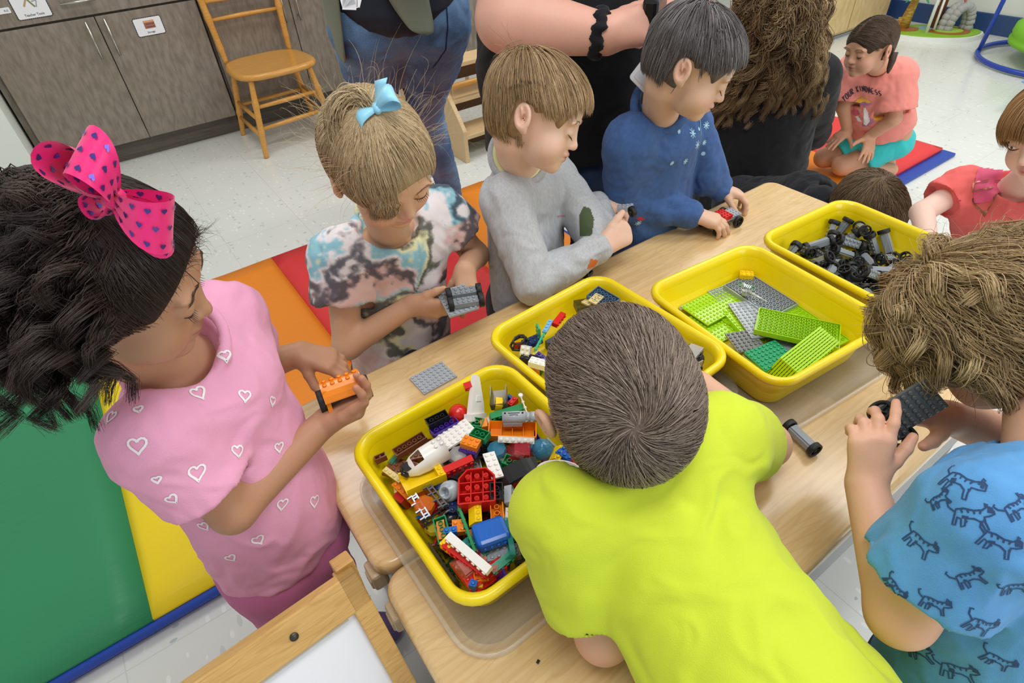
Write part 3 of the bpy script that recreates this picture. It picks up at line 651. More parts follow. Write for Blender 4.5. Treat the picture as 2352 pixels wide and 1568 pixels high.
def axle(loc, quat=None, label=None, group=None, col='bar', length=4, r=1):
    t = bpy.data.objects.new('wheel_axle', None); COL.objects.link(t); t.empty_display_size = .02
    key = ('axle', length)
    if key not in SH:
        m = MB(); L_ = length*U8+.006; m.box((0, 0, 0), (.0150, L_, .0088), bev=.0006); m.box((0, 0, -.0052), (.010, L_*.96, .0026)); m.tube([(0, -L_/2-.006, 0), (0, L_/2+.006, 0)], .0016, 8)
        for i in (-.5, .5):
            for j in range(length): m.lathe([(.0024, .0042), (.0024, .0060), (0, .0060)], 8, M=Matrix.Translation((i*.0078, (j-(length-1)/2)*U8, 0)))
        me = pyd(m.V, m.F, name='bar'); me.polygons.foreach_set('use_smooth', m.S); me.materials.append(PM['bar']); SH[key] = me
    b = bpy.data.objects.new('bar', SH[key]); COL.objects.link(b); b.parent = t; b.material_slots[0].link = 'OBJECT'; b.material_slots[0].material = PM[col]
    for s in (-1, 1):
        q = bpy.data.objects.new('wheel', wheel_mesh()); COL.objects.link(q); q.parent = t; q.location = (0, s*(length*U8/2+.0075), 0); q.rotation_euler = (PI/2, R0.random()*3, 0); q.scale = (r, r, 1)
    t.location = loc
    if quat is not None: t.rotation_mode = 'QUATERNION'; t.rotation_quaternion = quat
    return tag(t, label, 'toy axle', group)
def frame_q(y_dir, z_hint=(0, 0, 1)):
    'rotation whose local Y follows y_dir and local Z leans to z_hint'
    y = Vector(y_dir).normalized(); z = Vector(z_hint); z = (z-y*z.dot(y)).normalized(); x = y.cross(z)
    return Matrix(((x.x, y.x, z.x), (x.y, y.y, z.y), (x.z, y.z, z.z))).to_quaternion()

# ================================================================ table, trays, lids
maple = wood('maple_top', '#e3c592', '#d9b67e', '#b98f5a', scale=(1.6, 7, 7), ring=2.6, grain=26, rough=.22, amt=.22, coat=.35, plank=(.085, .62, .10))
plw = mat('white_bin_plastic', '#e4e6ea', .3); grey_m = mat('grey_metal', '#8a8d90', .35, metal=.5); beige = mat('beige_plastic', '#d8c3a0', .4)
TZ = .52
def slab(w_, l_, r, top, th=.024, e=.007):
    V = []; loops = [(w_/2-e*2, l_/2-e*2, -th), (w_/2-e*.3, l_/2-e*.3, -th), (w_/2, l_/2, -th+e*.5), (w_/2, l_/2, -e), (w_/2-e*.3, l_/2-e*.3, -e*.3), (w_/2-e, l_/2-e, 0)]
    n = None
    for a, b, z in loops:
        P = rrect(2*a, 2*b, max(r-(w_/2-a), .004), 8); n = len(P); V += [(x, y, top+z) for x, y in P]
    k6 = len(loops); F = [(i*n+k, i*n+(k+1) % n, (i+1)*n+(k+1) % n, (i+1)*n+k) for i in range(k6-1) for k in range(n)]+[tuple(range(n-1, -1, -1)), tuple((k6-1)*n+k for k in range(n))]
    return V, F
def table(name, x0, x1, y0, y1, label):
    t = empty(name, ((x0+x1)/2, (y0+y1)/2, 0), label=label, cat='table'); w_, l_ = x1-x0, y1-y0
    V, F = slab(w_, l_, .03, TZ); MB().add(V, F, True).build('tabletop', maple, t).data.polygons[len(F)-1].use_smooth = False
    mb = MB(); V, F = slab(w_-.03, l_-.03, .025, TZ-.0245, .16, .004); mb.add(V, F, True).build('storage_tub', plw, t)
    for sx in (-1, 1):
        for sy in (-1, 1): MB().tube([(sx*(w_/2-.05), sy*(l_/2-.05), .01), (sx*(w_/2-.05), sy*(l_/2-.05), TZ-.18)], .016, 12).lathe([(0, 0), (.02, 0), (.02, .02), (0, .02)], 14, M=Matrix.Translation((sx*(w_/2-.05), sy*(l_/2-.05), 0))).build('leg', grey_m, t)
    MB().box((0, -l_/2+.012, TZ-.10), (w_-.04, .01, .10)).box((0, l_/2-.012, TZ-.10), (w_-.04, .01, .10)).build('apron', grey_m, t)
    for sx in (-1, 1):
        for dy in ((-.045 if l_ > .32 else -.02), .0) if False else (l_/2-.03, -l_/2+.03): MB().box((sx*(w_/2-.004), dy, TZ-.045), (.022, .03, .035), bev=.005).box((sx*(w_/2+.006), dy, TZ-.05), (.006, .02, .02), bev=.002).build('clip', beige, t)
    return t
table('activity_table', .042, 1.276, .398, .738, 'long maple-topped activity table behind the trays, where the standing children play')
table('activity_table', .040, 1.274, .088, .393, 'maple-topped activity table that the boy in the lime shirt leans on')

yel = mat('tray_yellow', '#f2d808', .28, .5, coat=.2, sss=0); clr = mat('clear_lid', '#f2efe9', .08, .8, alpha=.26)
def loft(loops, r0, n=7, close=True):
    V = []; m = None
    for w_, l_, r, z in loops: P = rrect(w_, l_, r, n); m = len(P); V += [(x, y, z) for x, y in P]
    k = len(loops); F = [(i*m+j, i*m+(j+1) % m, (i+1)*m+(j+1) % m, (i+1)*m+j) for i in range(k-1) for j in range(m)]
    F.append(tuple((k-1)*m+j for j in range(m))); 
    if close: F.append(tuple(range(m-1, -1, -1)))
    return V, F
TW, TL, TH_ = .262, .292, .078
def tray(c, rz, label):
    t = empty('storage_tray', (c[0], c[1], TZ+.003), rz, label, 'tray', 'yellow plastic trays on the table')
    L_ = [(.206, .236, .024, 0), (.212, .242, .028, .003), (.232, .262, .030, TH_-.020), (.236, .266, .031, TH_-.012), (TW-.004, TL-.004, .038, TH_-.013), (TW, TL, .040, TH_-.008), (TW-.001, TL-.001, .040, TH_-.003), (TW-.006, TL-.006, .038, TH_), (TW-.016, TL-.016, .034, TH_), (TW-.024, TL-.024, .031, TH_-.004),
          (.233, .263, .030, TH_-.016), (.231, .261, .030, TH_-.034), (.227, .257, .029, TH_-.037), (.210, .240, .026, .007), (.200, .230, .022, .0035)]
    V, F = loft(L_, .03); MB().add(V, F, True).build('tray_body', yel, t)
    return t
def lid(c, rz, label, w_=.292, l_=.322):
    V, F = loft([(w_-.012, l_-.012, .044, 0), (w_, l_, .05, .0012), (w_, l_, .05, .009), (w_-.004, l_-.004, .048, .0105), (w_-.010, l_-.010, .046, .009), (w_-.016, l_-.016, .042, .003), (w_-.03, l_-.03, .036, .0022)], .04)
    o = MB().add(V, F, True).build('clear_lid', clr, None, loc=(c[0], c[1], TZ), rot=(0, 0, rz)); return tag(o, label, 'lid', 'clear lids under the trays')
TR = {1: ((.2155, .404), .020), 2: ((.484, .478), .045), 3: ((.748, .389), -.085), 4: ((1.030, .372), -.06)}
LB = {1: 'bright yellow tray heaped with mixed coloured bricks, beside the small grey plate', 2: 'bright yellow tray mostly hidden under the lime shirt boy\'s head', 3: 'bright yellow tray holding lime green and grey plates', 4: 'bright yellow tray full of black wheels on grey axles'}
LL = {1: 'clear plastic lid under the tray of mixed bricks', 2: 'clear plastic lid under the tray beneath the lime shirt boy\'s head', 3: 'clear plastic lid under the tray of lime green plates', 4: 'clear plastic lid under the tray of black wheels'}
for k, (c, a) in TR.items(): tray(c, a, LB[k]); lid((c[0]+[0, .004, .008, .008, .004][k], c[1]-[0, .014, .010, .014, .012][k]), a, LL[k])

# ================================================================ pieces on the table and in the trays
def q1(x, y): return 800+x/2.488, 820+y/2.488
def q3(x, y): return 1500+x/3.074, 450+y/3.074
def q2(x, y): return 1120+x/3.92, 600+y/3.92
# kind, colour, end a, end b (crop pixels), layer height, up ('u' studs up, 'd' underside up, 's' on its side), description
T1 = [
 ((4, 8, 1), 'brown', (140, 600), (290, 640), .553, 'u', 'brown studded plate in the tray corner under the white nose cone'),
 ((2, 6, 3), 'brown', (280, 530), (410, 460), .566, 'd', 'brown brick lying hollow side up along the tray wall'),
 ((4, 4, 1), 'brown', (300, 470), (420, 450), .562, 'd', 'brown plate curving against the tray wall'),
 ((1, 2, 3), 'brown', (125, 550), (175, 530), .570, 'd', 'small brown brick in the tray corner'),
 ((2, 4, 3), 'black', (458, 380), (562, 335), .590, 'd', 'black four-stud brick with its hollow side up by the tray wall'),
 ((2, 5, 3), 'purple', (478, 440), (620, 365), .584, 'd', 'long purple brick lying beside the black one'),
 ((4, 6, 1), 'white', (545, 480), (690, 400), .586, 'u', 'white studded plate with two holes behind the white nose cone'),
 ((2, 2, 3), 'green', (708, 375), (768, 385), .584, 'd', 'green square brick under the white tail fin'),
 ((1, 2, 3), 'orange', (775, 365), (778, 400), .582, 's', 'narrow orange brick beside the white tail fin'),
 ((2, 3, 3), 'green', (712, 430), (795, 465), .596, 'd', 'green brick lying hollow side up on the white plate'),
 ((2, 6, 3), 'green', (820, 355), (985, 290), .583, 's', 'long green brick on its side next to the grey motor'),
 ('motor', 'grey', (890, 345), (1055, 340), .598, 'u', 'light grey motor shaped piece with a round end'),
 ('trough', 'orange', (800, 430), (1075, 425), .582, 'u', 'orange boat shaped trough'),
 ('tail_fin', 'white', (700, 335), (735, 130), .598, 'f', 'tall white tail fin leaning on the tray wall'),
 ((1, 2, 3), 'red', (672, 160), (700, 152), .612, 's', 'small red brick on top of the white tail fin'),
 ('panel', 'c_smoke', (860, 320), (865, 160), .592, 'u', 'smoky see-through channel against the tray wall'),
 ((2, 2, 3), 'yellow', (855, 305), (860, 245), .590, 's', 'yellow square brick in the smoky channel'),
 ('dome', 'red', (600, 345), (655, 290), .584, 'u', 'glossy red helmet dome by the tray wall'),
 ((1, 2, 3), 'red', (930, 270), (950, 250), .584, 'u', 'small red brick behind the smoky channel'),
 ('beads', 'white', (1020, 310), (990, 235), .596, 'u', 'white knobbly antenna by the tray corner'),
 ((1, 6, 1), 'white', (870, 468), (1050, 478), .598, 'S', 'white six-stud strip across the dark red window'),
 ('windscreen', 'c_red', (900, 540), (1040, 540), .588, 'u', 'see-through dark red window piece'),
 ((2, 3, 3), 'purple', (645, 515), (740, 545), .588, 'u', 'purple brick under the orange one'),
 ((2, 3, 3), 'orange', (650, 480), (750, 510), .597, 'u', 'orange brick stacked on the purple one'),
 ('cockpit', 'white', (335, 625), (560, 510), .600, 'u', 'white shuttle nose with a black tip and open windows'),
 ('open_box', 'yellow', (520, 640), (300, 745), .588, 'u', 'open yellow box tilted under the white nose'),
 ('gem', 'c_white', (600, 560), (660, 570), .580, 'u', 'clear faceted canopy behind the white nose'),
 ('wedge', 'red', (740, 860), (740, 660), .594, 'u', 'large ribbed red block with its hollow side up'),
 ((2, 5, 3), 'red', (560, 650), (700, 600), .588, 's', 'long red brick beside the large ribbed red block'),
 ('engine', 'grey', (540, 740), (620, 790), .588, 'S', 'round light grey engine piece'),
 ((2, 3, 3), 'black', (845, 735), (850, 815), .600, 'd', 'black brick lying hollow side up on the orange one'),
 ((1, 3, 3), 'grey', (918, 735), (918, 845), .592, 's', 'narrow light grey brick standing by the black one'),
 ((2, 3, 3), 'orange', (850, 830), (855, 935), .592, 'd', 'orange brick lying hollow side up'),
 ((2, 3, 3), 'white', (920, 905), (990, 905), .584, 'u', 'white studded brick under the red cup'),
 ((1, 2, 3), 'green', (790, 670), (880, 560), .572, 'u', 'short green brick under the white strip'),
 ((2, 5, 1), 'white', (800, 550), (855, 690), .594, 'u', 'white studded plate beside the black curved slab'),
 ((2, 3, 3), 'green', (890, 590), (985, 620), .586, 'd', 'green brick with round holes near the black curved slab'),
 ('arch', 'black', (900, 690), (1080, 620), .588, 'u', 'wide black curved slab in the middle of the heap'),
 ('shell', 'white', (1100, 660), (1320, 690), .600, 'u', 'white oval canopy shell with its open side up'),
 ('cup', 'red', (1040, 830), (1060, 950), .594, 'S', 'glossy red cup shaped hull by the boy\'s shoulder'),
 ('dome', 'c_blue', (1080, 500), (1140, 540), .586, 'u', 'see-through blue dome beside the boy\'s ear'),
 ('gem', 'c_blue', (820, 510), (880, 560), .582, 'u', 'see-through pale blue block'),
 ((2, 4, 3), 'blue', (1230, 550), (1290, 590), .588, 'u', 'blue brick beside the white oval shell'),
 ('slope', 'yellow', (1170, 545), (1220, 560), .586, 'u', 'yellow slope brick beside the see-through blue dome'),
 ((1, 4, 1), 'red', (1295, 600), (1330, 660), .594, 's', 'thin red strip near the blue brick'),
 ((2, 2, 1), 'green', (1340, 640), (1360, 665), .586, 'u', 'small green plate at the collar of the lime shirt'),
 ((4, 6, 1), 'orange', (255, 760), (330, 830), .566, 'u', 'orange studded plate by the tray wall'),
 ('gem', 'c_orange', (390, 830), (460, 890), .588, 'u', 'see-through orange faceted dome'),
 ('ladder', 'silver', (310, 850), (370, 950), .594, 'u', 'silver ladder frame by the tray wall'),
 ('ladder', 'silver', (470, 750), (540, 840), .590, 'u', 'silver ladder frame beside the grey engine'),
 ('ladder', 'black', (420, 960), (540, 890), .580, 'u', 'black ladder frame under the orange dome'),
 ('cylinder', 'black', (560, 930), (620, 940), .574, 'u', 'black round drum in the heap'),
 ((2, 4, 3), 'navy', (600, 870), (700, 860), .576, 'u', 'dark blue brick under the large red block'),
 ((2, 4, 3), 'green', (470, 965), (500, 1090), .590, 'd', 'green brick lying hollow side up by the tray wall'),
 ((2, 3, 3), 'orange', (535, 965), (550, 1040), .584, 's', 'orange brick leaning on the green one'),
 ((1, 2, 3), 'blue', (565, 1000), (605, 995), .590, 'u', 'small blue brick beside the orange square one'),
 ((2, 2, 3), 'orange', (610, 975), (655, 970), .586, 'u', 'orange square brick by the tilted green strip'),
 ((2, 8, 1), 'green', (655, 900), (715, 1090), .588, 's', 'long green strip tilted in the heap'),
 ('slope', 'yellow', (680, 910), (770, 900), .594, 'u', 'yellow sloped brick above the blue rounded block'),
 ('rounded_block', 'blue', (760, 1030), (870, 990), .594, 'u', 'large smooth blue block with rounded edges'),
 ((4, 4, 3), 'grey', (790, 1110), (880, 1090), .576, 'u', 'light grey brick under the smooth blue block'),
 ((2, 2, 3), 'yellow', (535, 1060), (590, 1100), .590, 'u', 'yellow square brick at the end of the red one'),
 ((2, 8, 3), 'red', (600, 1125), (795, 1245), .588, 's', 'long red brick under the white strip'),
 ((1, 8, 3), 'white', (590, 1050), (790, 1195), .603, 's', 'long white brick lying on the red one'),
 ((2, 8, 1), 'orange', (815, 1150), (838, 1320), .584, 'd', 'long orange plate with its ribbed side up'),
 ('long_panel', 'c_teal', (965, 1020), (985, 1190), .590, 'S', 'see-through teal channel by the boy\'s shoulder'),
 ((2, 4, 1), 'black', (1040, 1050), (1080, 1110), .584, 's', 'black plate beside the teal channel'),
 ((2, 2, 3), 'purple', (880, 1190), (925, 1195), .574, 'u', 'purple square brick near the tray edge'),
 ((4, 6, 1), 'red', (590, 1230), (680, 1350), .572, 'u', 'red studded plate in the tray corner'),
 ((2, 6, 3), 'red', (665, 1385), (770, 1320), .578, 'u', 'red brick against the tray wall'),
 ('windscreen', 'c_pink', (570, 1200), (620, 1260), .582, 'u', 'see-through pinkish window in the tray corner'),
 ((1, 6, 1), 'c_pink', (580, 1275), (720, 1290), .586, 'u', 'see-through pinkish strip of studs'),
 ((1, 1, 3), 'blue', (708, 1325), (724, 1330), .584, 'u', 'tiny blue brick by the tray corner'),
 ((2, 4, 1), 'yellow', (785, 1350), (800, 1260), .576, 'u', 'yellow plate beneath the long orange plate'),
 ((2, 4, 3), 'teal', (890, 1260), (950, 1210), .580, 's', 'sea green brick by the tray wall'),
 ((2, 3, 3), 'brown', (950, 970), (1000, 985), .578, 'd', 'brown brick under the red cup'),
 ((1, 4, 1), 'tan', (215, 660), (270, 700), .572, 'u', 'sand-coloured strip beside the yellow box'),
 ('gem', 'c_yellow', (400, 1000), (420, 1040), .566, 'u', 'see-through yellow-green lump by the tray wall'),
 ((2, 4, 3), 'black', (450, 1130), (520, 1160), .560, 'u', 'black brick low in the heap by the wall'),
 ((2, 4, 3), 'c_teal', (700, 1080), (740, 1120), .582, 'u', 'see-through teal brick beside the blue block'),
 ((2, 4, 3), 'dark', (880, 1130), (930, 1120), .572, 'u', 'dark grey brick beneath the blue block'),
]
T2 = [
 ('ring_window', 'black', (240, 780), (330, 700), .580, 'u', 'black window frame piece by the tray corner'),
 ((1, 3, 3), 'red', (250, 750), (310, 740), .566, 'u', 'red brick inside the black window frame'),
 ((2, 2, 3), 'white', (320, 800), (370, 810), .580, 'S', 'off-white square brick by the tray wall'),
 ((1, 8, 1), 'c_green', (380, 850), (590, 530), .592, 's', 'long see-through green strip leaning out of the tray'),
 ((1, 4, 1), 'sky', (510, 640), (570, 530), .596, 'u', 'pale blue strip beside the see-through green one'),
 ((1, 4, 3), 'red', (600, 570), (680, 480), .592, 's', 'red brick at the edge of the boy\'s hair'),
 ((2, 4, 1), 'c_green', (440, 620), (480, 680), .584, 'w', 'dark see-through green pane against the tray wall'),
 ((2, 4, 3), 'navy', (360, 740), (440, 710), .572, 'u', 'dark blue brick beside the window frame'),
 ((2, 3, 1), 'tan', (900, 370), (930, 350), .588, 'd', 'sand-coloured plate near the top of the boy\'s head'),
 ((2, 3, 1), 'tan', (940, 370), (1010, 310), .594, 'd', 'sand-coloured ribbed plate tilted by the slate blue one'),
 ((4, 6, 3), 'slate', (1010, 260), (1190, 350), .590, 'd', 'slate blue inverted block in the tray corner'),
 ('dome', 'white', (1230, 380), (1310, 400), .590, 'u', 'round white dish behind the boy\'s hair'),
 ('panel', 'c_smoke', (780, 400), (900, 380), .580, 'u', 'smoky see-through panel at the edge of the boy\'s hair'),
 ((2, 3, 3), 'red', (1400, 455), (1430, 470), .586, 'u', 'red brick against the tray wall above the hair'),
 ('windscreen', 'c_smoke', (1780, 780), (1900, 830), .590, 'u', 'smoky see-through windscreen near the boy\'s ear'),
 ('engine', 'black', (1880, 920), (1990, 920), .582, 'u', 'black spiky piece by the tray wall'),
 ('slope', 'white', (1740, 840), (1800, 920), .592, 'u', 'white piece with orange edges beside the boy\'s ear'),
 ('panel', 'c_white', (1830, 1010), (1930, 950), .590, 'u', 'clear box beside the boy\'s ear'),
 ((2, 4, 3), 'black', (340, 880), (420, 900), .572, 'u', 'black brick by the tray corner'),
 ((2, 4, 3), 'white', (410, 940), (450, 950), .578, 'u', 'white brick tucked by the boy\'s hair'),
 ((2, 3, 3), 'black', (1590, 580), (1660, 620), .588, 'u', 'black brick against the tray wall beside the hair'),
 ('slope', 'yellow', (1690, 690), (1750, 690), .582, 'u', 'yellow sloped piece blending with the tray wall'),
 ((2, 3, 3), 'yellow', (1480, 500), (1540, 530), .586, 'u', 'yellow studded brick against the tray wall above the hair'),
 ((2, 3, 3), 'purple', (1780, 990), (1810, 970), .580, 'u', 'purple brick beneath the clear box'),
]
def pose(kind, a, b, z, up, rnd=None):
    pa, pb = Vector(at(*a, z)), Vector(at(*b, z)); d = pb-pa; c = (pa+pb)/2
    if d.length < 1e-4: d = Vector((1, 0, 0))
    h = {'u': (0, 0, 1), 'd': (0, 0, -1)}.get(up)
    side = Vector((d.y, -d.x, 0)).normalized()      # towards the camera side
    if h: q = frame_q(d, h)
    elif up == 's': q = frame_q(d, side*.97+Vector((0, 0, -.2)))
    elif up == 'S': q = frame_q(d, side*.8+Vector((0, 0, .55)))
    elif up == 'w': q = frame_q(Vector((0, 0, 1)), side)
    elif up == 'f': q = frame_q(d*.6+Vector((0, 0, .045)), side*.8+Vector((0, 0, .6)))
    return c, q

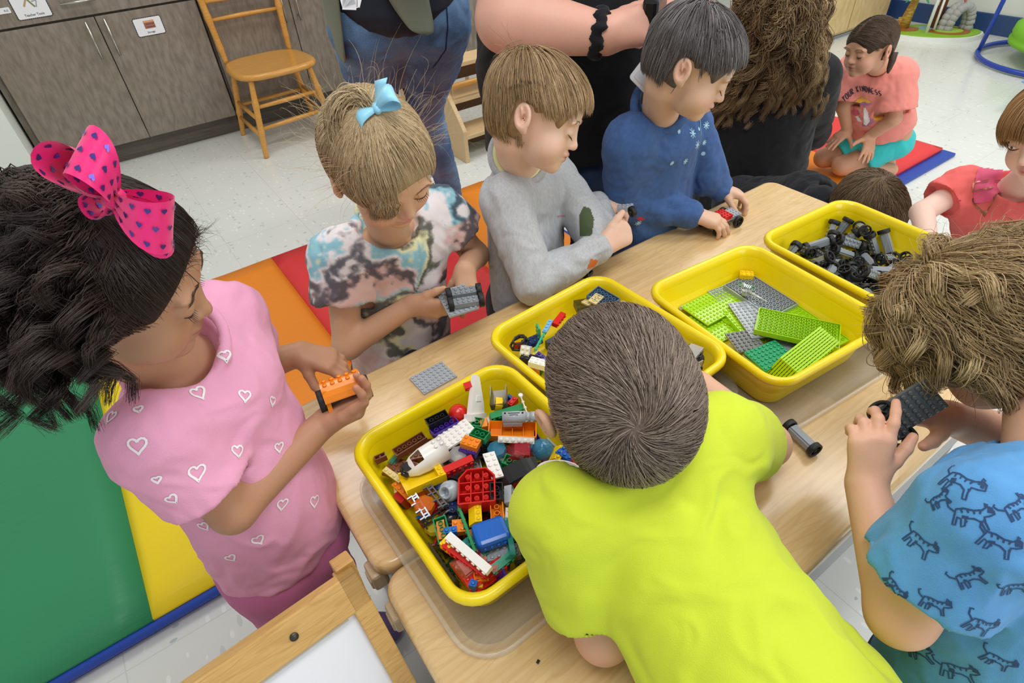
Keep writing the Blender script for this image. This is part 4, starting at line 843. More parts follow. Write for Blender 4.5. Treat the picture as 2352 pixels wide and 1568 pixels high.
# resting places of the loose heap (tray, studs w, l, plates h, colour, position, quaternion)
FILL = [
 [1,2,4,3,"white",0.23,0.311,0.535,0.0,-0.51,-0.86,-0.0],
 [1,2,3,3,"blue",0.229,0.402,0.535,0.0,0.55,0.84,0.0],
 [1,2,6,3,"dark",0.273,0.395,0.535,0.0,0.78,0.63,-0.0],
 [1,2,4,3,"red",0.114,0.46,0.546,0.63,-0.44,0.42,-0.48],
 [1,2,6,3,"navy",0.26,0.496,0.535,0.0,-0.41,0.91,0.0],
 [1,2,6,3,"orange",0.162,0.347,0.535,0.0,1.0,0.05,0.0],
 [1,2,4,3,"c_smoke",0.18,0.353,0.54,0.19,-0.03,0.98,-0.08],
 [1,2,4,3,"yellow",0.221,0.338,0.54,0.12,-0.84,-0.51,0.14],
 [1,4,6,1,"c_red",0.299,0.368,0.546,0.36,-0.41,0.83,0.09],
 [1,2,3,3,"c_smoke",0.188,0.383,0.536,0.71,-0.0,-0.71,-0.0],
 [1,2,3,3,"white",0.225,0.421,0.54,0.2,-0.2,0.68,-0.68],
 [1,2,4,3,"dark",0.132,0.461,0.536,0.07,0.7,0.07,-0.7],
 [1,4,6,1,"tan",0.185,0.483,0.536,0.85,-0.0,0.0,0.53],
 [1,2,6,1,"c_teal",0.252,0.468,0.537,0.99,0.14,-0.05,0.01],
 [1,1,4,3,"tan",0.148,0.342,0.543,0.07,-0.28,-0.05,0.96],
 [1,2,6,3,"c_red",0.173,0.359,0.549,0.27,-0.13,-0.0,0.95],
 [1,2,6,3,"purple",0.268,0.356,0.539,0.12,0.87,0.48,-0.01],
 [1,2,8,1,"grey",0.276,0.308,0.538,0.04,0.47,-0.88,0.13],
 [1,2,3,3,"purple",0.131,0.365,0.536,0.46,-0.54,-0.46,-0.54],
 [1,1,4,3,"c_smoke",0.157,0.389,0.538,0.69,0.12,-0.7,0.12],
 [1,2,6,3,"brown",0.194,0.418,0.538,0.19,0.82,-0.38,0.38],
 [1,2,4,3,"c_red",0.306,0.388,0.536,0.71,0.01,-0.71,0.01],
 [1,2,3,3,"tan",0.222,0.468,0.539,0.12,-0.19,0.95,0.21],
 [1,2,4,3,"tan",0.291,0.486,0.536,0.24,0.67,-0.24,0.67],
 [1,2,6,3,"green",0.134,0.345,0.548,0.67,-0.26,-0.25,0.65],
 [1,1,6,3,"black",0.197,0.352,0.539,0.03,0.0,0.0,1.0],
 [1,2,6,3,"red",0.295,0.361,0.55,0.8,0.06,-0.37,0.47],
 [1,4,6,1,"c_teal",0.137,0.391,0.547,0.07,0.99,0.07,0.05],
 [1,1,4,3,"green",0.182,0.431,0.539,0.9,-0.22,-0.39,-0.05],
 [1,2,4,3,"tan",0.164,0.423,0.543,0.28,-0.55,-0.74,0.27],
 [1,2,4,3,"blue",0.167,0.457,0.538,0.36,0.08,0.16,-0.92],
 [1,2,4,3,"blue",0.221,0.512,0.544,0.22,0.57,-0.74,-0.28],
 [1,2,4,1,"orange",0.304,0.458,0.536,0.07,0.0,-0.19,-0.98],
 [1,2,6,3,"black",0.136,0.329,0.562,0.48,-0.86,0.01,-0.17],
 [1,2,4,3,"c_smoke",0.165,0.368,0.562,0.26,0.46,0.85,0.03],
 [1,2,8,1,"c_teal",0.227,0.337,0.545,0.97,0.01,0.19,-0.12],
 [1,2,4,3,"black",0.271,0.332,0.538,0.48,0.16,-0.03,-0.86],
 [1,2,8,1,"grey",0.138,0.387,0.553,0.05,-0.06,0.06,0.99],
 [1,2,4,3,"green",0.247,0.414,0.545,0.03,-0.16,0.97,-0.17],
 [1,4,6,1,"grey",0.319,0.392,0.546,0.78,0.01,-0.63,0.01],
 [1,2,4,3,"c_teal",0.135,0.514,0.546,0.17,-0.05,0.59,-0.79],
 [1,2,2,3,"c_teal",0.2,0.51,0.536,0.49,-0.5,0.5,0.51],
 [1,1,6,3,"black",0.24,0.457,0.541,0.81,-0.04,0.57,0.11],
 [1,2,4,3,"tan",0.3,0.47,0.541,0.35,-0.08,0.17,0.92],
 [1,4,4,1,"orange",0.188,0.326,0.548,0.28,-0.87,0.39,0.04],
 [1,2,6,1,"yellow",0.242,0.324,0.543,0.12,0.02,0.01,0.99],
 [1,1,4,3,"orange",0.305,0.332,0.539,0.23,-0.67,-0.23,-0.67],
 [1,2,4,3,"red",0.168,0.397,0.548,0.88,-0.14,-0.45,0.05],
 [1,2,8,1,"purple",0.139,0.291,0.563,0.25,0.68,0.51,0.46],
 [1,1,4,3,"yellow",0.231,0.397,0.545,0.02,-0.71,0.02,0.71],
 [1,1,6,3,"white",0.253,0.424,0.554,0.48,-0.69,-0.5,-0.21],
 [1,2,4,3,"grey",0.156,0.501,0.537,0.97,-0.05,0.12,-0.21],
 [1,4,6,1,"yellow",0.167,0.497,0.547,0.86,0.04,0.11,-0.49],
 [1,2,4,3,"white",0.221,0.449,0.546,0.01,0.2,0.96,0.18],
 [1,2,4,3,"black",0.301,0.478,0.552,0.88,-0.16,-0.1,-0.45],
 [1,2,3,3,"black",0.121,0.327,0.553,0.55,0.48,0.4,0.56],
 [1,4,6,1,"grey",0.233,0.328,0.552,0.74,-0.06,0.08,-0.66],
 [1,2,6,1,"orange",0.263,0.363,0.547,0.06,0.01,-0.09,-0.99],
 [1,2,6,1,"yellow",0.276,0.326,0.556,0.61,0.03,-0.78,-0.08],
 [1,4,4,1,"c_red",0.132,0.367,0.563,0.08,0.48,0.87,-0.03],
 [1,4,6,1,"black",0.26,0.455,0.546,0.02,-0.15,0.02,-0.99],
 [1,2,4,3,"dark",0.215,0.402,0.552,0.27,0.09,-0.17,-0.94],
 [1,2,4,3,"navy",0.273,0.39,0.554,0.27,0.9,0.33,0.06],
 [1,2,6,3,"c_teal",0.224,0.409,0.567,0.59,0.47,-0.24,0.61],
 [1,2,4,1,"navy",0.202,0.489,0.546,0.08,-0.3,-0.95,-0.06],
 [1,1,4,3,"white",0.214,0.498,0.535,0.0,-0.66,0.75,0.0],
 [1,1,6,3,"grey",0.285,0.492,0.55,0.7,-0.53,0.47,-0.09],
 [1,4,4,1,"tan",0.167,0.281,0.547,0.56,-0.44,-0.45,-0.55],
 [1,2,8,1,"black",0.195,0.314,0.548,0.14,-0.06,-0.28,0.95],
 [1,2,2,3,"black",0.246,0.358,0.552,0.71,-0.22,0.09,-0.66],
 [1,2,6,1,"yellow",0.296,0.35,0.558,0.03,-0.29,-0.27,0.92],
 [1,2,8,1,"c_smoke",0.111,0.35,0.548,0.78,-0.02,0.63,-0.01],
 [1,2,4,3,"tan",0.202,0.39,0.549,0.17,-0.66,-0.14,-0.71],
 [1,2,6,1,"white",0.255,0.4,0.561,0.3,-0.31,-0.83,-0.37],
 [1,2,4,1,"c_smoke",0.273,0.411,0.544,0.16,-0.16,-0.69,0.69],
 [1,4,4,1,"c_red",0.146,0.479,0.554,0.24,-0.87,0.44,-0.01],
 [1,1,4,3,"c_teal",0.196,0.438,0.543,0.27,0.81,-0.08,0.51],
 [1,2,8,1,"grey",0.244,0.486,0.554,0.58,0.34,-0.43,0.59],
 [1,2,4,3,"dark",0.284,0.456,0.55,0.12,0.43,0.29,-0.85],
 [1,2,8,1,"c_red",0.15,0.328,0.579,0.38,0.85,-0.17,0.32],
 [1,2,4,1,"dark",0.21,0.301,0.54,0.24,0.25,0.06,-0.94],
 [1,1,4,3,"green",0.259,0.307,0.547,0.03,-0.96,0.28,0.04],
 [1,2,2,3,"c_red",0.289,0.345,0.565,0.39,-0.6,0.69,0.03],
 [1,4,6,1,"c_red",0.136,0.407,0.56,0.67,-0.26,-0.07,0.69],
 [1,2,4,1,"navy",0.176,0.416,0.555,0.64,-0.13,0.09,-0.75],
 [1,2,3,3,"navy",0.24,0.374,0.552,0.15,-0.53,0.68,0.48],
 [1,2,8,1,"c_pink",0.285,0.43,0.548,0.08,-0.83,-0.54,0.09],
 [1,2,4,3,"tan",0.12,0.49,0.538,0.15,0.68,-0.09,0.71],
 [1,2,4,3,"black",0.183,0.461,0.546,0.49,0.37,-0.78,0.1],
 [1,4,6,1,"black",0.237,0.459,0.56,0.04,0.54,-0.84,-0.06],
 [1,1,6,3,"white",0.28,0.512,0.537,0.55,-0.49,-0.33,-0.59],
 [1,4,4,1,"red",0.133,0.368,0.568,0.39,0.03,-0.08,-0.92],
 [1,2,4,3,"blue",0.198,0.381,0.564,0.5,0.03,0.02,0.86],
 [1,4,4,1,"black",0.254,0.317,0.558,0.0,-0.68,0.73,0.05],
 [1,1,4,3,"brown",0.293,0.325,0.55,0.45,0.16,-0.84,-0.26],
 [1,2,4,1,"blue",0.132,0.427,0.542,0.3,0.67,0.58,-0.34],
 [1,2,3,3,"grey",0.197,0.418,0.557,0.9,-0.09,0.21,-0.38],
 [1,2,4,3,"red",0.245,0.383,0.562,0.61,-0.05,0.37,0.7],
 [1,2,6,3,"purple",0.309,0.43,0.552,0.12,-0.08,-0.99,-0.01],
 [1,2,4,3,"yellow",0.154,0.435,0.547,0.68,-0.52,-0.41,-0.31],
 [1,2,3,3,"black",0.196,0.471,0.556,0.63,0.13,-0.71,-0.28],
 [1,2,4,3,"c_smoke",0.207,0.467,0.552,0.07,-0.64,0.23,-0.73],
 [1,2,4,3,"blue",0.308,0.495,0.569,0.08,0.56,0.67,0.49],
 [2,2,3,3,"c_smoke",0.395,0.501,0.535,0.0,-0.7,-0.71,-0.0],
 [2,2,4,3,"green",0.406,0.558,0.535,0.0,-0.97,-0.26,-0.0],
 [2,2,2,3,"navy",0.423,0.393,0.539,0.39,0.36,-0.7,0.48],
 [2,2,6,3,"dark",0.449,0.438,0.536,0.63,-0.32,0.63,0.32],
 [2,2,8,1,"dark",0.547,0.397,0.536,0.1,-0.95,0.28,0.11],
 [2,4,4,1,"purple",0.436,0.466,0.55,0.47,-0.24,-0.75,0.39],
 [2,2,8,1,"yellow",0.46,0.481,0.541,0.0,0.99,0.12,-0.0],
 [2,2,4,3,"tan",0.527,0.46,0.545,0.09,0.96,-0.22,-0.12],
 [2,2,3,3,"tan",0.511,0.536,0.539,0.98,-0.0,0.0,-0.19],
 [2,2,6,3,"blue",0.426,0.419,0.544,0.5,-0.34,0.77,0.22],
 [2,2,4,3,"white",0.468,0.37,0.535,0.0,0.72,-0.69,0.0],
 [2,2,4,3,"navy",0.475,0.397,0.545,0.64,0.06,0.24,-0.73],
 [2,2,4,3,"blue",0.555,0.397,0.545,0.13,-0.99,-0.02,0.07],
 [2,2,3,3,"blue",0.401,0.464,0.535,0.0,-0.95,-0.31,-0.0],
 [2,2,2,3,"c_teal",0.441,0.491,0.536,0.53,-0.53,-0.47,0.47],
 [2,2,4,3,"black",0.505,0.473,0.537,0.13,0.87,0.31,-0.35],
 [2,2,4,1,"c_pink",0.549,0.472,0.536,1.0,0.0,0.0,-0.01],
 [2,2,3,3,"orange",0.393,0.539,0.54,0.49,-0.49,0.51,-0.51],
 [2,2,6,3,"c_pink",0.448,0.54,0.539,0.99,-0.11,-0.05,-0.0],
 [2,2,6,3,"orange",0.488,0.553,0.535,0.0,-1.0,-0.08,0.0],
 [2,2,8,1,"white",0.551,0.563,0.535,0.43,0.24,-0.14,0.86],
 [2,1,6,3,"green",0.411,0.38,0.535,0.2,0.59,-0.77,0.15],
 [2,2,6,3,"red",0.432,0.432,0.536,0.3,-0.64,-0.3,-0.64],
 [2,1,4,3,"dark",0.52,0.435,0.545,0.17,0.59,0.44,-0.65],
 [2,1,4,3,"brown",0.519,0.419,0.539,0.9,0.0,0.0,0.44],
 [2,1,6,3,"c_red",0.408,0.487,0.535,0.0,-0.72,0.69,0.0],
 [2,1,6,3,"navy",0.448,0.487,0.548,0.95,0.08,-0.29,-0.03],
 [2,2,4,3,"tan",0.498,0.502,0.544,0.54,-0.3,0.1,-0.78],
 [2,4,6,1,"white",0.569,0.479,0.538,0.25,-0.01,-0.97,-0.0],
 [2,2,3,3,"grey",0.432,0.504,0.536,0.62,-0.33,-0.62,-0.33],
 [2,1,6,3,"c_red",0.464,0.553,0.546,0.15,0.7,0.04,0.7],
 [2,2,8,1,"yellow",0.486,0.565,0.543,0.14,-0.01,0.03,0.99],
 [2,2,6,3,"white",0.55,0.522,0.541,0.5,0.18,-0.06,-0.85],
 [2,4,4,1,"dark",0.466,0.451,0.548,0.02,0.24,-0.97,0.01],
 [2,2,8,1,"purple",0.483,0.382,0.54,0.6,-0.41,-0.27,-0.63],
 [2,2,6,1,"grey",0.52,0.389,0.537,0.24,0.15,-0.07,-0.96],
 [2,2,4,1,"green",0.544,0.428,0.535,0.14,0.96,-0.25,-0.04],
 [2,2,4,1,"purple",0.424,0.466,0.538,0.95,-0.27,0.04,-0.16],
 [2,2,6,1,"c_red",0.472,0.494,0.536,0.1,-0.53,-0.06,-0.84],
 [2,4,6,1,"black",0.532,0.491,0.544,0.77,-0.14,-0.36,-0.5],
 [2,2,2,3,"white",0.58,0.469,0.542,0.17,0.7,-0.67,-0.18],
 [2,1,4,3,"black",0.422,0.562,0.541,0.39,-0.32,0.79,0.35],
 [2,2,3,3,"navy",0.467,0.586,0.536,0.5,0.5,0.51,-0.49],
 [2,2,4,3,"tan",0.499,0.518,0.544,0.35,-0.29,0.76,0.47],
 [2,2,6,3,"c_red",0.561,0.547,0.546,0.69,-0.0,0.0,-0.72],
 [2,4,4,1,"navy",0.466,0.412,0.544,0.51,0.21,-0.13,0.82],
 [2,1,4,3,"blue",0.499,0.401,0.542,0.23,0.0,0.0,-0.97],
 [2,4,6,1,"purple",0.552,0.444,0.546,0.54,0.32,-0.06,0.78],
 [2,2,6,3,"brown",0.404,0.466,0.549,0.59,-0.21,0.16,0.76],
 [2,2,4,3,"c_red",0.483,0.476,0.547,0.26,-0.39,0.01,-0.88],
 [2,2,4,3,"tan",0.517,0.497,0.549,0.87,-0.06,0.36,-0.33],
 [2,1,4,3,"brown",0.54,0.509,0.547,0.06,-0.57,-0.6,-0.56],
 [2,2,6,3,"purple",0.42,0.541,0.547,0.97,0.17,0.03,0.17],
 [2,2,4,1,"yellow",0.469,0.52,0.547,0.88,-0.23,0.1,-0.4],
]
AXLES = [
 [0.975,0.291,0.5389,0.34,0.66,0.44,-0.51],
 [1.0548,0.2624,0.5393,0.37,0.61,0.58,-0.39],
 [1.1003,0.2901,0.5389,0.84,-0.16,-0.35,-0.38],
 [0.9613,0.381,0.5391,0.34,0.57,-0.29,0.69],
 [1.0329,0.4028,0.5389,0.2,0.59,-0.15,0.77],
 [1.0634,0.3578,0.5389,0.38,-0.53,-0.29,-0.69],
 [0.9863,0.4627,0.5389,0.08,0.13,0.01,-0.99],
 [1.0508,0.4788,0.5389,0.54,-0.44,-0.42,-0.58],
 [1.0883,0.3845,0.5391,0.4,-0.25,-0.87,-0.12],
 [0.9476,0.3184,0.5393,0.04,-0.44,-0.9,-0.02],
 [0.9814,0.3358,0.5832,0.38,0.28,0.46,-0.76],
 [1.0728,0.321,0.5389,0.56,0.11,-0.07,0.82],
 [0.9646,0.352,0.5526,0.46,0.46,-0.5,-0.58],
 [0.9941,0.408,0.5389,0.11,-0.6,-0.08,-0.79],
 [1.121,0.3381,0.5389,0.02,-0.61,0.02,0.79],
 [0.9551,0.4057,0.5389,0.82,-0.17,-0.35,-0.41],
 [1.1265,0.4355,0.5389,0.13,0.02,0.99,-0.0],
 [1.0987,0.4448,0.5524,0.41,0.09,-0.39,-0.82],
 [0.9505,0.2754,0.5393,0.28,-0.71,-0.48,-0.42],
 [1.0342,0.2565,0.5748,0.26,0.33,0.59,0.69],
 [1.0723,0.296,0.5455,0.3,-0.83,0.4,0.25],
 [1.052,0.3899,0.5496,0.68,-0.01,0.45,-0.58],
 [1.0161,0.4171,0.5485,0.77,-0.13,0.59,-0.22],
 [1.0573,0.3374,0.5504,0.65,-0.05,-0.37,0.66],
 [0.9625,0.4648,0.5389,0.79,0.05,-0.61,0.06],
 [1.0667,0.4577,0.5508,0.46,-0.18,-0.66,-0.57],
 [1.1197,0.4004,0.5538,0.47,0.35,-0.73,-0.35],
 [0.9823,0.327,0.5524,0.17,0.53,-0.35,-0.76],
 [1.0297,0.2933,0.5495,0.22,-0.4,-0.87,0.2],
 [1.0571,0.2979,0.5641,0.56,-0.22,-0.78,-0.19],
 [0.9327,0.3382,0.5491,0.22,0.57,0.16,0.78],
 [1.0179,0.3557,0.539,0.2,0.59,-0.15,0.76],
 [1.0645,0.4251,0.5476,0.51,-0.45,-0.04,-0.73],
 [0.9381,0.4293,0.548,0.14,0.3,0.18,0.93],
 [0.9373,0.3521,0.5698,0.65,-0.33,-0.68,-0.06],
 [1.0834,0.4282,0.5626,0.78,0.35,-0.44,0.27],
 [0.9701,0.2792,0.5626,0.12,0.6,-0.07,0.78],
 [1.0161,0.3127,0.5409,0.58,0.33,0.72,-0.21],
 [1.0914,0.2847,0.5622,0.82,0.07,0.11,-0.55],
 [0.9351,0.443,0.567,0.21,0.97,-0.09,-0.05],
 [1.0332,0.4636,0.5625,0.62,-0.45,0.6,0.23],
 [1.0988,0.2616,0.5515,0.31,0.25,0.75,-0.53],
 [0.9579,0.4774,0.5636,0.1,0.6,-0.69,0.4],
 [1.124,0.4709,0.554,0.39,0.67,0.54,0.33],
 [1.0982,0.4789,0.5534,0.64,-0.67,0.08,0.36],
 [1.0026,0.2636,0.5479,0.71,-0.39,-0.12,-0.57],
 [1.0058,0.3152,0.5631,0.8,-0.11,-0.58,-0.12],
 [1.0712,0.2544,0.5749,0.7,-0.59,0.3,0.28],
 [0.9795,0.3707,0.5539,0.24,-0.04,0.75,0.61],
 [0.9502,0.3092,0.5614,0.12,-0.94,0.19,0.26],
 [0.9633,0.3952,0.5618,0.18,-0.56,-0.8,-0.13],
 [0.996,0.4717,0.5596,0.87,-0.23,-0.42,-0.12],
 [1.1217,0.4323,0.5769,0.48,-0.46,-0.75,-0.06],
 [1.1291,0.3818,0.5645,0.55,0.32,0.73,0.26],
 [0.9296,0.393,0.5795,0.01,-0.95,0.03,0.3],
 [1.0367,0.3366,0.5646,0.19,-0.28,0.94,-0.04],
 [1.0934,0.3205,0.566,0.54,-0.03,0.57,0.61],
 [1.0033,0.365,0.5589,0.17,-0.28,-0.94,0.0],
 [1.0895,0.3568,0.5585,0.76,0.18,0.01,0.63],
 [0.9697,0.4247,0.5678,0.41,0.87,-0.06,-0.26],
 [1.0042,0.4377,0.559,0.86,-0.22,-0.42,-0.21],
]

# place the heap, then the pieces that show on top
for k, w_, l_, h, col, x, y, z, *q in FILL:
    kind = (w_, l_, h); nm = 'plate' if h == 1 else 'brick'
    where = 'low in the mixed brick heap' if k == 1 else 'in the half hidden tray'
    put(kind, col, (x, y, z-(.006 if k == 1 else 0)), quat=q, label='%s %d by %d toy %s %s' % (cname(col), w_, l_, nm, where), group='%s %s filling %s' % (cname(col), nm, 'the mixed brick tray' if k == 1 else 'the half hidden tray'))
for i, (x, y, z, *q) in enumerate(AXLES):
    axle((x, y, z), quat=q, label='grey bar axle with two black spoked wheels, heaped with its look-alikes in the wheel tray', group='wheel axles in the tray', col='bar' if i % 3 else 'bar_dark')
def keep_in(kind, c, q, k, hx=.108, hy=.123):
    'slides a piece inwards until it clears the tray walls'
    (cx, cy_), a = TR[k]; me = piece_mesh(kind); R = Matrix.Rotation(-a, 3, 'Z') @ q.to_matrix(); b = [R @ v.co for v in me.vertices]
    l = Matrix.Rotation(-a, 3, 'Z') @ Vector((c[0]-cx, c[1]-cy_, 0)); s = .0 if c[2] > .59 else -.002
    for i, h in ((0, hx+s), (1, hy+s)):
        lo, hi = min(v[i] for v in b), max(v[i] for v in b); l[i] = min(max(l[i], -h-lo), h-hi)
    g = Matrix.Rotation(a, 3, 'Z') @ l; return Vector((cx+g.x, cy_+g.y, c[2]))
for k, (T, qf) in enumerate(((T1, q1), (T2, q2))):
    for kind, col, a, b, z, up, lab in T:
        c, q = pose(kind, qf(*a), qf(*b), z, up); q = q @ Quaternion((0, 1, 0), math.radians(R0.uniform(-7, 7))) @ Quaternion((1, 0, 0), math.radians(R0.uniform(-5, 5)))
        c = keep_in(kind, c, q, k+1)
        put(kind, col, c, quat=q, label=lab, group='pieces on top of the mixed brick heap' if k == 0 else 'pieces showing around the boy\'s head')
# tray of plates: centre line ends in crop pixels, studs, colour, height, side, tilt
T3 = [
 ((12, 24, 1), 'lime', (640, 690), (1150, 950), .5275, 'u', 0, 'lime green baseplate at the bottom of the plate tray'),
 ((10, 10, 1), 'lime', (250, 720), (470, 610), .534, 'u', 0, 'lime green square plate in the tray corner by the long wall'),
 ((1, 12, 1), 'grey', (235, 775), (420, 690), .538, 'u', 0, 'narrow light grey strip between two lime green plates'),
 ((8, 10, 1), 'lime', (410, 860), (510, 930), .531, 'u', 0, 'lime green plate below the big studded one'),
 ((8, 14, 1), 'lime', (300, 840), (590, 690), .541, 'u', 0, 'big lime green studded plate lying over the others'),
 ((2, 8, 3), 'lime', (520, 830), (640, 960), .538, 'u', 0, 'narrow lime green strip beside the light grey plate'),
 ((6, 12, 1), 'grey', (445, 610), (740, 505), .542, 'd', .15, 'light grey plate with its honeycomb side up by the small yellow brick'),
 ((2, 3, 3), 'yellow', (625, 470), (700, 476), .556, 'u', 0, 'small yellow brick in the plate tray corner'),
 ((2, 4, 3), 'green', (620, 640), (700, 670), .545, 'u', 0, 'dark green brick under the silver figure parts'),
 ((8, 14, 3), 'grey', (725, 590), (960, 740), .548, 'd', .1, 'thick light grey plate with its honeycomb side up'),
 ((4, 14, 1), 'grey', (990, 680), (1200, 840), .537, 'u', .1, 'light grey studded strip along the long tray wall'),
 ((6, 12, 1), 'grey', (640, 780), (770, 960), .547, 'u', 0, 'light grey studded plate in the middle of the plate tray'),
 ((8, 14, 1), 'lime', (960, 790), (1330, 1040), .546, 'd', .05, 'lime green plate with its honeycomb side up, half under the thick one'),
 ((8, 16, 3), 'lime', (790, 890), (1250, 990), .556, 'd', 0, 'thick lime green plate with its honeycomb side up'),
 ((6, 6, 1), 'dark', (560, 1040), (740, 1010), .545, 'u', 0, 'dark grey studded square plate'),
 ((6, 12, 1), 'grey', (760, 1160), (960, 1060), .537, 'd', 0, 'light grey plate under the green one'),
 ((6, 8, 1), 'green', (720, 1170), (930, 1085), .546, 'u', .05, 'deep green studded plate by the tray wall'),
]
T3[-1] = (T3[-1][0], 'emerald') + T3[-1][2:]
PM['emerald'] = abs_('emerald', '#1f9a66')
for kind, col, a, b, z, up, tl, lab in T3:
    c, q = pose(kind, q3(*a), q3(*b), z, up); q = q @ Quaternion((0, 1, 0), tl*.5)
    c = keep_in(kind, c, q, 3, .110, .125)
    put(kind, col, c, quat=q, label=lab, group='plates in the lime green plate tray')
a, b = Vector(at(*q3(885, 1270), .548)), Vector(at(*q3(1210, 1010), .548)); d = (b-a).normalized(); sd = Vector((d.y, -d.x, 0)); c = (a+b)/2
for i in range(9):
    q = frame_q(d, sd*.93+Vector((0, 0, -.3))); put((6, 14, 1), 'lime', c+sd*(-.016+i*.0042)+Vector((0, 0, .003-i*.0012)), quat=q, label='lime green plate standing on its long edge in the tightly stacked row of nine', group='row of lime plates standing on edge')
m = MB(); m.box((0, 0, 0), (.012, .012, .012), bev=.003); 
for i in range(4): m.box((.004, -.004+i*.003, .008), (.010, .0014, .006))
m.tube([(-.004, -.004, .006), (-.010, -.020, .006), (-.014, -.040, .004)], [.003, .0022, .0014], 8); m.tube([(.006, .004, .006), (.010, .010, .010)], .003, 8)
for s in (-1, 1): m.tube([(s*.006, 0, .004), (s*.009, .006, .009)], .0022, 8)
tag(m.build('figure_parts', mat('pearl_grey', '#b9c0c3', .2, metal=.3), loc=tuple(at(*q3(655, 680), .560)), rot=(0, 0, .35)), 'shiny grey toy figure parts with a ribbed rod on the green brick', 'toy piece')
# loose things on the table
c = (Vector(at(945, 860, TZ))+Vector(at(1047, 878, TZ)))/2
put((8, 6, 1), 'grey', (c.x, c.y, TZ+.0018), euler=(0, 0, .03), label='small light grey studded plate lying alone on the table', name='toy_plate')
a, b = Vector(at(1815, 980, TZ+.012)), Vector(at(1868, 1030, TZ+.012)); axle((a+b)/2, quat=frame_q(b-a, (0, 0, -1)), label='single wheel axle lying alone on the table beside the lime shirt boy\'s elbow')
m = MB(); m.box((0, 0, .011), (.003, .012, .022)).box((.012, .002, .004), (.02, .012, .008)).box((.028, .006, .010), (.014, .003, .018))
tag(m.build('toy_piece', PM['black'], loc=tuple(at(1345, 640, TZ)), rot=(0, 0, .3)), 'small black bracket pieces on the table behind the half hidden tray', 'toy piece')
tag(MB().box((0, 0, .001), (.004, .003, .002), rz=.4).build('speck', PM['black'], loc=tuple(at(1236, 1520, TZ))), 'tiny black speck of plastic on the bare tabletop', 'crumb')

# ================================================================ soft bodies: distance fields meshed on a grid
def vec(p): return np.array([float(x) for x in p])
def nrm(v): v = vec(v); return v/np.linalg.norm(v)
def V3(r, d, a): return EX*r+EY*d+FW*a
def pr_cone(a, b, ra, rb, k=.01, op='+', sq=None):
    'round cone from a to b; sq=(direction, factor<1) flattens it'
    a, b = vec(a), vec(b); ba = b-a; l2 = max(ba@ba, 1e-9)
    R = max(ra, rb)
    if sq: n = nrm(sq[0]); sf = 1/sq[1]-1
    def f(p):
        q = p-a
        t = np.clip((q@ba)/l2, 0, 1)
        w = q-t[:, None]*ba
        if sq: w = w+((w@n)*sf)[:, None]*n
        return (np.sqrt((w*w).sum(1))-(ra+(rb-ra)*t))*(sq[1] if sq else 1)
    lo = np.minimum(a, b)-R; hi = np.maximum(a, b)+R
    return dict(f=f, lo=lo, hi=hi, k=k, op=op)
def pr_ell(a, b, sa, sb, xdir, k=.01, op='+', flat=False, e=2.):
    'elliptic trunk from a to b with half (width, depth) at each end; flat ends when flat'
    a, b = vec(a), vec(b); L_ = np.linalg.norm(b-a); z = (b-a)/L_; x = vec(xdir); x = nrm(x-z*(x@z)); y = np.cross(z, x)
    def f(p):
        q = p-a; s = q@z; t = np.clip(s/L_, 0, 1); w_ = sa[0]+(sb[0]-sa[0])*t; d_ = sa[1]+(sb[1]-sa[1])*t
        X, Y = np.abs(q@x)/w_, np.abs(q@y)/d_
        r = (X**e+Y**e)**(1/e)
        dr = (r-1)*np.minimum(w_, d_); ex = np.maximum(-s, s-L_)
        if flat: return np.maximum(dr, ex)
        exx = np.maximum(ex, 0)
        return np.where(exx > 0, np.sqrt((r*np.minimum(w_, d_))**2+(exx*1.6)**2)-np.minimum(w_, d_), dr)
    R = max(*sa, *sb); return dict(f=f, lo=np.minimum(a, b)-R, hi=np.maximum(a, b)+R, k=k, op=op)
def pr_ball(c, r, k=.01, op='+', F=None):
    'ellipsoid with radii r in frame F (rows are axes)'
    c = vec(c); r = np.array(r if hasattr(r, '__len__') else [r]*3, float); M = np.eye(3) if F is None else F
    def f(p):
        q = (p-c)@M.T/r; n = np.sqrt((q*q).sum(1)); m = np.sqrt(((q/r)**2).sum(1))+1e-9
        return n*(n-1)/m
    R = r.max(); return dict(f=f, lo=c-R, hi=c+R, k=k, op=op)
def pr_tor(c, axis, R, r, k=.004, op='+', sq=1., xdir=(1, 0, 0)):
    c = vec(c); z = nrm(axis); x = vec(xdir); x = nrm(x-z*(x@z)); y = np.cross(z, x)
    def f(p):
        q = p-c; X, Y, Z = q@x, (q@y)/sq, q@z; return np.sqrt((np.sqrt(X*X+Y*Y)-R)**2+Z*Z)-r
    return dict(f=f, lo=c-R-r, hi=c+R+r, k=k, op=op)
def pr_cut(c, n, k=.003, R=.15):
    'removes everything beyond the plane through c with outward normal n, within R of c'
    c = vec(c); n = nrm(n)
    def f(p): q = p-c; return np.maximum(-(q@n), np.sqrt((q*q).sum(1))-R)
    return dict(f=f, lo=c-R, hi=c+R, k=k, op='-')
def field(prims, p):
    D = np.full(len(p), 1.)
    for q in prims:
        d = q['f'](p); k = q['k']
        if q['op'] == '+': h = np.maximum(k-np.abs(D-d), 0)/k; D = np.minimum(D, d)-h*h*k*.25
        else: h = np.maximum(k-np.abs(D+d), 0)/k; D = np.maximum(D, -d)+h*h*k*.25
    return D
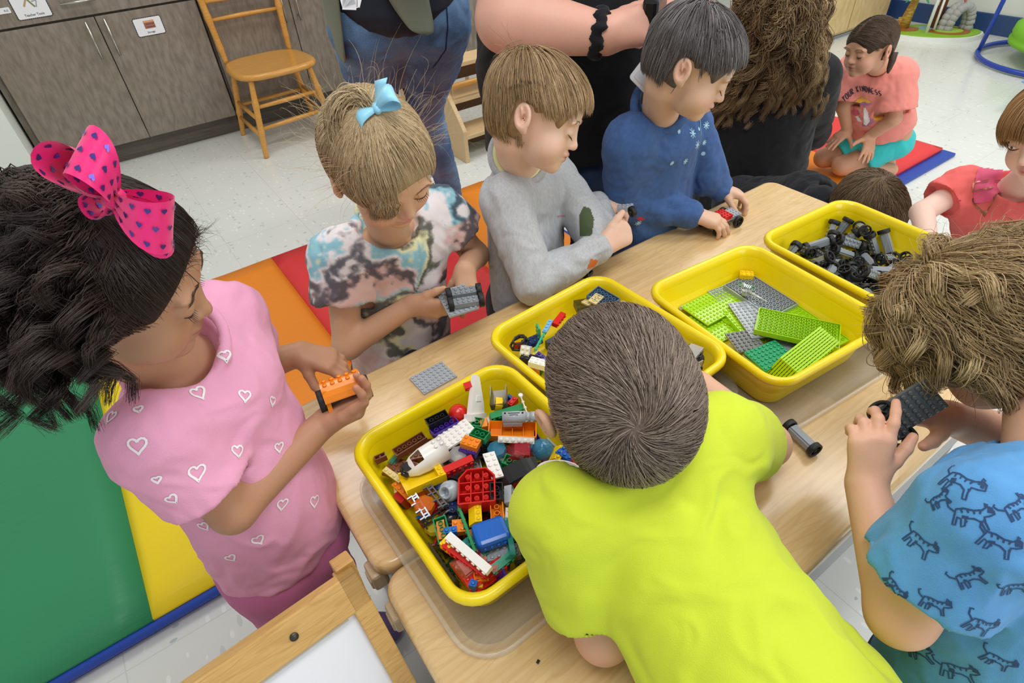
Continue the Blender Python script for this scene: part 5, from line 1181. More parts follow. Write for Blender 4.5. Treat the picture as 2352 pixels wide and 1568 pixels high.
def sdf_mesh(prims, h, lo=None, hi=None):
    plus = [q for q in prims if q['op'] == '+']
    L0 = np.min([q['lo'] for q in plus], 0)-4*h; H0 = np.max([q['hi'] for q in plus], 0)+4*h
    if lo is not None: L0 = np.maximum(L0, lo)
    if hi is not None: H0 = np.minimum(H0, hi)
    B = 12; nb = np.ceil((H0-L0)/(h*B)).astype(int); N = nb*B
    D = np.ones(N, np.float32)
    cen = np.stack(np.meshgrid(*[np.arange(n) for n in nb], indexing='ij'), -1).reshape(-1, 3); rb = h*B*.87
    cw = L0+(cen+.5)*B*h-.5*h
    dc = field(prims, cw)
    act = np.abs(dc) < rb*2.2
    for c in cen[(~act) & (dc < 0)]: D[c[0]*B:c[0]*B+B, c[1]*B:c[1]*B+B, c[2]*B:c[2]*B+B] = -1
    g = np.stack(np.meshgrid(*[np.arange(B)]*3, indexing='ij'), -1).reshape(-1, 3)*h
    lo_ = np.array([q['lo']-q['k']-h*2 for q in prims]); hi_ = np.array([q['hi']+q['k']+h*2 for q in prims])
    for c in cen[act]:
        b0 = L0+c*B*h; b1 = b0+B*h
        m = np.nonzero(((lo_ < b1) & (hi_ > b0)).all(1))[0]
        if len(m) == 0: continue
        D[c[0]*B:c[0]*B+B, c[1]*B:c[1]*B+B, c[2]*B:c[2]*B+B] = field([prims[i] for i in m], g+b0).reshape(B, B, B)
    D[0], D[-1] = 1, 1; D[:, 0], D[:, -1] = 1, 1; D[:, :, 0], D[:, :, -1] = 1, 1
    S = D < 0
    cnt = np.zeros(tuple(N-1), np.uint8)
    for i in (0, 1):
        for j in (0, 1):
            for k in (0, 1): cnt += S[i:N[0]-1+i, j:N[1]-1+j, k:N[2]-1+k]
    nx, ny, nz = N-1
    fl = np.flatnonzero((cnt > 0) & (cnt < 8)); del cnt
    I, J, K = np.unravel_index(fl, (nx, ny, nz))
    cor = [(i, j, k) for i in (0, 1) for j in (0, 1) for k in (0, 1)]
    val = np.stack([D[I+i, J+j, K+k] for i, j, k in cor], 1)
    acc = np.zeros((len(fl), 3)); num = np.zeros(len(fl))
    for a in range(8):
        for ax in range(3):
            if cor[a][ax] == 0:
                o = list(cor[a]); o[ax] = 1; b = cor.index(tuple(o)); va, vb = val[:, a], val[:, b]; m = (va < 0) != (vb < 0)
                t = np.where(m, va/np.where(m, va-vb, 1), 0); p = np.array(cor[a], float)[None]+np.zeros((len(fl), 3)); p[:, ax] = t
                acc += p*m[:, None]; num += m
    V = L0+(np.stack([I, J, K], 1)+acc/num[:, None])*h
    Fs = []
    for ax in range(3):
        sl0 = [slice(1, -1)]*3; sl1 = [slice(1, -1)]*3; sl0[ax] = slice(0, -1); sl1[ax] = slice(1, None)
        A, Bq = S[tuple(sl0)], S[tuple(sl1)]; e = np.argwhere(A != Bq); sgn = A[tuple(e.T)]
        off = np.ones(3, int); off[ax] = 0; e = e+off; u, v = (ax+1) % 3, (ax+2) % 3
        def cell(du, dv):
            q = e.copy(); q[:, u] -= du; q[:, v] -= dv; return np.searchsorted(fl, (q[:, 0]*ny+q[:, 1])*nz+q[:, 2])
        q = np.stack([cell(1, 1), cell(0, 1), cell(0, 0), cell(1, 0)], 1); q[~sgn] = q[~sgn][:, ::-1]; Fs.append(q)
    F = np.concatenate(Fs); F = F[(F < len(V)).all(1)]
    return V, F
def lap(V, F, it=2, lam=.5):
    for _ in range(it):
        acc = np.zeros_like(V); n = np.zeros(len(V))
        for i in range(4):
            a, b = F[:, i], F[:, (i+1) % 4]
            for c in range(3): acc[:, c] += np.bincount(a, V[b, c], len(V))+np.bincount(b, V[a, c], len(V))
            n += np.bincount(a, minlength=len(V))+np.bincount(b, minlength=len(V))
        V = V+(acc/np.maximum(n, 1)[:, None]-V)*lam
    return V
def normals(V, F):
    n = np.cross(V[F[:, 2]]-V[F[:, 0]], V[F[:, 3]]-V[F[:, 1]]); N = np.zeros_like(V)
    for i in range(4):
        for c in range(3): N[:, c] += np.bincount(F[:, i], n[:, c], len(V))
    return N/(np.linalg.norm(N, axis=1)[:, None]+1e-12)
def arr_mesh(name, V, F, col=None, extra=None, smooth=True):
    'mesh from arrays; F (n,4) or (n,3); extra = list of (V, F, material index)'
    FV, FF, MI = [V], [F.reshape(-1)], [np.zeros(len(F), int)]; cnts = [np.full(len(F), F.shape[1])]; n = len(V)
    for v, f, mi in (extra or []):
        FV.append(v); FF.append(f.reshape(-1)+n); MI.append(np.full(len(f), mi)); cnts.append(np.full(len(f), f.shape[1])); n += len(v)
    Va, Fa, Ma, Ca = np.concatenate(FV), np.concatenate(FF), np.concatenate(MI), np.concatenate(cnts)
    me = bpy.data.meshes.new(name); me.vertices.add(len(Va)); me.vertices.foreach_set('co', Va.astype(np.float32).ravel())
    me.loops.add(len(Fa)); me.loops.foreach_set('vertex_index', Fa.astype(np.int32)); me.polygons.add(len(Ca))
    st = np.zeros(len(Ca), np.int32); st[1:] = np.cumsum(Ca)[:-1]; me.polygons.foreach_set('loop_start', st); me.polygons.foreach_set('loop_total', Ca.astype(np.int32))
    me.polygons.foreach_set('use_smooth', np.full(len(Ca), smooth)); me.polygons.foreach_set('material_index', Ma.astype(np.int32))
    me.update(calc_edges=True); me.validate()
    if col is not None:
        c = np.ones((len(Va), 4), np.float32); c[:len(col), :3] = col; a = me.attributes.new('col', 'FLOAT_COLOR', 'POINT'); a.data.foreach_set('color', c.ravel())
    return me
def hsh(i, s=0):
    x = (i[..., 0]*374761393+i[..., 1]*668265263+i[..., 2]*2147483647+s*974711) & 0xffffffff
    x = ((x ^ (x >> 13))*1274126177) & 0xffffffff; x = x ^ (x >> 16); return (x & 0xffffff)/float(0xffffff)
def noise3(p, s=0):
    i = np.floor(p).astype(np.int64); f = p-i; f = f*f*(3-2*f); r = 0
    for a in (0, 1):
        for b in (0, 1):
            for c in (0, 1):
                w_ = (f[:, 0] if a else 1-f[:, 0])*(f[:, 1] if b else 1-f[:, 1])*(f[:, 2] if c else 1-f[:, 2]); r = r+w_*hsh(i+np.array([a, b, c]), s)
    return r
def fbm(p, s=0, o=3): return sum(noise3(p*2**i, s+i)*.5**i for i in range(o))/sum(.5**i for i in range(o))
def mixc(a, b, t): t = np.clip(t, 0, 1)[:, None]; return a*(1-t)+b*t
def L3(h): return np.array(lin(h)[:3])
def cloth(prims, h=.004, wr=.0035, freq=18, seed=1, lo=None, hi=None, stretch=(1, 1, .45), smooth=2):
    V, F = sdf_mesh(prims, h, lo, hi); V = lap(V, F, smooth); N = normals(V, F)
    q = V*np.array(stretch)*freq; w_ = fbm(q+2.2*fbm(V*9, seed+9)[:, None], seed, 3); r = 1-np.abs(2*w_-1)
    V = V+N*((r-.72)*wr*2.)[:, None]
    return lap(V, F, 1, .4), F
def bvh_of(V, F): return BVHTree.FromPolygons([tuple(v) for v in V], [tuple(int(i) for i in f) for f in F])
def ribbon(bvh, lines, o, n, up, w_, off=.0007, step=.0025, closed=False, fill=False):
    'projects 2D lines (metres) along -n onto the surface; returns (V, F)'
    o, n = Vector(o), Vector(n).normalized(); up = Vector(up); up = (up-n*up.dot(n)).normalized(); rx = up.cross(n)
    VV, FF = [], []
    for ln in lines:
        pts = []
        for i in range(len(ln)-1):
            a, b = ln[i], ln[i+1]; m = max(1, int(math.dist(a, b)/step))
            for k in range(m): pts.append((a[0]+(b[0]-a[0])*k/m, a[1]+(b[1]-a[1])*k/m))
        pts.append(ln[-1]); prev = None
        for i, (x, y) in enumerate(pts):
            t = (pts[min(i+1, len(pts)-1)][0]-pts[max(i-1, 0)][0], pts[min(i+1, len(pts)-1)][1]-pts[max(i-1, 0)][1]); L_ = math.hypot(*t) or 1; nx, ny = -t[1]/L_*w_/2, t[0]/L_*w_/2
            pr = []
            for s in (-1, 1):
                q = o+rx*(x+nx*s)+up*(y+ny*s)+n*.12; h_ = bvh.ray_cast(q, -n, .3)
                if h_[0] is None: pr = None; break
                pr.append(h_[0]+(h_[1] if h_[1].dot(n) > 0 else -h_[1])*off)
            if pr is None: prev = None; continue
            k = len(VV); VV += [tuple(pr[0]), tuple(pr[1])]
            if prev is not None and (Vector(VV[prev])-Vector(pr[0])).length < .012: FF.append((prev, prev+1, k+1, k))
            prev = k
    return (np.array(VV), np.array(FF)) if FF else None
def patch(bvh, poly, o, n, up, off=.0006, step=.0018):
    'fills a 2D polygon with small quads laid on the surface'
    o, n = Vector(o), Vector(n).normalized(); up = Vector(up); up = (up-n*up.dot(n)).normalized(); rx = up.cross(n)
    xs = [p[0] for p in poly]; ys = [p[1] for p in poly]
    def inside(x, y):
        c = False; j = len(poly)-1
        for i in range(len(poly)):
            if (poly[i][1] > y) != (poly[j][1] > y) and x < (poly[j][0]-poly[i][0])*(y-poly[i][1])/(poly[j][1]-poly[i][1])+poly[i][0]: c = not c
            j = i
        return c
    nx, ny = int((max(xs)-min(xs))/step)+2, int((max(ys)-min(ys))/step)+2; idx = {}; VV = []; FF = []
    def vid(i, j):
        if (i, j) in idx: return idx[i, j]
        q = o+rx*(min(xs)+i*step)+up*(min(ys)+j*step)+n*.12; h_ = bvh.ray_cast(q, -n, .3)
        if h_[0] is None: idx[i, j] = None; return None
        VV.append(tuple(h_[0]+(h_[1] if h_[1].dot(n) > 0 else -h_[1])*off)); idx[i, j] = len(VV)-1; return len(VV)-1
    for i in range(nx):
        for j in range(ny):
            if inside(min(xs)+(i+.5)*step, min(ys)+(j+.5)*step):
                q = [vid(i, j), vid(i+1, j), vid(i+1, j+1), vid(i, j+1)]
                if None not in q: FF.append(q)
    return (np.array(VV), np.array(FF)) if FF else None

# ---------------------------------------------------------------- heads
class Head:
    def __init__(s, c, f, up, sc_=1., wide=1.):
        s.c = vec(c); s.y = nrm(f); u = vec(up); s.z = nrm(u-s.y*(u@s.y)); s.x = np.cross(s.y, s.z); s.s = sc_; s.F = np.array([s.x, s.y, s.z]); s.wide = wide; s.ear = 0.
    def P(s, x, y, z): return s.c+(s.x*x+s.y*y+s.z*z)*s.s
    def loc(s, p): return (p-s.c)@s.F.T/s.s
    def ball(s, c, r, k=.01, op='+'): return pr_ball(s.P(*c), np.array(r)*s.s, k*s.s, op, s.F)
    def cone(s, a, b, ra, rb, k=.008, op='+', sq=None): return pr_cone(s.P(*a), s.P(*b), ra*s.s, rb*s.s, k*s.s, op, sq)
    def prims(s, adult=False, smile=0, eye_open=False):
        w_ = s.wide
        L_ = [s.ball((0, -.012, .026), (.071, .086, .073)), s.ball((0, .030, .022), (.060*w_, .050, .052), .02), s.ball((0, .034, -.030), (.054*w_, .046, .052), .02),
              s.ball((0, .036, -.060), (.042*w_, .036, .032), .02), s.ball((0, .066, -.077), (.016, .013, .014), .018), s.ball((0, -.02, -.03), (.052, .05, .045), .02)]
        for g in (-1, 1):
            L_ += [s.ball((g*.033*w_, .050, -.042), (.025, .024, .026), .018), s.ball((g*.030, .074, .012), (.020, .010, .007), .012)]
        L_ += [s.ball((g*.029, .090, -.004), (.017, .013, .010), .012, '-') for g in (-1, 1)]
        L_ += [s.cone((0, .076, .000), (0, .086, -.024), .0062, .0074, .012), s.ball((0, .0885, -.029), (.0085, .0080, .0076), .006)]
        for g in (-1, 1):
            L_ += [s.ball((g*.0092, .0825, -.031), (.0060, .0062, .0054), .004), s.ball((g*.0285, .0685, -.006), (.0145, .0138, .0125), .003)]
        L_ += [s.ball((g*.0048, .0905, -.0385), (.0026, .004, .0025), .002, '-') for g in (-1, 1)]
        L_ += [s.ball((0, .0800, -.0475), (.0165, .0085, .0058), .006), s.ball((0, .0770, -.0575), (.0145, .0085, .0062), .006), s.ball((0, .0905, -.0525), (.0195+.004*smile, .010, .0012), .0025, '-')]
        for g in (-1, 1):
            e = np.array([s.x*g, s.y, s.z]); q = nrm(s.x*g*.55-s.y*.85)
            xx = nrm(np.cross(s.z, q)); tl = nrm(s.z*.97-s.y*.22); la = nrm(s.x*g*.93-s.y*.36-s.z*.05); la = nrm(la-tl*(la@tl)); FE = np.array([la, np.cross(tl, la), tl])
            cc = s.P(g*(.0745+s.ear), -.010, -.010)
            L_ += [pr_ball(cc, np.array((.0078, .0180, .0250))*s.s, .003*s.s, '+', FE), pr_ball(s.P(g*(.0725+s.ear*.6), -.001, -.030), np.array((.006, .0085, .010))*s.s, .005*s.s)]
            L_ += [pr_ball(cc+(la*.0095+s.y*.002+s.z*.002)*s.s, np.array((.0085, .0132, .0195))*s.s, .002*s.s, '-', FE), pr_ball(cc+(la*.002+s.y*.003-s.z*.004)*s.s, np.array((.0060, .0070, .0095))*s.s, .002*s.s, '-', FE), pr_ball(cc+(la*.0030+s.y*.0145-s.z*.006)*s.s, np.array((.0030, .0030, .0050))*s.s, .002*s.s), pr_ball(cc+(la*.0022-s.y*.003+s.z*.006)*s.s, np.array((.0026, .0030, .0110))*s.s, .002*s.s)]
        return L_
    def paint(s, V, base, lip, cheek, N=None, brow=None, browz=.017):
        q = s.loc(V); c = np.tile(base, (len(V), 1)); front = q[:, 1] > .03
        def g(cx, cy, cz, rx, ry, rz): return np.exp(-(((q[:, 0]-cx)/rx)**2+((q[:, 1]-cy)/ry)**2+((q[:, 2]-cz)/rz)**2))
        for k in (-1, 1): c = mixc(c, cheek, g(k*.036, .062, -.038, .018, .03, .016)*.45); c = mixc(c, cheek, g(k*.078, -.01, -.01, .006, .014, .02)*.35)
        c = mixc(c, cheek, g(0, .095, -.030, .010, .010, .008)*.35)
        m = g(0, .086, -.0475, .0125, .012, .0045)+g(0, .083, -.0575, .0115, .012, .0050); c = mixc(c, lip, m*1.15)
        c = mixc(c, lip*.35, g(0, .082, -.0525, .014, .014, .0013)*.9)
        for k in (-1, 1): c = mixc(c, c*.35, g(k*.0048, .09, -.0385, .0024, .008, .002))
        return c
    def on(s, bvh, x, z, off=.0006):
        'point on the face at local x, z'
        o = s.P(x, .16, z); h_ = bvh.ray_cast(Vector(o), Vector(-s.y), .2)
        if h_[0] is None: return None
        return np.array(h_[0])+np.array(h_[1])*off
def strip_tubes(lines, r, sides=3, taper=True):
    'arrays of polylines (n, m, 3) -> tube mesh arrays'
    P = np.asarray(lines, float); n, m, _ = P.shape
    T = np.empty_like(P); T[:, 1:-1] = P[:, 2:]-P[:, :-2]; T[:, 0] = P[:, 1]-P[:, 0]; T[:, -1] = P[:, -1]-P[:, -2]
    T /= np.linalg.norm(T, axis=2)[..., None]+1e-9
    ref = np.array([.31, .52, .79]); A = np.cross(T, ref); A /= np.linalg.norm(A, axis=2)[..., None]+1e-9; Bv = np.cross(T, A)
    rr = np.asarray(r, float)*np.ones(n); prof = (1-np.linspace(0, 1, m)**3*.8) if taper else np.ones(m)
    R = rr[:, None]*prof[None]
    Vs = np.stack([P+(A*math.cos(2*PI*k/sides)+Bv*math.sin(2*PI*k/sides))*R[..., None] for k in range(sides)], 2)   # n,m,s,3
    base = (np.arange(n)*m*sides)[:, None, None]+(np.arange(m-1)*sides)[None, :, None]+np.arange(sides)[None, None, :]
    nx = (np.arange(sides)+1) % sides; b2 = (np.arange(n)*m*sides)[:, None, None]+(np.arange(m-1)*sides)[None, :, None]+nx[None, None, :]
    F = np.stack([base, b2, b2+sides, base+sides], -1).reshape(-1, 4)
    return Vs.reshape(-1, 3), F
def face_lines(head, bvh, parent, dark, brow_c, lid=-.011, open_=False, thick=.0007, name=True):
    'eyelashes and eyebrows as small tubes lying on the face'
    for g in (-1, 1):
        L_ = []
        for k in range(9):
            t = k/8; x = g*(.017+.024*t); z = lid-.0035*math.sin(PI*t)+.002*t
            p = head.on(bvh, x, z, .0008)
            if p is not None: L_.append(p)
        if len(L_) > 4:
            mb = MB(); mb.tube(L_, [thick*head.s*(.5+1.2*math.sin(PI*i/(len(L_)-1))) for i in range(len(L_))], 5)
            for i in range(1, len(L_)-1, 1):
                p = L_[i]; q = p+(head.y*.006-head.z*.004+head.x*g*(.001+.002*i/8))*head.s; mb.tube([p, (p+q)/2-head.z*.0005, q], [.0004, .0003, .0001], 3)
            mb.build('eyelashes', dark, parent)
        hairs = []
        for k in range(46):
            t = (k*.618) % 1; x = g*(.013+.034*t); z = .0125+.0055*math.sin(PI*min(t*1.1, 1))+((k*.37) % 1-.5)*.0030*(1-.5*t)
            p = head.on(bvh, x, z, .0006)
            if p is None: continue
            q = p+(head.x*g*.006+head.z*(.002-.004*t)-head.y*.0015*t)*head.s; hairs.append([p, (p+q)/2+head.y*.0004, q])
        if len(hairs) > 8:
            V, F = strip_tubes(np.array(hairs), .00030*head.s, 3); link('eyebrow', arr_mesh('eyebrow', V, F), brow_c, parent)
# ---------------------------------------------------------------- hands
def hand(wrist, d, n, side, size=1., curl=(.5, .5, .5, .5), spread=.14, thumb=(.6, .3), k=.0022, thumb_dir=None, fat=1., fd=None):
    '''wrist point; d along the palm; n out of the BACK of the hand; side = unit vector to the thumb side.
    curl = bend (radians per joint) for index..little; returns prims and fingertip points'''
    w_ = vec(wrist); d = nrm(d); n = vec(n); n = nrm(n-d*(n@d)); t = np.cross(d, n); 
    if t@vec(side) < 0: t = -t
    S = size; L_ = []; tips = []
    off = [.0165, .0055, -.0055, -.0155]; pl = [.050, .052, .049, .045]; fl = [(.021, .014, .012), (.023, .016, .012), (.021, .015, .012), (.017, .011, .010)]; fr = [.0064, .0066, .0062, .0056]
    for i in range(4):
        c0 = w_+(t*off[i]*.55+d*.004)*S; kn = w_+(t*off[i]+d*pl[i]+n*(.001))*S
        L_.append(pr_cone(c0, kn, .0105*S*fat, .0082*S*fat, .010*S))
    L_.append(pr_cone(w_+(t*.010+d*.012-n*.004)*S, w_+(-t*.008+d*.038-n*.003)*S, .0110*S*fat, .0095*S*fat, .010*S))
    for i in range(4):
        kn = w_+(t*off[i]+d*pl[i]+n*.001)*S; a = 0; p = kn; sp = spread*(1.2-i*.8); c = curl[i]; cc = c if hasattr(c, '__len__') else (c, c*1.1, c*.8)
        for j in range(3):
            a += cc[j]; dirv = nrm((d*math.cos(sp)+t*math.sin(sp))*math.cos(a)-n*math.sin(a)); q = p+dirv*fl[i][j]*S
            L_.append(pr_cone(p, q, fr[i]*S*fat*(1-.07*j), fr[i]*S*fat*(.93-.09*j), (k if j else .0035)*S)); p = q
        tips.append(p)
    ta, tb = thumb; td = nrm(t*math.cos(ta)*1+d*math.sin(ta)-n*tb) if thumb_dir is None else nrm(thumb_dir)
    p0 = w_+(t*.012+d*.012-n*.002)*S; p1 = p0+nrm(td+t*.25)*.021*S; p2 = p1+td*.019*S; d3 = nrm(td*.9+d*.35-n*.12); p3 = p2+d3*.015*S
    L_ += [pr_cone(p0, p1, .0095*S*fat, .0080*S*fat, .008*S), pr_cone(p1, p2, .0078*S*fat, .0070*S*fat, k*S*1.3), pr_cone(p2, p3, .0070*S*fat, .0056*S*fat, k*S)]
    tips.append(p3); return L_, tips
def nails(tips_dirs, parent, m): pass

# ---------------------------------------------------------------- hair and clothes helpers
def grad(prims, p, e=.002):
    d = field(prims, p); g = np.stack([field(prims, p+np.eye(3)[i]*e)-d for i in range(3)], 1)
    return d, g/(np.linalg.norm(g, axis=1)[:, None]+1e-9)
def strands(cap, roots, flow, length, m=9, off=(.001, .006), grav=0., inertia=.5, curl=None, clump=None, width=.0006, seed=0, fly=0., pull=0.):
    rg = np.random.default_rng(seed); n = len(roots); p = roots.copy(); ln = length*rg.uniform(.75, 1.1, n) if not hasattr(length, '__call__') else length(roots, rg)
    o = rg.uniform(off[0], off[1], n); out = [p.copy()]; v = None; dl = (ln/(m-1))[:, None]; G = np.array([0, 0, -1.])
    jit = rg.normal(size=(n, 3))*fly
    for i in range(m-1):
        f = flow(p); f = f/(np.linalg.norm(f, axis=1)[:, None]+1e-9)
        v = f if v is None else v*inertia+f*(1-inertia)
        v = v+G*grav*(i/(m-1))+jit*(i/(m-1)); v = v/(np.linalg.norm(v, axis=1)[:, None]+1e-9)
        d, g = grad(cap, p); near = (d < o+.012)[:, None]
        v = np.where(near, v-g*(v*g).sum(1)[:, None], v); v = v/(np.linalg.norm(v, axis=1)[:, None]+1e-9)
        p = p+v*dl; d, g = grad(cap, p); push = np.maximum(o-d, 0); 
        if pull: push = push-np.clip(d-o, 0, .02)*pull
        p = p+g*push[:, None]; out.append(p.copy())
    P = np.stack(out, 1)
    if curl:
        amp, turns = curl; cl = rg.integers(0, clump or n, n); ph = np.random.default_rng(seed+5).uniform(0, 2*PI, clump or n)[cl]; tn = turns*np.random.default_rng(seed+6).uniform(.7, 1.3, clump or n)[cl]
        t = np.linspace(0, 1, m)[None, :]; T = P[:, -1]-P[:, 0]; T /= np.linalg.norm(T, axis=1)[:, None]+1e-9
        A = np.cross(T, np.array([.3, .9, .2])); A /= np.linalg.norm(A, axis=1)[:, None]; Bv = np.cross(T, A); a = ph[:, None]+t*tn[:, None]*2*PI; am = amp*np.minimum(t*2.2, 1)
        P = P+(A[:, None]*np.cos(a)[..., None]+Bv[:, None]*np.sin(a)[..., None])*am[..., None]
    return P
def trim(P, hd, fringe=.034, nape=-.07, ear=True, side=.052, low=None, idx=False):
    'shortens strands that would hang over the face, the ears or the nape'
    n, m, _ = P.shape; q = hd.loc(P.reshape(-1, 3)).reshape(n, m, 3); rg = np.random.default_rng(12); jz = rg.normal(size=(n, 1))*.004
    x, y, z = np.abs(q[..., 0]), q[..., 1], q[..., 2]+jz
    bad = (y > .030) & (z < fringe-.9*np.maximum(x-.035, 0)) | (z < nape) | ((y > .012) & (z < -.012+.0*x))
    if ear: bad |= (x > .055) & (y > -.030) & (y < .022) & (z < .018-.25*np.abs(y+.008))
    if low: bad |= (y > low[0]) & (z < low[1])
    bad = np.maximum.accumulate(bad, 1); last = np.maximum((~bad).sum(1)-1, 0)
    ok = last >= 2; P, last = P[ok], last[ok]; t = np.linspace(0, 1, m)[None, :]*last[:, None]; i = np.floor(t).astype(int); i2 = np.minimum(i+1, m-1); f = (t-i)[..., None]; r = np.arange(len(P))[:, None]
    out = P[r, i]*(1-f)+P[r, i2]*f; return (out, ok) if idx else out
def strand_mesh(name, P, width, tones, m_, parent, seed=0, root_dark=.88, sides=3, lock=None):
    rg = np.random.default_rng(seed+77); n, m, _ = P.shape
    V, F = strip_tubes(P, width*rg.uniform(.7, 1.3, n), sides)
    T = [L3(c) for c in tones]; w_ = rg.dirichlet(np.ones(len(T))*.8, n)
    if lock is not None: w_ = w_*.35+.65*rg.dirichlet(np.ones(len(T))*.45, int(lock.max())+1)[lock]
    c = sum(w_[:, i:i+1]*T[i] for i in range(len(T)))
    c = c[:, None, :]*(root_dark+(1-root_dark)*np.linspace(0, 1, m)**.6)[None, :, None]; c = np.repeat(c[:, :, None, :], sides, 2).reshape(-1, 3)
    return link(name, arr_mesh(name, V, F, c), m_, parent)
HAIR = mat('hair_strands', '#806040', .42, .35, attr='col'); HCAP = mat('hair_base', '#806040', .6, .2, attr='col', bump=(90, .8, (1, 1, .15)))
LASH = mat('lash_dark', '#3a2a24', .6)
def skin_mat(nm): return mat('skin_'+nm, '#caa084', .48, .35, attr='col', sss=.12, bump=(220, .12))
def cloth_mat(nm, c, rough=.85, bump=(900, .25), **k): return mat('cloth_'+nm, c, rough, .15, bump=bump, sheen=.1, **k)
def cap_mesh(head, prims, tones, parent, h=.0035, name='hair', cut=None, streak=None):
    V, F = sdf_mesh(prims, h); V = lap(V, F, 1)
    q = (V-head.c)@head.F.T; n_ = fbm(np.stack([q[:, 0]*160, q[:, 1]*160, q[:, 2]*40], 1), 3, 2)
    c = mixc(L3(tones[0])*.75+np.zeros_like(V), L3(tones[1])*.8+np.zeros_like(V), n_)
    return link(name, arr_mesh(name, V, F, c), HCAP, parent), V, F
def face_cut(hd, low=-.02, brow=.034, side=.055, back=-.10, nape=-.055):
    'prims that clear the hair cap away from face and neck'
    L_ = [hd.ball((0, .115, brow-.085), (.078, .075, .085), .008, '-')]
    L_ += [hd.ball((g*.075, .030, -.046), (.040, .042, .058), .006, '-') for g in (-1, 1)]
    L_ += [hd.ball((g*.084, -.004, -.012), (.022, .026, .034), .004, '-') for g in (-1, 1)]
    L_ += [pr_cut(hd.P(0, -.02, nape), -hd.z*1.0-hd.y*.15, .006, .2)]
    return L_
def hair_prims(hd, t=.008, vol=(1, 1, 1), extra=None):
    a, b, c = vol
    return [hd.ball((0, -.012, .026), (.071*a+t, .086*b+t, .073*c+t)), hd.ball((0, .030, .024), (.060*a+t, .050+t, .052*c+t), .02), hd.ball((0, -.025, -.02), (.058*a+t, .060*b+t, .055), .02)]+(extra or [])
def short_hair(hd, person, tones, n=3200, length=.055, t=.008, crown=(0, -.045, .098), fringe=.034, nape=-.06, seed=1, width=.0007, fly=.06, m=8, fr_len=1., swirl=.35, vol=(1, 1, 1), grav=.0, off=(.001, .006), rough=1.):
    base = hair_prims(hd, t, vol); pr = base+face_cut(hd, brow=fringe+.022, nape=nape+.006)
    cap, V, F = cap_mesh(hd, pr, tones, person)
    cr = hd.P(*crown); cr0 = cr
    d = field(base, V); q = hd.loc(V); m_ = np.abs(d) < .0035*hd.s
    rg = np.random.default_rng(seed); pool = V[m_]; roots = pool[rg.integers(0, len(pool), n)]+rg.normal(size=(n, 3))*.0015
    ax = hd.z
    def flow(p):
        r = p-cr0; r = r-np.outer(r@ax, ax)*.35; L_ = np.linalg.norm(r, axis=1)[:, None]+1e-6
        sw = np.cross(ax, r)/L_; return r/L_+sw*swirl*np.exp(-L_/.05)-ax*(.55*np.minimum(L_/.07, 1))+hd.y*.15*(hd.loc(p)[:, 2:3] > .03)
    P = strands(base, roots, flow, length, m, off, grav, .45, width=width, seed=seed, fly=fly)
    P = trim(P, hd, fringe-.002, nape-.004)
    strand_mesh('hair_strands', P, width, tones, HAIR, person, seed)
    return base
def rep(n, p):
    u, v, w_ = pix(p); print('   %s px(%.0f,%.0f) depth %.2f z %.3f' % (n, u, v, w_, p[2]))
def person(name, loc, label, group=None):
    return empty(name, loc, label=label, cat='person', group=group)
def body_obj(pe, prims, h, paint, m_, name='body', smooth=1, lo=None, hi=None):
    V, F = sdf_mesh(prims, h, lo, hi); V = lap(V, F, smooth, .35); c = paint(V); me = arr_mesh(name, V, F, c); o = link(name, me, m_, pe); return o, V, F
def keep(o, pe):
    'child keeps world placement under an empty that is not at the origin'
    o.matrix_parent_inverse = pe.matrix_basis.inverted(); return o
def head_at(px, z, local, f, up, s, wide=1.):
    'head whose local point lies at pixel px, height z'
    hd = Head((0, 0, 0), f, up, s, wide); off = hd.P(*local); return Head(vec(at(*px, z))-off, f, up, s, wide)
def sk(base, seed=2):
    def f(V, b=L3(base)):
        n_ = fbm(V*30, seed, 3); c = np.tile(b, (len(V), 1)); return mixc(c, c*np.array([1.08, .93, .90]), (n_-.4)*1.1)
    return f

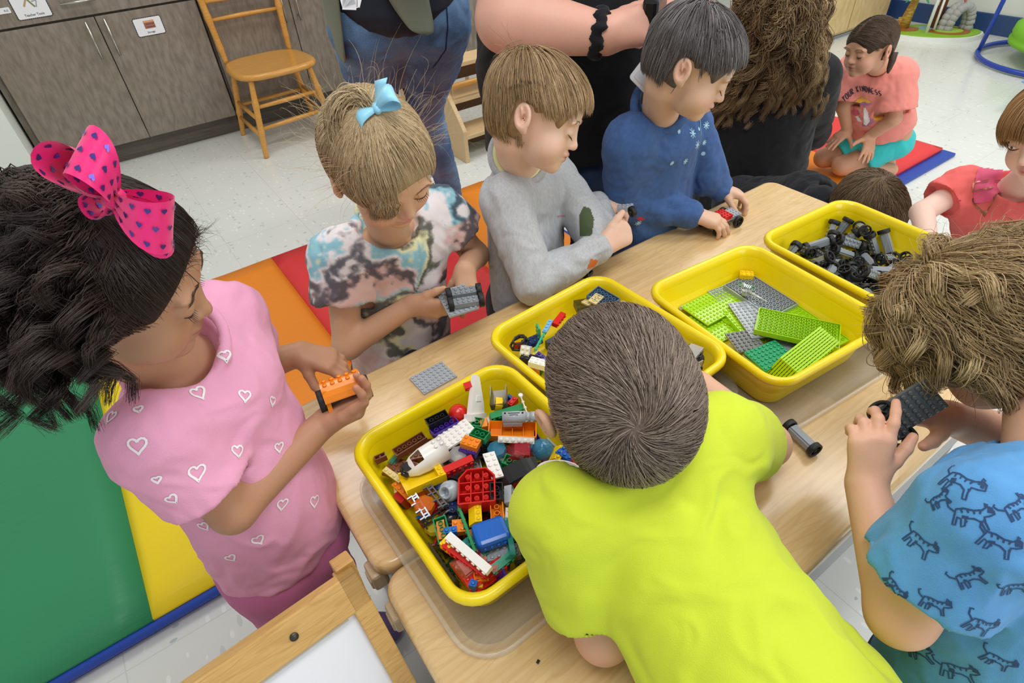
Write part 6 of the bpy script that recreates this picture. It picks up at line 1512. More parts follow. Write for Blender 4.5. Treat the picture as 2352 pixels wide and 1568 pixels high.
def head_dep(px, d, local, f, up, s, wide=1.):
    hd = Head((0, 0, 0), f, up, s, wide); off = hd.P(*local); return Head(dep(px[0], px[1], d)-off, f, up, s, wide)
def short_sleeve(sh, el, frac, r0, r1, k=.012):
    e = sh+(el-sh)*frac; return [pr_ell(sh-(el-sh)*.0, e, (r0, r0), (r1, r1), (0, .3, 1), k, flat=True), pr_ball(sh, r0*1.0, k)], [pr_ell(e-(e-sh)*.12, e+(e-sh)*.2, (r1*.88, r1*.88), (r1*.90, r1*.90), (0, .3, 1), .002, '-', flat=True)]
def bez(P0, P1, P2, P3, m):
    t = np.linspace(0, 1, m)[None, :, None]; P0, P1, P2, P3 = [np.asarray(q)[:, None] for q in (P0, P1, P2, P3)]
    return P0*(1-t)**3+3*P1*t*(1-t)**2+3*P2*t*t*(1-t)+P3*t**3
def curls(P, amp, turns, clump, seed, grow=1.6, tight=.3):
    'winds strands into locks: strands of one clump share a spiral and draw together'
    n, m, _ = P.shape; rg = np.random.default_rng(seed); cl = rg.integers(0, clump, n); t = np.linspace(0, 1, m)
    cen = np.zeros((clump, m, 3)); cnt = np.bincount(cl, minlength=clump)
    for c in range(3):
        for j in range(m): cen[:, j, c] = np.bincount(cl, P[:, j, c], clump)/np.maximum(cnt, 1)
    pull = (np.minimum(t*grow, 1)*(1-tight))[None, :, None]; P = P*(1-pull)+cen[cl]*pull
    T = np.gradient(cen, axis=1); T /= np.linalg.norm(T, axis=2)[..., None]+1e-9; A = np.cross(T, np.array([.37, .81, .44])); A /= np.linalg.norm(A, axis=2)[..., None]+1e-9; Bv = np.cross(T, A)
    ph = rg.uniform(0, 2*PI, clump); tn = turns*rg.uniform(.7, 1.35, clump); sg = rg.choice([-1, 1], clump)
    a = (ph[:, None]+sg[:, None]*tn[:, None]*2*PI*t[None])[cl]+rg.normal(size=(n, 1))*.25; am = (amp*np.minimum(t*grow, 1))[None]*rg.uniform(.75, 1.2, clump)[cl][:, None]
    return P+A[cl]*(np.cos(a)*am)[..., None]+Bv[cl]*(np.sin(a)*am)[..., None]

def child(label, hd, J, skin, skm, cl, hair, hands=(), sleeves=('long', 'long'), sr=(.045, .040, .028), torso=(.104, .078), pants=None, pants_m=None, prints=None, lip='#d08a82', cheek='#e3a08e', brow=None, brow_m=None, seed=1, collar=True, fq=20, cuffs=True, eyes=False, h=.0021, neck=.036, nb_up=.030, wr=.004, neck_cut=.050, shirt_name='shirt', collar_m=None, legs=True, loc_feet=None, extra_skin=None, extra_shirt=None, cham=.0036, smile=0, hem=None, belly=0., shoes=None, arm_r=(.029, .025, .018), shirt_paint=None, print_mats=None, neck_p=(0, -.025, -.06), wide_sh=0):
    pe = person('person', (0, 0, 0), label)
    R_, L__, hip = J['sR'], J['sL'], J['hip']; chest = (R_+L__)/2+np.array([0, 0, -.03])+J.get('chest_off', 0); nb = (R_+L__)/2+np.array([0, 0, nb_up])+J.get('nb_off', 0)
    xd = nrm(R_-L__); ax = nrm(chest-hip); fwd = nrm(np.cross(ax, xd))
    if fwd@hd.y < 0 and 'fwd' not in J: fwd = -fwd
    print('  %s: shoulder width %.3f, torso %.3f' % (label[:30], np.linalg.norm(R_-L__), np.linalg.norm(chest-hip)), 'arms', *['%.2f' % np.linalg.norm(J[a]-J[b]) for a, b in (('sR', 'eR'), ('eR', 'wR'), ('sL', 'eL'), ('eL', 'wL'))])
    A = hd.prims(smile=smile)+[pr_cone(hd.P(*neck_p), nb-ax*.02, neck, neck*1.05, .012), pr_ell(hip, chest, (torso[0]*.86, torso[1]*.84), (torso[0]*.88, torso[1]*.82), xd, .015), pr_cone(R_, L__, .027, .027, .012)]
    for s in 'RL':
        A += [pr_cone(J['s'+s], J['e'+s], arm_r[0], arm_r[1]*1.0, .02), pr_cone(J['e'+s], J['w'+s], arm_r[1]*1.04, arm_r[2], .010)]
        kn = J.get('k'+s); ft = J.get('f'+s); hp = hip+xd*(.045 if s == 'R' else -.045)+J.get('hp_off', 0)
        if kn is None: kn = np.array([hp[0], hp[1], .24])+J.get('leg_off', 0)*.5; ft = np.array([hp[0], hp[1], .05])+J.get('leg_off', 0)
        J['k'+s], J['f'+s], J['h'+s] = kn, ft, hp
        if legs: A += [pr_cone(hp, kn, .052, .038, .02), pr_cone(kn, ft, .038, .027, .012)]
    tips = []
    for hh in hands: a_, t_ = hand(**hh); A += a_; tips.append(t_)
    A += extra_skin or []
    b0 = L3(skin)
    def paint(V):
        c = hd.paint(V, b0, L3(lip), L3(cheek)); far = np.linalg.norm(V-hd.c, axis=1) > .155*hd.s*1.05; c2 = sk(skin)(V); c[far] = c2[far]
        for t_ in tips:
            for p in t_: c = mixc(c, c*np.array([1.12, .88, .85]), np.exp(-(((V-p)**2).sum(1)/.006**2))*.7)
        return c
    o, V, F = body_obj(pe, A, h, paint, skm); bv = bvh_of(V, F)
    if brow_m is not None: face_lines(hd, bv, pe, LASH, brow_m, lid=-.007 if eyes else -.011)
    if eyes:
        for g in (-1, 1):
            p = hd.on(bv, g*.0285, -.004, -.0005)
            if p is None: continue
            FE = np.array([hd.x, hd.y, hd.z])
            for r, dy, m_ in ((( .0080, .0012, .0032), .0007, mat('eye_white', '#ece8e4', .2)), ((.0036, .0010, .0032), .0012, mat('iris_brown', '#4a3222', .15))):
                Vc, Fc = sdf_mesh([pr_ball(p+hd.y*dy*hd.s, np.array(r)*hd.s, .001, '+', FE)], .0009); link('eye', arr_mesh('eye', Vc, Fc), m_, pe)
    if hair: hair(hd, pe)
    # clothes
    S = [pr_ell(hip-ax*(hem or 0), chest, (torso[0]*1.02, torso[1]*1.05), (torso[0], torso[1]*.96), xd, .02), pr_cone(R_, L__, sr[0]*.96, sr[0]*.96, .04), pr_ell(chest, nb-ax*.010, (torso[0]*.95, torso[1]*.85), (.050, .046), xd, .03)]
    if belly: S += [pr_cone(hip*.75+chest*.25+fwd*belly, hip*.4+chest*.6+fwd*belly*.7, torso[0]*.72, torso[0]*.62, .04)]
    cuts = []
    for s, kd in zip('RL', sleeves):
        a, e, w_ = J['s'+s], J['e'+s], J['w'+s]
        if kd == 'long': S += [pr_cone(a, e, sr[0], sr[1], .010), pr_cone(e, e+(w_-e)*.93, sr[1], sr[2], .006)]
        else:
            p_, c_ = short_sleeve(a, e, kd, sr[0], sr[1]); S += p_; cuts += c_
    S += extra_shirt or []
    nd = nrm(nb-hd.P(0, -.025, -.05)); cc = nb-nd*.012 if 'cc' not in J else J['cc']; cn = nrm(-nd+fwd*J.get('neck_tilt', .25)); 
    S += cuts+[pr_ball(cc+nd*-.026, (neck_cut,)*3, .005, '-')]
    if collar: S += [pr_tor(cc-nd*.004, cn, neck_cut*.97, .0058, .003)]
    if hem is not None or True: S += [pr_cut(hip-ax*((hem or 0)+.014), -ax, .004, .25)]
    V, F = cloth(S, cham, wr*1.5, fq, seed); bs = bvh_of(V, F); ex = []; ms = [cl]
    col = shirt_paint(V, dict(hd=hd, J=J, xd=xd, ax=ax, fwd=fwd, chest=chest, hip=hip)) if shirt_paint else None
    if prints:
        for i, q in enumerate(prints(bs, dict(hd=hd, J=J, xd=xd, ax=ax, fwd=fwd, chest=chest, hip=hip))):
            if q is None: continue
            r, mm = q
            if r is None: continue
            if mm not in ms: ms.append(mm)
            ex.append((r[0], r[1], ms.index(mm)))
    link(shirt_name, arr_mesh(shirt_name, V, F, col, ex), ms, pe)
    if J.get('rib') is not None:
        a0 = hd.P(0, -.025, -.06); c0 = a0*(1-J['rib'][0])+nb*J['rib'][0]; n0 = nrm(nrm(a0-nb)+fwd*J['rib'][1]); rr = J['rib'][2]
        Vc, Fc = sdf_mesh([pr_tor(c0, n0, rr, .0062, .002), pr_tor(c0-n0*.006, n0, rr+.002, .0062, .006)], .0024); link('collar', arr_mesh('collar', lap(Vc, Fc, 1), Fc), cl, pe)
    if cuffs:
        for s, kd in zip('RL', sleeves):
            if kd != 'long': continue
            a, b, r = J['e'+s], J['w'+s], sr[2]*.98; d = nrm(b-a); Vc, Fc = sdf_mesh([pr_ell(b-d*.040, b-d*.002, (r, r), (r*.86, r*.86), (0, 0, 1), .003, flat=True), pr_ell(b-d*.012, b+d*.01, (r*.72, r*.72), (r*.72, r*.72), (0, 0, 1), .002, '-', flat=True)], .0022); link('cuff', arr_mesh('cuff', lap(Vc, Fc, 1), Fc), cl, pe)
    if pants_m is not None:
        PT = []
        if pants == 'shorts':
            for s in 'RL': PT += [pr_ell(J['h'+s]+ax*.02, J['h'+s]+(J['k'+s]-J['h'+s])*.62, (.066, .066), (.070, .066), xd, .02, flat=True)]
        else:
            for s in 'RL': PT += [pr_cone(J['h'+s]+ax*.0, J['k'+s], .060, .048, .02), pr_cone(J['k'+s], J['k'+s]+(J['f'+s]-J['k'+s])*.8, .048, .040, .02)]
        PT += [pr_ball(hip+ax*.005+J.get('hp_off', 0), (torso[0]*.93,)*3, .02)] if pants != 'shorts' else [pr_cone(J['hR'], J['hL'], .065, .065, .02)]
        V, F = cloth(PT, .005, .0035, 18, seed+3); link('shorts' if pants == 'shorts' else 'trousers', arr_mesh('trousers', V, F), pants_m, pe)
    if shoes is not None:
        fh = fwd.copy(); fh[2] = 0; fh = nrm(fh)
        for s in 'RL':
            c0 = J['f'+s]*1.; c0[2] = .03; V, F = sdf_mesh([pr_cone(c0-fh*.025, c0+fh*.07, .033, .029, .01), pr_cut(c0-np.array([0, 0, .030]), (0, 0, -1))], .004); link('shoe', arr_mesh('shoe', lap(V, F, 1), F), shoes, pe)
    return pe, tips
def other(sR, f, w_=.19, dz=0, sgn=1):
    'the far shoulder, w_ to the left of a body that faces f'
    f = vec(f); f[2] = 0; f = nrm(f); return sR+np.array([-f[1], f[0], 0])*w_*sgn+np.array([0, 0, dz])
def JJ(**k): return {a: (vec(at(*b)) if len(b) == 3 and a != 'leg_off' else vec(b[:3])) for a, b in k.items()}
def report(hd, *names):
    for n, l in (('ear R', (.0755, -.01, -.01)), ('ear L', (-.0755, -.01, -.01)), ('nose', (0, .1, -.03)), ('chin', (0, .07, -.09)), ('crown', (0, -.02, .1)), ('back', (0, -.1, .02))): rep(n, hd.P(*l))

def VL(u, v, r, d, a):
    'direction in the view frame of the sight line through pixel u, v: right, down, away'
    l = FW+EX*(u-CW/2)/CF+EY*(v-CH/2)/CF; l = l/np.linalg.norm(l); x = EX-l*(EX@l); x = x/np.linalg.norm(x); y = np.cross(l, x)
    if y@EY < 0: y = -y
    return x*r+y*d+l*a
def cast(bv, u, v):
    'surface point and outward normal seen at pixel u, v'
    d_ = FW+EX*(u-CW/2)/CF+EY*(v-CH/2)/CF; d_ = d_/np.linalg.norm(d_); h_ = bv.ray_cast(Vector(EYE), Vector(d_), 6)
    if h_[0] is None: return None, None, 1
    n_ = vec(h_[1]); n_ = n_ if n_@d_ < 0 else -n_; return vec(h_[0]), nrm(n_-d_*.6), float((vec(h_[0])-EYE)@FW)

# ================================================================ people
import time as _t
_t0 = _t.time()
SK_FAIR = skin_mat('fair'); SK_WARM = skin_mat('warm'); BL = mat('brow_light', '#9a7654', .7); BD = mat('brow_dark', '#3f2c22', .7)
HEART = [(math.sin(t)**3*.9, (.8*math.cos(t)-.32*math.cos(2*t)-.12*math.cos(3*t)-.05*math.cos(4*t))*1.0) for t in [2*PI*i/22 for i in range(23)]]
def stencil(poly, s, dx=0, dy=0, rot=0):
    c, n = math.cos(rot), math.sin(rot); return [((x*c-y*n)*s+dx, (x*n+y*c)*s+dy) for x, y in poly]
# --- boy in the grey sweatshirt
def grey_boy():
    hd = head_at((1200, 268), .862, (.0755, -.01, -.01), V3(.90, .42, -.04), V3(.30, -.84, -.42), .87); report(hd)
    J = JJ(sR=(1160, 455, .69), sL=(1318, 405, .70), hip=(1215, 700, .42), eR=(1224, 650, .56), wR=(1383, 564, .585), eL=(1370, 540, .58), wL=(1372, 468, .60))
    J['sL'] = other(J['sR'], V3(.9, .3, -.25), .18); J['cc'] = (J['sR']+J['sL'])/2+np.array([0, 0, .046]); J['rib'] = (.60, .40, .0505)
    H = [dict(wrist=J['wR']+V3(.006, 0, 0), d=V3(.80, -.52, .1), n=V3(.25, .25, -.93), side=V3(-.2, -.95, .1), size=1.0, curl=(1.15, 1.2, 1.25, 1.3), thumb_dir=V3(.55, -.8, -.1), fat=1.08),
         dict(wrist=J['wL'], d=V3(.93, .12, -.05), n=V3(-.1, -.75, -.6), side=V3(.1, .3, -.9), size=.95, curl=(.75, .85, .95, 1.0), thumb_dir=V3(.75, .62, -.2), fat=1.05)]
    def hair(hd, pe):
        short_hair(hd, pe, ('#9c7d58', '#c0a077', '#80654a', '#d6ba90'), n=5600, length=.062, t=.006, crown=(0, -.055, .088), fringe=.038, nape=-.062, width=.0006, seed=3, fly=.05)
        rg = np.random.default_rng(4); base = hair_prims(hd, .006); cr = hd.P(0, -.066, .075); roots = cr+rg.normal(size=(240, 3))*.010
        P = strands(base, roots, lambda p: np.tile(-hd.y*1.+hd.z*.35, (len(p), 1))+rg.normal(size=(len(p), 3))*.22, .045, 7, (.001, .008), .0, .7, seed=8, fly=.2)
        strand_mesh('hair_tuft', P, .00045, ('#8d7152', '#a58663'), HAIR, pe, 9)
    G = cloth_mat('heather_grey', '#c6c9cd', noise=(260, '#b4b8bd', 3, (1, 1, .35), .3, .7))
    gm = mat('print_green', '#4d5b3c', .85); pk = mat('print_pink', '#c48a93', .85); og = mat('print_orange', '#e0762a', .8)
    def prints(bv, c):
        o, n, D = cast(bv, 1345, 505)
        if o is not None: yield patch(bv, [(-.012, -.03), (.012, -.032), (.016, .0), (.008, .022), (-.004, .026), (-.012, .01)], o, n, -EY), gm
        o, n, D = cast(bv, 1288, 497)
        if o is not None: yield ribbon(bv, [[(-.008, .0), (.008, .002)]], o, n, -EY, .003), pk
        o, n, D = cast(bv, 1362, 605)
        if o is not None: yield patch(bv, [(-.012, -.01), (.010, -.008), (.012, .006), (-.010, .010)], o, n, -EY), og
    pe, tips = child('child with light brown hair in a grey sweatshirt, holding a plate', hd, J, '#ecc6ae', SK_FAIR, G, hair, H, torso=(.100, .070), pants_m=cloth_mat('charcoal', '#2b2c33'), brow_m=BL, seed=5, shirt_name='sweatshirt', shoes=mat('shoe_grey', '#5a5c60', .6), prints=prints, nb_up=.024, neck=.035)
    nb = (J['sR']+J['sL'])/2+np.array([0, 0, .024]); a0 = hd.P(0, -.025, -.06); fw_ = hd.y.copy(); fw_[2] = 0; V, F = sdf_mesh([pr_tor(a0*.42+nb*.58, nrm(nrm(a0-nb)+nrm(fw_)*.5), .0445, .0055, .003)], .0025); link('undershirt', arr_mesh('undershirt', V, F), cloth_mat('pale_yellow', '#eef0b4'), pe)
grey_boy()
# --- boy in the navy sweatshirt
def navy_boy():
    hd = head_at((1567, 163), .885, (.0755, -.01, -.01), V3(.82, .50, .02), V3(.34, -.70, -.60), .85); report(hd)
    J = JJ(sR=(1447, 325, .725), sL=(1600, 300, .725), hip=(1490, 560, .44), eR=(1436, 462, .585), wR=(1592, 492, .565), eL=(1620, 400, .60), wL=(1652, 432, .57))
    J['sL'] = other(J['sR'], V3(.70, .5, -.55), .18); J['cc'] = (J['sR']+J['sL'])/2+np.array([0, 0, .052]); J['rib'] = (.62, .30, .0505)
    H = [dict(wrist=J['wR'], d=V3(.90, .30, -.05), n=V3(.15, -.65, -.72), side=V3(.2, -.85, .3), size=1.0, curl=(.35, .38, .42, .5), thumb_dir=V3(.8, .1, .5), fat=1.0, spread=.10),
         dict(wrist=J['wL'], d=V3(.88, .30, .0), n=V3(.2, -.8, -.5), side=V3(.1, .5, -.6), size=.95, curl=(.5, .55, .5, .5), thumb_dir=V3(.5, .8, .1), fat=1.0)]
    def hair(hd, pe): short_hair(hd, pe, ('#5c5450', '#7a7371', '#453e3c', '#9c9a9d'), n=6000, length=.050, t=.006, crown=(0, -.035, .096), fringe=.046, nape=-.055, width=.0006, seed=13, fly=.04)
    Nv = cloth_mat('navy_fleece', '#46659a', noise=(120, '#3f5c8e', 3, (1, 1, 1), .3, .7)); st = mat('print_star', '#a9d3ea', .8); wr_ = mat('print_red', '#b43a42', .8); wl = mat('print_line', '#7fb7cf', .8)
    def prints(bv, c):
        o, n, D = cast(bv, 1560, 400); up = -EY
        for (x, y, s) in [((u-1560)/CF*D, -(v-400)/CF*D, q/CF*D) for u, v, q in ((1571, 310, 8), (1595, 333, 8), (1628, 290, 7), (1566, 370, 6), (1520, 376, 4), (1526, 310, 4), (1632, 327, 5), (1640, 352, 4), (1600, 300, 3), (1505, 527, 6), (1550, 345, 3))]+[(9, 9, .001)] if False else [((u-1560)/CF*D, -(v-400)/CF*D, 1.6*q/CF*D) for u, v, q in ((1571, 310, 8), (1595, 333, 8), (1628, 290, 7), (1566, 370, 6), (1520, 376, 4), (1526, 310, 4), (1632, 327, 5), (1640, 352, 4), (1600, 300, 3), (1505, 527, 6))] or ((.02, .0, .009), (-.03, -.01, .007), (.045, -.02, .006), (-.055, .02, .008), (.0, -.04, .008), (.03, -.06, .007), (-.05, -.065, .007), (-.02, .03, .005), (.055, -.085, .006), (-.02, -.09, .007)):
            for k in range(4): a = k*PI/4; yield ribbon(bv, [[(x-s*math.cos(a)*.8, y-s*math.sin(a)*.8), (x+s*math.cos(a)*.8, y+s*math.sin(a)*.8)]], o, n, up, .0019), st
        yield ribbon(bv, [[((u-1560)/CF*D, -(v-400)/CF*D) for u, v in ((1598, 258), (1608, 290), (1606, 315), (1613, 345), (1625, 372), (1632, 400))]], o, n, up, .0015), wl
        yield patch(bv, [((u-1560)/CF*D, -(v-400)/CF*D) for u, v in ((1490, 514), (1500, 508), (1515, 514), (1505, 521))], o, n, up), wr_
    child('child with dark hair in a navy star-print sweatshirt, pushing a small toy car', hd, J, '#ddb79d', SK_FAIR, Nv, hair, H, torso=(.104, .075), sr=(.052, .046, .030), pants_m=cloth_mat('charcoal', '#2b2c33'), brow_m=BD, seed=15, shirt_name='sweatshirt', shoes=mat('shoe_grey', '#5a5c60', .6), prints=prints, nb_up=.024, neck=.035, hem=.015)
navy_boy()
# --- girl in the tie-dye shirt
def tie_girl():
    hd = head_dep((950, 507), .755, (0, .1, -.03), VL(900, 420, .50, .72, -.46), VL(900, 420, .03, -.54, -.83), .81); report(hd)
    J = JJ(sR=(782, 588, .665), sL=(1012, 492, .665), hip=(925, 830, .40), eR=(798, 792, .525), wR=(943, 702, .575), eL=(1092, 585, .56), wL=(1068, 618, .60))
    H = [dict(wrist=J['wR'], d=V3(.97, .10, .0), n=V3(.1, .75, -.55), side=V3(0, -.8, -.5), size=1.0, curl=(.25, .28, .32, .4), thumb_dir=V3(.9, -.35, -.2), spread=.06),
         dict(wrist=J['wL'], d=V3(.10, .90, -.2), n=V3(.3, -.2, -.93), side=V3(-.95, .1, -.1), size=.92, curl=(.35, .42, .5, .6), thumb_dir=V3(-.5, .8, .3), spread=.08)]
    tn = ('#a98f69', '#cdb48b', '#8b7052', '#dcc8a2')
    def hair(hd, pe):
        base = hair_prims(hd, .006); tie = hd.P(.004, -.018, .096)
        pr = base+[hd.ball((-.014, .122, -.036), (.085, .078, .090), .008, '-')]+[hd.ball((g*.084, .0, -.018), (.018, .022, .026), .004, '-') for g in (-1, 1)]+[pr_cut(hd.P(0, -.02, -.055), -hd.z, .006, .2)]
        _, V, F = cap_mesh(hd, pr, tn, pe); m_ = np.abs(field(base, V)) < .003; rg = np.random.default_rng(5); pool = V[m_]; roots = pool[rg.integers(0, len(pool), 4600)]
        P = strands(base, roots, lambda p: tie-p, 1, 10, (.0005, .004), 0, .3, seed=6) if False else None
        # combed towards the tie: arcs over the scalp
        t = np.linspace(0, 1, 10)[None, :, None]; Q = roots[:, None]*(1-t)+(tie+rg.normal(size=(len(roots), 3))*.004)[:, None]*t; Qf = Q.reshape(-1, 3)
        for _ in range(3): d, g = grad(base, Qf); Qf = Qf+g*((.002+.0025*np.repeat(rg.random(len(roots)), 10))-d)[:, None]*.95
        strand_mesh('hair_strands', Qf.reshape(-1, 10, 3)[:, ::-1], .0006, tn, HAIR, pe, 7)
        # folded pony loop and loose wisps
        n = 900; r0 = tie+rg.normal(size=(n, 3))*.004; e = tie+V3(-.030, .030, .006)+rg.normal(size=(n, 3))*.006
        P = bez(r0, r0+V3(-.006, -.034, -.018)+rg.normal(size=(n, 3))*.005, e+V3(-.016, -.038, -.014)+rg.normal(size=(n, 3))*.004, e, 12); strand_mesh('pony_loop', P, .0007, tn, HAIR, pe, 8)
        n = 150; a = rg.uniform(-.2, 1.2, n)*PI; R_ = .075*hd.s; r0 = hd.c+hd.z*.03+(np.cos(a)[:, None]*hd.x-np.sin(a)[:, None]*hd.y)*R_+rg.normal(size=(n, 3))*.012; o = r0-hd.c; o /= np.linalg.norm(o, axis=1)[:, None]
        P = bez(r0, r0+o*.02, r0+o*.035+rg.normal(size=(n, 3))*.010, r0+o*.045+rg.normal(size=(n, 3))*.016, 9); strand_mesh('flyaway_hair', P, .00017, ('#d8c4a0', '#c4aa82'), HAIR, pe, 9)
        # loose front hair falling across the brow
        n = 700; r0 = np.array([hd.P(x, .062+.012*rg.random(), .050) for x in rg.uniform(.018, .056, n)]); Q = r0[:, None]+(np.linspace(0, 1, 10)[None, :, None])*((hd.x*.010-hd.z*.070+hd.y*.008)*hd.s)[None, None]+np.linspace(0, 1, 10)[None, :, None]*rg.normal(size=(n, 1, 3))*.005; Qf = Q.reshape(-1, 3); hp_ = hd.prims()
        for _ in range(3): d, g = grad(hp_, Qf); Qf = Qf+g*((.002+.004*np.repeat(rg.random(n), 10))-d)[:, None]*.95
        strand_mesh('loose_fringe', Qf.reshape(-1, 10, 3), .00045, tn, HAIR, pe, 17)
        eb = mat('hair_elastic', '#22242e', .6); mb = MB()
        for k in range(3): mb.tube([tuple(tie+hd.z*(.002+.003*k)+(hd.x*math.cos(b*PI/6)+hd.y*math.sin(b*PI/6))*.0075) for b in range(12)], .0018, 6, closed=True)
        mb.build('hair_elastic', eb, pe)
        bow(tie+hd.z*.008+V3(.012, .002, -.006), V3(.55, -.35, -.2), V3(.35, .8, -.3), .018, mat('bow_sky', '#8fd2ee', .4, sheen=.2), pe)
    cols = dict(w=L3('#e9e2e4'), k=L3('#3f4250'), t=L3('#8fc3d2'), y=L3('#e8e6b8'), p=L3('#e0bcb4'))
    def tiedye(V, c):
        o = c['chest']+c['fwd']*.07-c['ax']*.03+c['xd']*-.0; q = V-o; x, y = q@c['xd'], q@c['ax']; r = np.sqrt(x*x+y*y); a = np.arctan2(y+.03, x-.01)
        n1 = fbm(V*28, 3, 4); n2 = fbm(V*55+9, 4, 3); u = a*4+r*34+6.5*n1+2.5*n2
        C = np.tile(cols['w'], (len(V), 1)); z_ = (y+.25*x)
        C = mixc(C, cols['t'], (np.sin(u*1.0+1)-.25)*2.2*(z_ > -.04)); C = mixc(C, cols['y'], (np.sin(u*.7+4)-.45)*2.5); C = mixc(C, cols['p'], (np.sin(u*.6+2.2)-.1)*1.6*(z_ < .05))
        k_ = np.clip((np.sin(u*1.35)+.9*(n2-.5)-.22)*1.5, 0, 1); C = mixc(C, cols['k'], k_*.88); return C
    T = cloth_mat('tie_dye', '#ffffff', attr='col')
    pe, tips = child('child with blonde hair, light blue bow and tie-dye shirt, holding wheels', hd, J, '#d9ac8c', SK_FAIR, T, hair, H, sleeves=(.50, .42), sr=(.050, .056, .03), torso=(.100, .072), pants_m=cloth_mat('dark_leggings', '#33343c'), brow_m=BL, seed=25, shoes=mat('shoe_grey', '#5a5c60', .6), nb_up=.022, neck=.034, neck_cut=.058, hem=.02, shirt_paint=tiedye, wr=.005)
def bow(c, axis, up, s, m_, parent, tails=True, name='hair_bow'):
    'ribbon bow: two looped lobes, a knot and two tails'
    ax = nrm(axis); u = vec(up); u = nrm(u-ax*(u@ax)); w_ = np.cross(ax, u); mb = MB(); n = 16
    for g in (-1, 1):
        V = []
        for i in range(n+1):
            t = i/n*2*PI; rr = (1-math.cos(t))/2; x = g*s*1.5*rr; z = s*.55*math.sin(t)*(.35+.9*rr)
            for j in range(5):
                y = (j/4-.5)*s*(.35+1.25*rr); V.append(tuple(c+ax*x+u*y+w_*(z+.10*s*math.cos(j*PI/2))))
        mb.add(V, [(i*5+j, i*5+j+1, (i+1)*5+j+1, (i+1)*5+j) for i in range(n) for j in range(4)], True)
    mb.lathe([(0, -s*.35), (s*.2, -s*.3), (s*.26, 0), (s*.2, s*.3), (0, s*.35)], 12, M=Matrix.Translation(c) @ Vector(u).to_track_quat('Z', 'Y').to_matrix().to_4x4())
    if tails:
        for g in (-1, 1):
            V = []
            for i in range(7):
                f = i/6
                for j in range(3): V.append(tuple(c-u*s*.2+(ax*g*.75+u*-.9)*s*f*1.5+w_*(.1*s*math.sin(f*4))+(ax*.9+u*g*.5)*s*.32*(j-1)*(.5+f)))
            mb.add(V, [(i*3+j, i*3+j+1, (i+1)*3+j+1, (i+1)*3+j) for i in range(6) for j in range(2)], True)
    o = mb.build(name, m_, parent); so = o.modifiers.new('s', 'SOLIDIFY'); so.thickness = .0008; so.offset = 0; return o
tie_girl()
print('people a', _t.time()-_t0)
_t0 = _t.time()
SK_BROWN = skin_mat('brown')
